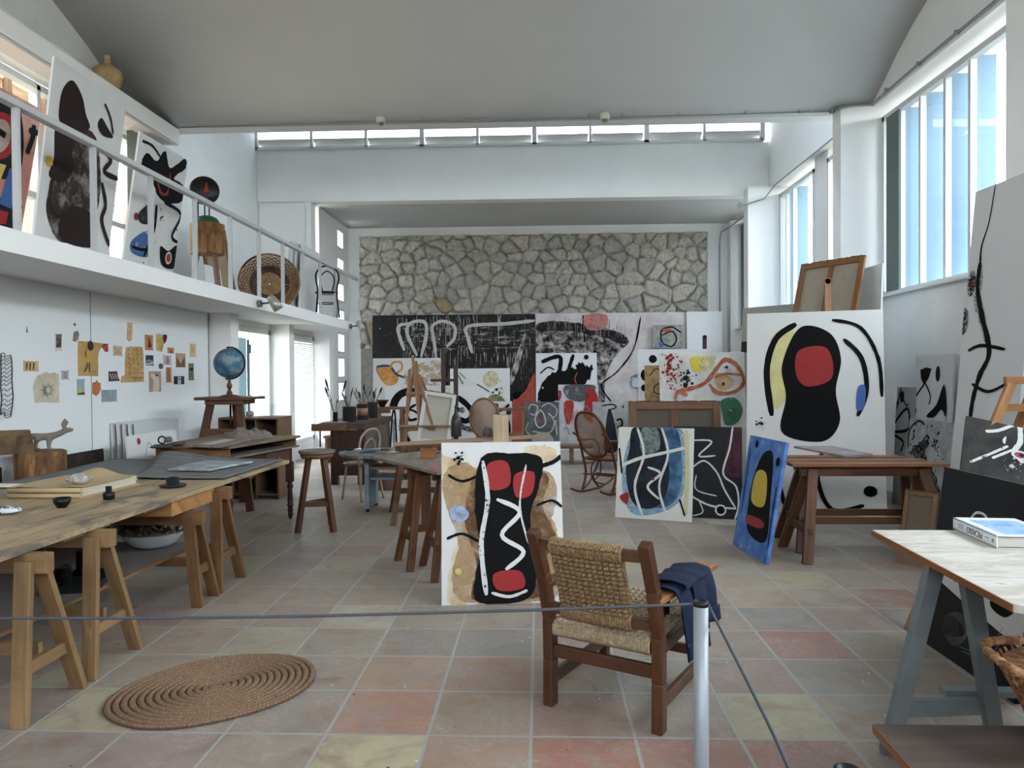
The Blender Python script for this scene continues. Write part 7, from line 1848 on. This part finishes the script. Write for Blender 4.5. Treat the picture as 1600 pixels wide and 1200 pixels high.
p.blob(plain('#c4953f', .7), CP((655, 330), (690, 322), (694, 380), (690, 416), (656, 414), (662, 370)), 4); p.stroke(INK, CP((660, 418), (658, 450), (638, 490)), .018); p.stroke(INK, CP((678, 418), (674, 450), (680, 492)), .018); p.dot(INK, cp(684, 292), .05); p.stroke(INK, CP((652, 330), (645, 350), (654, 372)), .010); p.stroke(GI, CP((700, 484), (724, 486)), .006); p.done()
p = Paper('torn red scrap at the right corner of the large tan figure drawing', R4(770, 278, 822, 338), ground=plain('#a5453c', .7, var=.15), poly=CP((772, 300), (790, 278), (818, 278), (821, 336), (800, 338), (785, 320))); p.done()
p = Paper('small tan square card with crossing lines, left of the large symbol sheet', R4(860, 292, 926, 367), ground=mottled('#b7987a', '#c7ab90', 6, .4, .6)); p.stroke(GI, CP((872, 355), (905, 310)), .004); p.stroke(GI, CP((880, 315), (915, 350)), .004); p.stroke(GI, CP((872, 350), (915, 345)), .003); p.done()
p = Paper('tall narrow tan tag pinned highest above the symbol sheet', R4(962, 115, 1003, 262), ground=mottled('#c09a72', '#cfae8a', 6, .4, .6), poly=CP((966, 116), (1002, 118), (1003, 180), (998, 245), (978, 261), (962, 240), (963, 180))); p.stroke(GI, CP((972, 150), (994, 148)), .004); p.stroke(GI, CP((975, 185), (990, 190), (978, 200), (990, 215)), .004); p.done()
p = Paper('largest tan sheet covered in rows of small dark signs', R4(915, 294, 1092, 572), ground=mottled('#b08a55', '#c4a274', 6, .4, .62), poly=CP((956, 304), (985, 296), (1020, 300), (1060, 296), (1082, 306), (1088, 380), (1090, 470), (1092, 566), (1000, 568), (918, 571), (920, 526), (948, 515), (946, 420), (952, 340)))
rs = random.Random(9)
for j in range(6):
    for i in range(4):
        x, y = 972+i*30+rs.uniform(-5, 5), 325+j*34+rs.uniform(-5, 5); a = rs.uniform(0, PI)
        p.stroke(INK, CP((x-9*math.cos(a), y-9*math.sin(a)), (x+rs.uniform(-5, 5), y+rs.uniform(-5, 5)), (x+9*math.cos(a), y+9*math.sin(a))), .006)
        if rs.random() < .5: p.dot(INK, cp(x+8, y+8), .006)
for y, x0, x1 in ((531, 976, 1070), (542, 998, 1052)):
    x = x0
    while x < x1: w = rs.uniform(6, 12); p.stroke(INK, CP((x, y), (min(x+w, x1), y)), .007, jit=0); x += w+3
p.done()
p = Paper('orange paper with a dark bottle-shaped mark, right of the symbol sheet top', R4(1100, 208, 1160, 324), ground=ORP); p.blob(plain('#5a2c20', .7), CP((1130, 225), (1136, 250), (1148, 300), (1122, 302), (1126, 260), (1124, 235)), 4); p.done()
p = Paper('yellow and dark red flower cut-out among the small papers', R4(1180, 198, 1264, 338), ground=mottled('#b39446', '#c9b27a', 10, .4, .6), poly=CP((1182, 200), (1196, 210), (1208, 202), (1222, 212), (1232, 205), (1238, 240), (1236, 300), (1228, 336), (1186, 330), (1182, 260))); p.blob(plain('#4f2020', .7), CP((1236, 212), (1262, 210), (1264, 240), (1246, 276), (1236, 250)), 4, px=True); p.stroke(INK, CP((1240, 270), (1226, 300), (1222, 325)), .008); p.done()
p = Paper('smallest orange card right of the flower cut-out', R4(1270, 306, 1318, 349), ground=ORP); p.blob(plain('#5c3123', .7), CP((1290, 345), (1296, 318), (1302, 345)), 3); p.done()
p = Paper('dark blue landscape postcard under the orange paper', R4(1105, 362, 1163, 440), ground=plain('#24364f', .5)); p.blob(plain('#7d8a96', .6), CP((1106, 405), (1130, 395), (1162, 408), (1162, 415), (1106, 412)), smooth=False); p.blob(plain('#b2b7b8', .6), CP((1108, 418), (1128, 424), (1150, 414), (1160, 432), (1110, 436)), 3); p.done()
p = Paper('lilac grey card with a pale figure above the black and white picture', R4(1238, 362, 1297, 437), ground=plain('#b3a6ab', .7)); p.blob(plain('#8a7b84', .7), CP((1262, 374), (1276, 378), (1282, 425), (1256, 424)), 3); p.done()
p = Paper('round dark green medallion among the small papers', R4(1202, 426, 1239, 469), ground=mottled('#3c423c', '#6d746a', 20, .4, .6), poly=[cp(1220+18*math.cos(a), 447+21*math.sin(a)) for a in np.linspace(0, 2*PI, 19)[:-1]], pins=False, name='medallion', cat='medallion', th=.006); p.done()
p = Paper('brown dune photograph with a pale sky', R4(1334, 348, 1405, 456), ground=plain('#b28f78', .6)); p.blob(plain('#6e4a37', .6), CP((1336, 370), (1368, 430), (1400, 372), (1402, 452), (1336, 452)), smooth=False); p.done()
p = Paper('upright cream card with a faint red ornament, the rightmost high one', R4(1440, 275, 1484, 376), ground=mottled('#c4a983', '#d0bb9a', 8, .4, .6)); p.stroke(plain('#9c5038', .7), CP((1462, 295), (1450, 320), (1462, 345), (1474, 320), (1462, 297)), .006); p.dot(plain('#9c5038', .7), cp(1462, 322), .012); p.done()
p = Paper('narrow olive strip with dark patches, lowest at the far right', R4(1430, 424, 1469, 555), ground=plain('#7a7257', .7, var=.1)); p.blob(INK, CP((1436, 462), (1462, 460), (1460, 482), (1438, 480)), 3); p.blob(GI, CP((1438, 495), (1460, 498), (1456, 530), (1440, 530)), 3); p.done()
p = Paper('black card with a pale bottle shape in the middle', R4(1318, 522, 1396, 585), ground=plain('#1a1a1c', .5)); p.blob(plain('#b9bab8', .6), CP((1346, 528), (1372, 528), (1372, 582), (1346, 582)), smooth=False); p.dot(INK, cp(1360, 546), .016); p.done()
p = Paper('narrow rust-orange strip left of the black card', R4(1260, 456, 1299, 571), ground=ORP); p.stroke(plain('#55281c', .7), CP((1284, 470), (1272, 500), (1284, 530), (1276, 560)), .012); p.done()
p = Paper('large beige print with a pale vase shape under the small papers', R4(1130, 486, 1221, 643), ground=plain('#a98f7d', .7, var=.08)); p.blob(plain('#c9bdb0', .7), CP((1150, 500), (1180, 520), (1205, 540), (1202, 630), (1160, 636), (1162, 560), (1140, 520)), 4); p.blob(INK, CP((1176, 512), (1196, 514), (1188, 526)), 3); p.done()
p = Paper('dark curled photograph of small bright forms', R4(822, 486, 908, 563), ground=plain('#3a3236', .5), poly=CP((822, 488), (888, 486), (892, 520), (908, 558), (824, 562)))
for k in range(9): p.dot(plain('#bcb7b5', .6), cp(834+k*6, 510+(k % 3)*14), .010)
p.done()
p = Paper('blue-grey rectangle pinned lowest in the middle', R4(770, 628, 886, 720), ground=mottled('#7d8d99', '#93a1aa', 5, .4, .6)); p.stroke(plain('#8f8c78', .7), CP((826, 634), (828, 700)), .012); p.done()
p = Paper('ragged orange leaf-shaped scrap', R4(695, 552, 765, 674), ground=mottled('#b0653a', '#bf7a4f', 9, .4, .6), poly=CP((700, 572), (722, 568), (734, 552), (742, 572), (762, 574), (764, 620), (750, 655), (728, 673), (700, 656), (702, 620))); p.done()
p = Paper('postcard of pale clouds over a yellow and green ground', R4(585, 545, 641, 666), ground=plain('#8ea3ad', .6)); p.blob(plain('#b8b04d', .6), CP((592, 612), (620, 610), (622, 645), (598, 650)), 3); p.blob(plain('#3b5340', .6), CP((590, 654), (640, 640), (640, 664), (588, 664)), smooth=False); p.done()
p = Paper('lilac card with two faint squares above the postcard', R4(466, 480, 521, 549), ground=plain('#aaa1a4', .7)); p.rect(plain('#8d8689', .7), (.25, .15), (.75, .5)); p.rect(plain('#8d8689', .7), (.25, .6), (.75, .85)); p.done()
p = Paper('large ragged cream sheet with a grey sixteen-pointed star', R4(250, 488, 452, 727), ground=CREAM, poly=CP((282, 520), (320, 505), (345, 490), (375, 505), (410, 495), (448, 510), (446, 580), (450, 660), (446, 722), (330, 722), (264, 724), (258, 660), (250, 610), (262, 560)))
cx, cy = 358, 628
for k in range(16):
    a = k*PI/8; r = 72 if k % 2 == 0 else 52; a1, a2 = a-.13, a+.13
    p.blob(plain('#3c3f42' if k % 2 == 0 else '#7c7f82', .7), CP((cx+r*math.cos(a), cy+r*math.sin(a)), (cx+26*math.cos(a1), cy+26*math.sin(a1)), (cx+26*math.cos(a2), cy+26*math.sin(a2))), smooth=False)
p.dot(plain('#8b8d8e', .7), cp(cx, cy), .045); p.dot(CREAM, cp(cx, cy), .028); p.done()
p = Paper('small tan card with three brown upright marks', R4(178, 408, 292, 485), ground=mottled('#b79b6a', '#c9b184', 8, .4, .6))
for k in range(3): p.blob(plain('#513420', .7), CP((198+k*26, 420), (208+k*26, 424), (204+k*26, 474), (196+k*26, 470)), 3)
p.done()
p = Paper('pair of tiny dark pins high on the white wall', R4(200, 148, 213, 194), ground=plain('#2b2928', .5), poly=CP((204, 150), (207, 150), (209, 180), (213, 188), (205, 194), (203, 184)), pins=False, name='wall_pin', cat='pin', th=.006); p.done()
p = Paper('small dark clip above the grey cut-out scrap', R4(562, 122, 574, 140), ground=plain('#4b4948', .5), pins=False, name='wall_pin', cat='pin', th=.006); p.done()
# wire ladder at the left edge
mb = MB(); Xl = -4.47
La = [cp(8, 352), cp(6, 430), cp(8, 520), cp(5, 600), cp(14, 700), cp(2, 800), cp(6, 815)]; Lb = [cp(80, 362), cp(88, 400), cp(92, 480), cp(90, 560), cp(100, 680), cp(92, 760), cp(80, 828)]
for L in (La, Lb): mb.tube([tuple(at(*q, X=Xl)) for q in L], .0045, 6)
for k in range(17):
    u = k/16
    def ev(L):
        f = u*(len(L)-1); i = min(int(f), len(L)-2); t_ = f-i; return (L[i][0]*(1-t_)+L[i+1][0]*t_, L[i][1]*(1-t_)+L[i+1][1]*t_)
    a, b2 = ev(La), ev(Lb); m1 = ((a[0]+b2[0])/2, (a[1]+b2[1])/2+3)
    mb.tube(smooth_open([tuple(at(*a, X=Xl)), tuple(at(a[0]*.7+b2[0]*.3, a[1]*.7+b2[1]*.3-2, X=Xl)), tuple(at(*m1, X=Xl+.02)), tuple(at(*b2, X=Xl))], 3), .0028, 5)
tag(mb.build('wire_ladder', plain('#2b2a2a', .5, .4)), 'tall ladder-like coil of thin black wire hanging on the white wall', 'wire sculpture')

# stacked canvases at the wall behind the desk
for k in range(5):
    x = -4.47+.040*k; y0 = 7.55+.04*k; h = 1.09-.004*k
    c = Canvas(['white canvas nearest the wall in the upright stack behind the desk', 'second white canvas of the upright stack behind the desk', 'middle white canvas of the upright stack behind the desk', 'fourth white canvas of the upright stack behind the desk', 'front white canvas with faint pencil lines in the stack behind the desk'][k], (x+.035, y0, 0), (x+.035, y0+.95, 0), (x-.012, y0, h), ground=plain('#c6c8c8' if k % 2 else '#bdbfbf', .7), thick=.014, eps=.0008, group='white canvases stacked at the left wall')
    if k == 4:
        c.stroke(GI, [(196, 712), (204, 706)], .004); c.stroke(GI, [(200, 704), (197, 716)], .004)
    c.done()
c = Canvas('low white canvas with a red dot and grey lines behind the desk', (-3.98, 7.15, 0), (-3.98, 8.15, 0), (-4.10, 7.15, .985), ground=plain('#c6c6c4', .7), eps=.0008)
c.dot('#9c2f28', (.22, .93), .035, px=False); c.stroke(GI, [(.3, .75), (.4, .9), (.5, .8)], .008, px=False); c.stroke(GI, [(.55, .8), (.7, .92)], .008, px=False); c.done()

# ------------------------------------------------- mezzanine paintings
def mez(label, pxl, pxr, ztop, Xb=-4.24, Xt=-4.02, zb=2.6, **k):
    y0 = at(pxl, 200, X=Xt).y; y1 = at(pxr, 200, X=Xt).y
    return Canvas(label, (Xb, y0, zb), (Xb, y1, zb), (Xt, y0, ztop), **k)
zt1 = at(67, 172, X=-4.02).z
c = mez('mezzanine painting with a red rounded form over blue and yellow blocks', -110, 66, zt1, ground=plain('#a87468', .7, var=.2, scale=5))
c.blob(mottled('#b9857a', '#c79c90', 5, .4, .6, .7), [(-40, 100), (66, 172), (60, 240), (-30, 230)], smooth=False)
c.rect('#111114', (0, 0), (.62, .34)); c.rect('#111114', (.62, 0), (.97, .32)); c.blob('#111114', [(-60, 150), (26, 160), (30, 270), (-40, 262)], 5)
c.blob(RED, [(-30, 190), (0, 175), (24, 190), (24, 225), (5, 248), (-25, 240)], 6); c.blob(plain('#a9978a', .7, var=.15), [(-22, 200), (0, 186), (14, 196), (14, 222), (0, 238), (-20, 230)], 6); c.stroke(K, [(-2, 205), (8, 212)], .05)
c.blob(plain('#3e5b94', .65, var=.15), [(14, 263), (29, 268), (17, 326), (-2, 318)], smooth=False); c.blob('#b59f59', [(-20, 250), (9, 258), (-2, 285), (-28, 280)], smooth=False); c.blob(RED, [(-6, 326), (12, 332), (8, 350), (-10, 350)], smooth=False)
c.stroke(K, [(52, 195), (50, 215), (41, 240)], .05); c.stroke(K, [(44, 203), (58, 208)], .05); c.done()
zt2 = at(87, 89, X=-4.02).z
c = mez('tallest mezzanine painting with dark brown rounded masses on white', 87, 198, zt2, ground=plain('#c9cac8', .7, var=.03), eps=.0008)
BR = plain('#211212', .7); BRD = dry('#3a2c28', 6, .40, soft=.15)
c.blob(BRD, [(95, 200), (150, 215), (152, 330), (100, 380), (72, 330), (85, 260)], 6)
c.blob(BR, [(100, 135), (114, 126), (128, 150), (134, 178), (140, 200), (120, 205), (94, 192), (93, 160)], 6); c.blob(BR, [(88, 195), (118, 208), (112, 240), (116, 262), (100, 284), (76, 275), (84, 245)], 6); c.stroke(BR, [(80, 280), (78, 320), (90, 338), (115, 332)], .04)
c.blob(BR, [(96, 335), (118, 322), (146, 340), (146, 385), (96, 375)], 5); c.blob(BR, [(152, 196), (158, 184), (168, 200), (176, 215), (160, 212)], 4); c.stroke(BR, [(163, 162), (172, 185), (176, 210)], .03); c.stroke(BR, [(158, 232), (172, 250), (162, 268), (184, 280)], .05); c.stroke(BR, [(158, 285), (164, 320), (158, 345), (170, 385)], .05)
c.dot('#b59a3a', (76, 252), .045); c.done()
zt3 = at(219, 205, X=-4.02).z
c = mez('mezzanine painting of splashed black strokes with red and blue touches', 219, 293, zt3, ground=plain('#c6c7c6', .7, var=.03), eps=.0008)
c.blob(KB, [(224, 245), (232, 240), (245, 252), (258, 235), (266, 262), (288, 248), (290, 262), (272, 278), (286, 290), (288, 312), (262, 318), (246, 305), (240, 290), (222, 262)], 6, .004)
c.stroke(RED, [(246, 285), (252, 302), (262, 300), (266, 270)], .03); c.stroke(KB, [(222, 220), (238, 228), (250, 245)], .03); c.blob(dry('#3c618f', 9, .40, soft=.1), [(206, 375), (235, 360), (232, 400), (206, 395)], 5); c.blob(dry('#25282c', 9, .42, soft=.1), [(215, 335), (235, 318), (240, 345), (222, 350)], 5); c.dot('#6d2622', (212, 338), .04)
c.stroke(KB, [(244, 320), (240, 360), (224, 400)], .045); c.stroke(KB, [(256, 316), (282, 335), (268, 370), (286, 382)], .04); c.stroke(KB, [(205, 385), (225, 390), (240, 378)], .035); c.blob(KB, [(250, 385), (262, 392), (276, 384), (272, 418), (252, 414)], 5); c.dot('#c2c2bf', (262, 403), .07); c.dot(RED, (262, 403), .05); c.splat(KB, (250, 340), .6, 80, .004, .014, rz=1.0); c.done()
# head sculpture on a log stool
HX, HY = -4.28, at(324, 380, X=-4.28).y; Z0 = 2.6
t = thing('sculpture_stool', 'three-legged stool of a thick log under the black head on the mezzanine', 'stool', (HX, HY, Z0))
zt_, zb_ = at(324, 350, X=HX).z-Z0, at(324, 398, X=HX).z-Z0
mb = MB(); pr = [(.205*math.cos(a)*(1+.05*math.sin(4*a)), .19*math.sin(a)*(1+.05*math.sin(3*a))) for a in np.linspace(0, 2*PI, 31)[:-1]]
mb.prism(pr, zb_, zt_); mb.build('log_seat', mottled('#5a3a22', '#8a6440', 10, .38, .6, .7, bump=.015, stretch=(1, 1, .3)), t, bevel=.012)
for a in (-2.2, -.6, 1.3): mb = MB(); mb.beam((.24*math.cos(a), .22*math.sin(a), 0), (.14*math.cos(a), .13*math.sin(a), zb_+.02), .05, .05); mb.build('leg', MIDWOOD, t, bevel=.004)
t = thing('head_sculpture', 'black disc-shaped head sculpture with a red nose on a green cushion-shaped base', 'sculpture', (HX, HY, Z0+zt_))
mb = MB(); mb.lathe([(.15, 0), (.15, .03), (.12, .075), (.06, .10), (0, .105)], seg=28); mb.build('base_dome', plain('#1f4a33', .5), t)
mb = MB(); mb.tube([(-.03, 0, .09), (-.03, 0, .28)], .008, 6); mb.tube([(.03, 0, .09), (.03, 0, .28)], .008, 6); mb.tube([(-.13, 0, .06), (-.13, 0, .30)], .022, 8); mb.build('support_rod', plain('#191818', .4), t)
mb = MB(); M = Euler((PI/2, 0, .35)).to_matrix(); mb.lathe([(0, -.05), (.10, -.045), (.17, -.02), (.185, 0), (.17, .02), (.10, .045), (0, .05)], c=(-.03, 0, .43), seg=32, M=M); mb.build('head_disc', plain('#121114', .35), t)
mb = MB(); mb.tube([(.03, -.08, .38), (.025, -.06, .52)], [.035, .006], 8); mb.build('nose', RED, t)
# turned canvas behind, white edges, basket tray
X = -4.85; ya, yb = at(333, 400, X=X).y, at(374, 400, X=X).y
back_canvas('brown turned canvas leaning in the mezzanine behind the log stool', (X, ya, 2.6), (X, yb, 2.6), (X-.22, ya, at(340, 345, X=X).z), wm=wood('#6b4b30', '#8d6a48', .6), linen=plain('#8d7d63', .9), bars=0)
for k, (px, lab) in enumerate(((300, 'narrow white canvas edge beside the log stool leg'),)):
    X2 = -4.62; y = at(px+28, 400, X=X2).y; c = Canvas(lab, (X2, y, 2.6), (X2, y+.5, 2.6), (X2-.08, y, 3.15), ground=plain('#c8c8c6', .7)); c.done()
TX, TY = -4.45, at(421, 430, X=-4.45).y; tc = at(421, 433, X=TX)
t = thing('basket_tray', 'large round wicker tray with a dark ring, standing on edge on the mezzanine', 'basket', (TX, TY, 2.6))
nrm = Vector((.35, -1, .22)).normalized(); e1_ = Vector((0, 0, 1)).cross(nrm).normalized(); e2_ = nrm.cross(e1_)
Mt = Matrix((e1_, e2_, nrm)).transposed(); rr = tc.z-2.6+.0; rr = .47
cc = Vector((0, 0, .49)); wick = [mottled('#6b4d2e', '#8f6f48', 25, .4, .6, .8, bump=.003), mottled('#33211a', '#4b3226', 25, .4, .6, .8, bump=.003), mottled('#7d6142', '#9c7f58', 25, .4, .6, .8, bump=.003)]
mb = MB()
for k in range(22):
    r = .03+k*.0195; mi_ = 2 if r < .2 else 1 if r < .31 else 0; dz = (.10*max(0, (r-.33)/.12)**1.5)
    mb.tube([tuple(cc+Mt @ Vector(((r+.004*math.sin(a*24+k*PI))*math.cos(a), (r+.004*math.sin(a*24+k*PI))*math.sin(a), dz+.004*math.cos(a*24+k*PI)))) for a in np.linspace(0, 2*PI, 97)[:-1]], .0115, 5, mi_, closed=True)
mb.build('tray_weave', wick, t)
mb = MB(); mb.tube([tuple(cc+Mt @ Vector((.47*math.cos(a), .47*math.sin(a), .12))) for a in np.linspace(0, 2*PI, 65)[:-1]], .02, 8, closed=True); mb.build('rim', wick[0], t)
mb = MB(); mb.tube(smooth_open([tuple(cc+Mt @ Vector((.46*math.cos(a), .46*math.sin(a), .12+.06*math.sin((a-2.0)/.7*PI)))) for a in np.linspace(2.0, 2.7, 6)]), .012, 6); mb.build('handle', wick[1], t)
for k, (px, yt, dx, lab, dl) in enumerate(((452, 376, 0.0, 'first of two white framed edges beside the wicker tray', .14), (461, 379, .06, 'second of two white framed edges beside the wicker tray', .14))):
    X2 = -4.25+dx; y = at(px+2, 400, X=X2).y
    mb = MB(); zt_ = at(px, yt, X=X2).z
    mb.beam((X2-.10, y+.36, 2.6), (X2, y+.36, zt_), .04, .7, up=(0, 1, 0)); tag(mb.build('framed_panel', plain('#c2c3c2', .6)), lab, 'panel', 'white framed panels on the mezzanine')
X2 = -4.12; c = Canvas('big blank white canvas standing between the wicker tray and the bentwood chair', (X2-.05, at(470, 400, X=X2).y, 2.6), (X2-.05, at(497, 400, X=X2).y, 2.6), (X2+.02, at(470, 400, X=X2).y, at(470, 381, X=X2).z), ground=plain('#c9cac8', .7)); c.done()
# bentwood chair on the mezzanine
CX, = (-3.83,); CY = at(508, 460, X=CX).y+.1
t = thing('bentwood_chair', 'black bentwood chair at the far end of the mezzanine', 'chair', (CX, CY, 2.6), PI+.35)
BKW = plain('#171312', .35)
mb = MB(); mb.lathe([(0, .44), (.195, .44), (.205, .455), (.2, .475), (0, .47)], seg=28); mb.build('seat', BKW, t)
for sx in (-1, 1):
    mb = MB(); mb.tube([(sx*.19, -.18, 0), (sx*.15, -.14, .44)], [.013, .017], 8); mb.build('leg', BKW, t)
mb = MB(); mb.tube(smooth_open([(-.20, .22, 0), (-.165, .16, .46), (-.20, .19, .74), (-.12, .215, .88), (0, .22, .91), (.12, .215, .88), (.20, .19, .74), (.165, .16, .46), (.20, .22, 0)]), .015, 8); mb.build('back_hoop', BKW, t)
mb = MB(); mb.tube(smooth_open([(-.08, .16, .46), (-.12, .19, .70), (0, .215, .82), (.12, .19, .70), (.08, .16, .46)]), .011, 8); mb.build('inner_hoop', BKW, t)
mb = MB(); mb.tube([(.165*math.cos(a), .165*math.sin(a), .27) for a in np.linspace(0, 2*PI, 29)[:-1]], .010, 6, closed=True); mb.build('foot_ring', BKW, t)
# vase on the ledge above the window
VX = -5.40; vp = at(168, 110, X=VX)
t = thing('vase', 'big-bellied ochre clay vase with a narrow neck high on the left ledge', 'vase', (VX, vp.y, 5.125))
mb = MB(); mb.lathe([(0, 0), (.08, 0), (.10, .03), (.15, .12), (.178, .22), (.165, .29), (.10, .345), (.05, .365), (.04, .38), (.038, .46), (.045, .475), (.038, .475), (.03, .38), (0, .37)], seg=32); mb.build('vase_body', mottled('#a18a62', '#b59e76', 5, .4, .6, .75), t)
# folded shutters in the upper window
for (ya, yb, lab) in ((8.3, 8.95, 'a'), (9.80, 10.35, 'b')):
    mb = MB()
    for k in range(4): mb.box((-5.44, ya+(yb-ya)*(k+.5)/4, 3.9), (.22, (yb-ya)/4-.012, 2.0))
    mb.build('shutter', plain('#5f645f', .6), bpy.data.objects['window_16'], world=True)
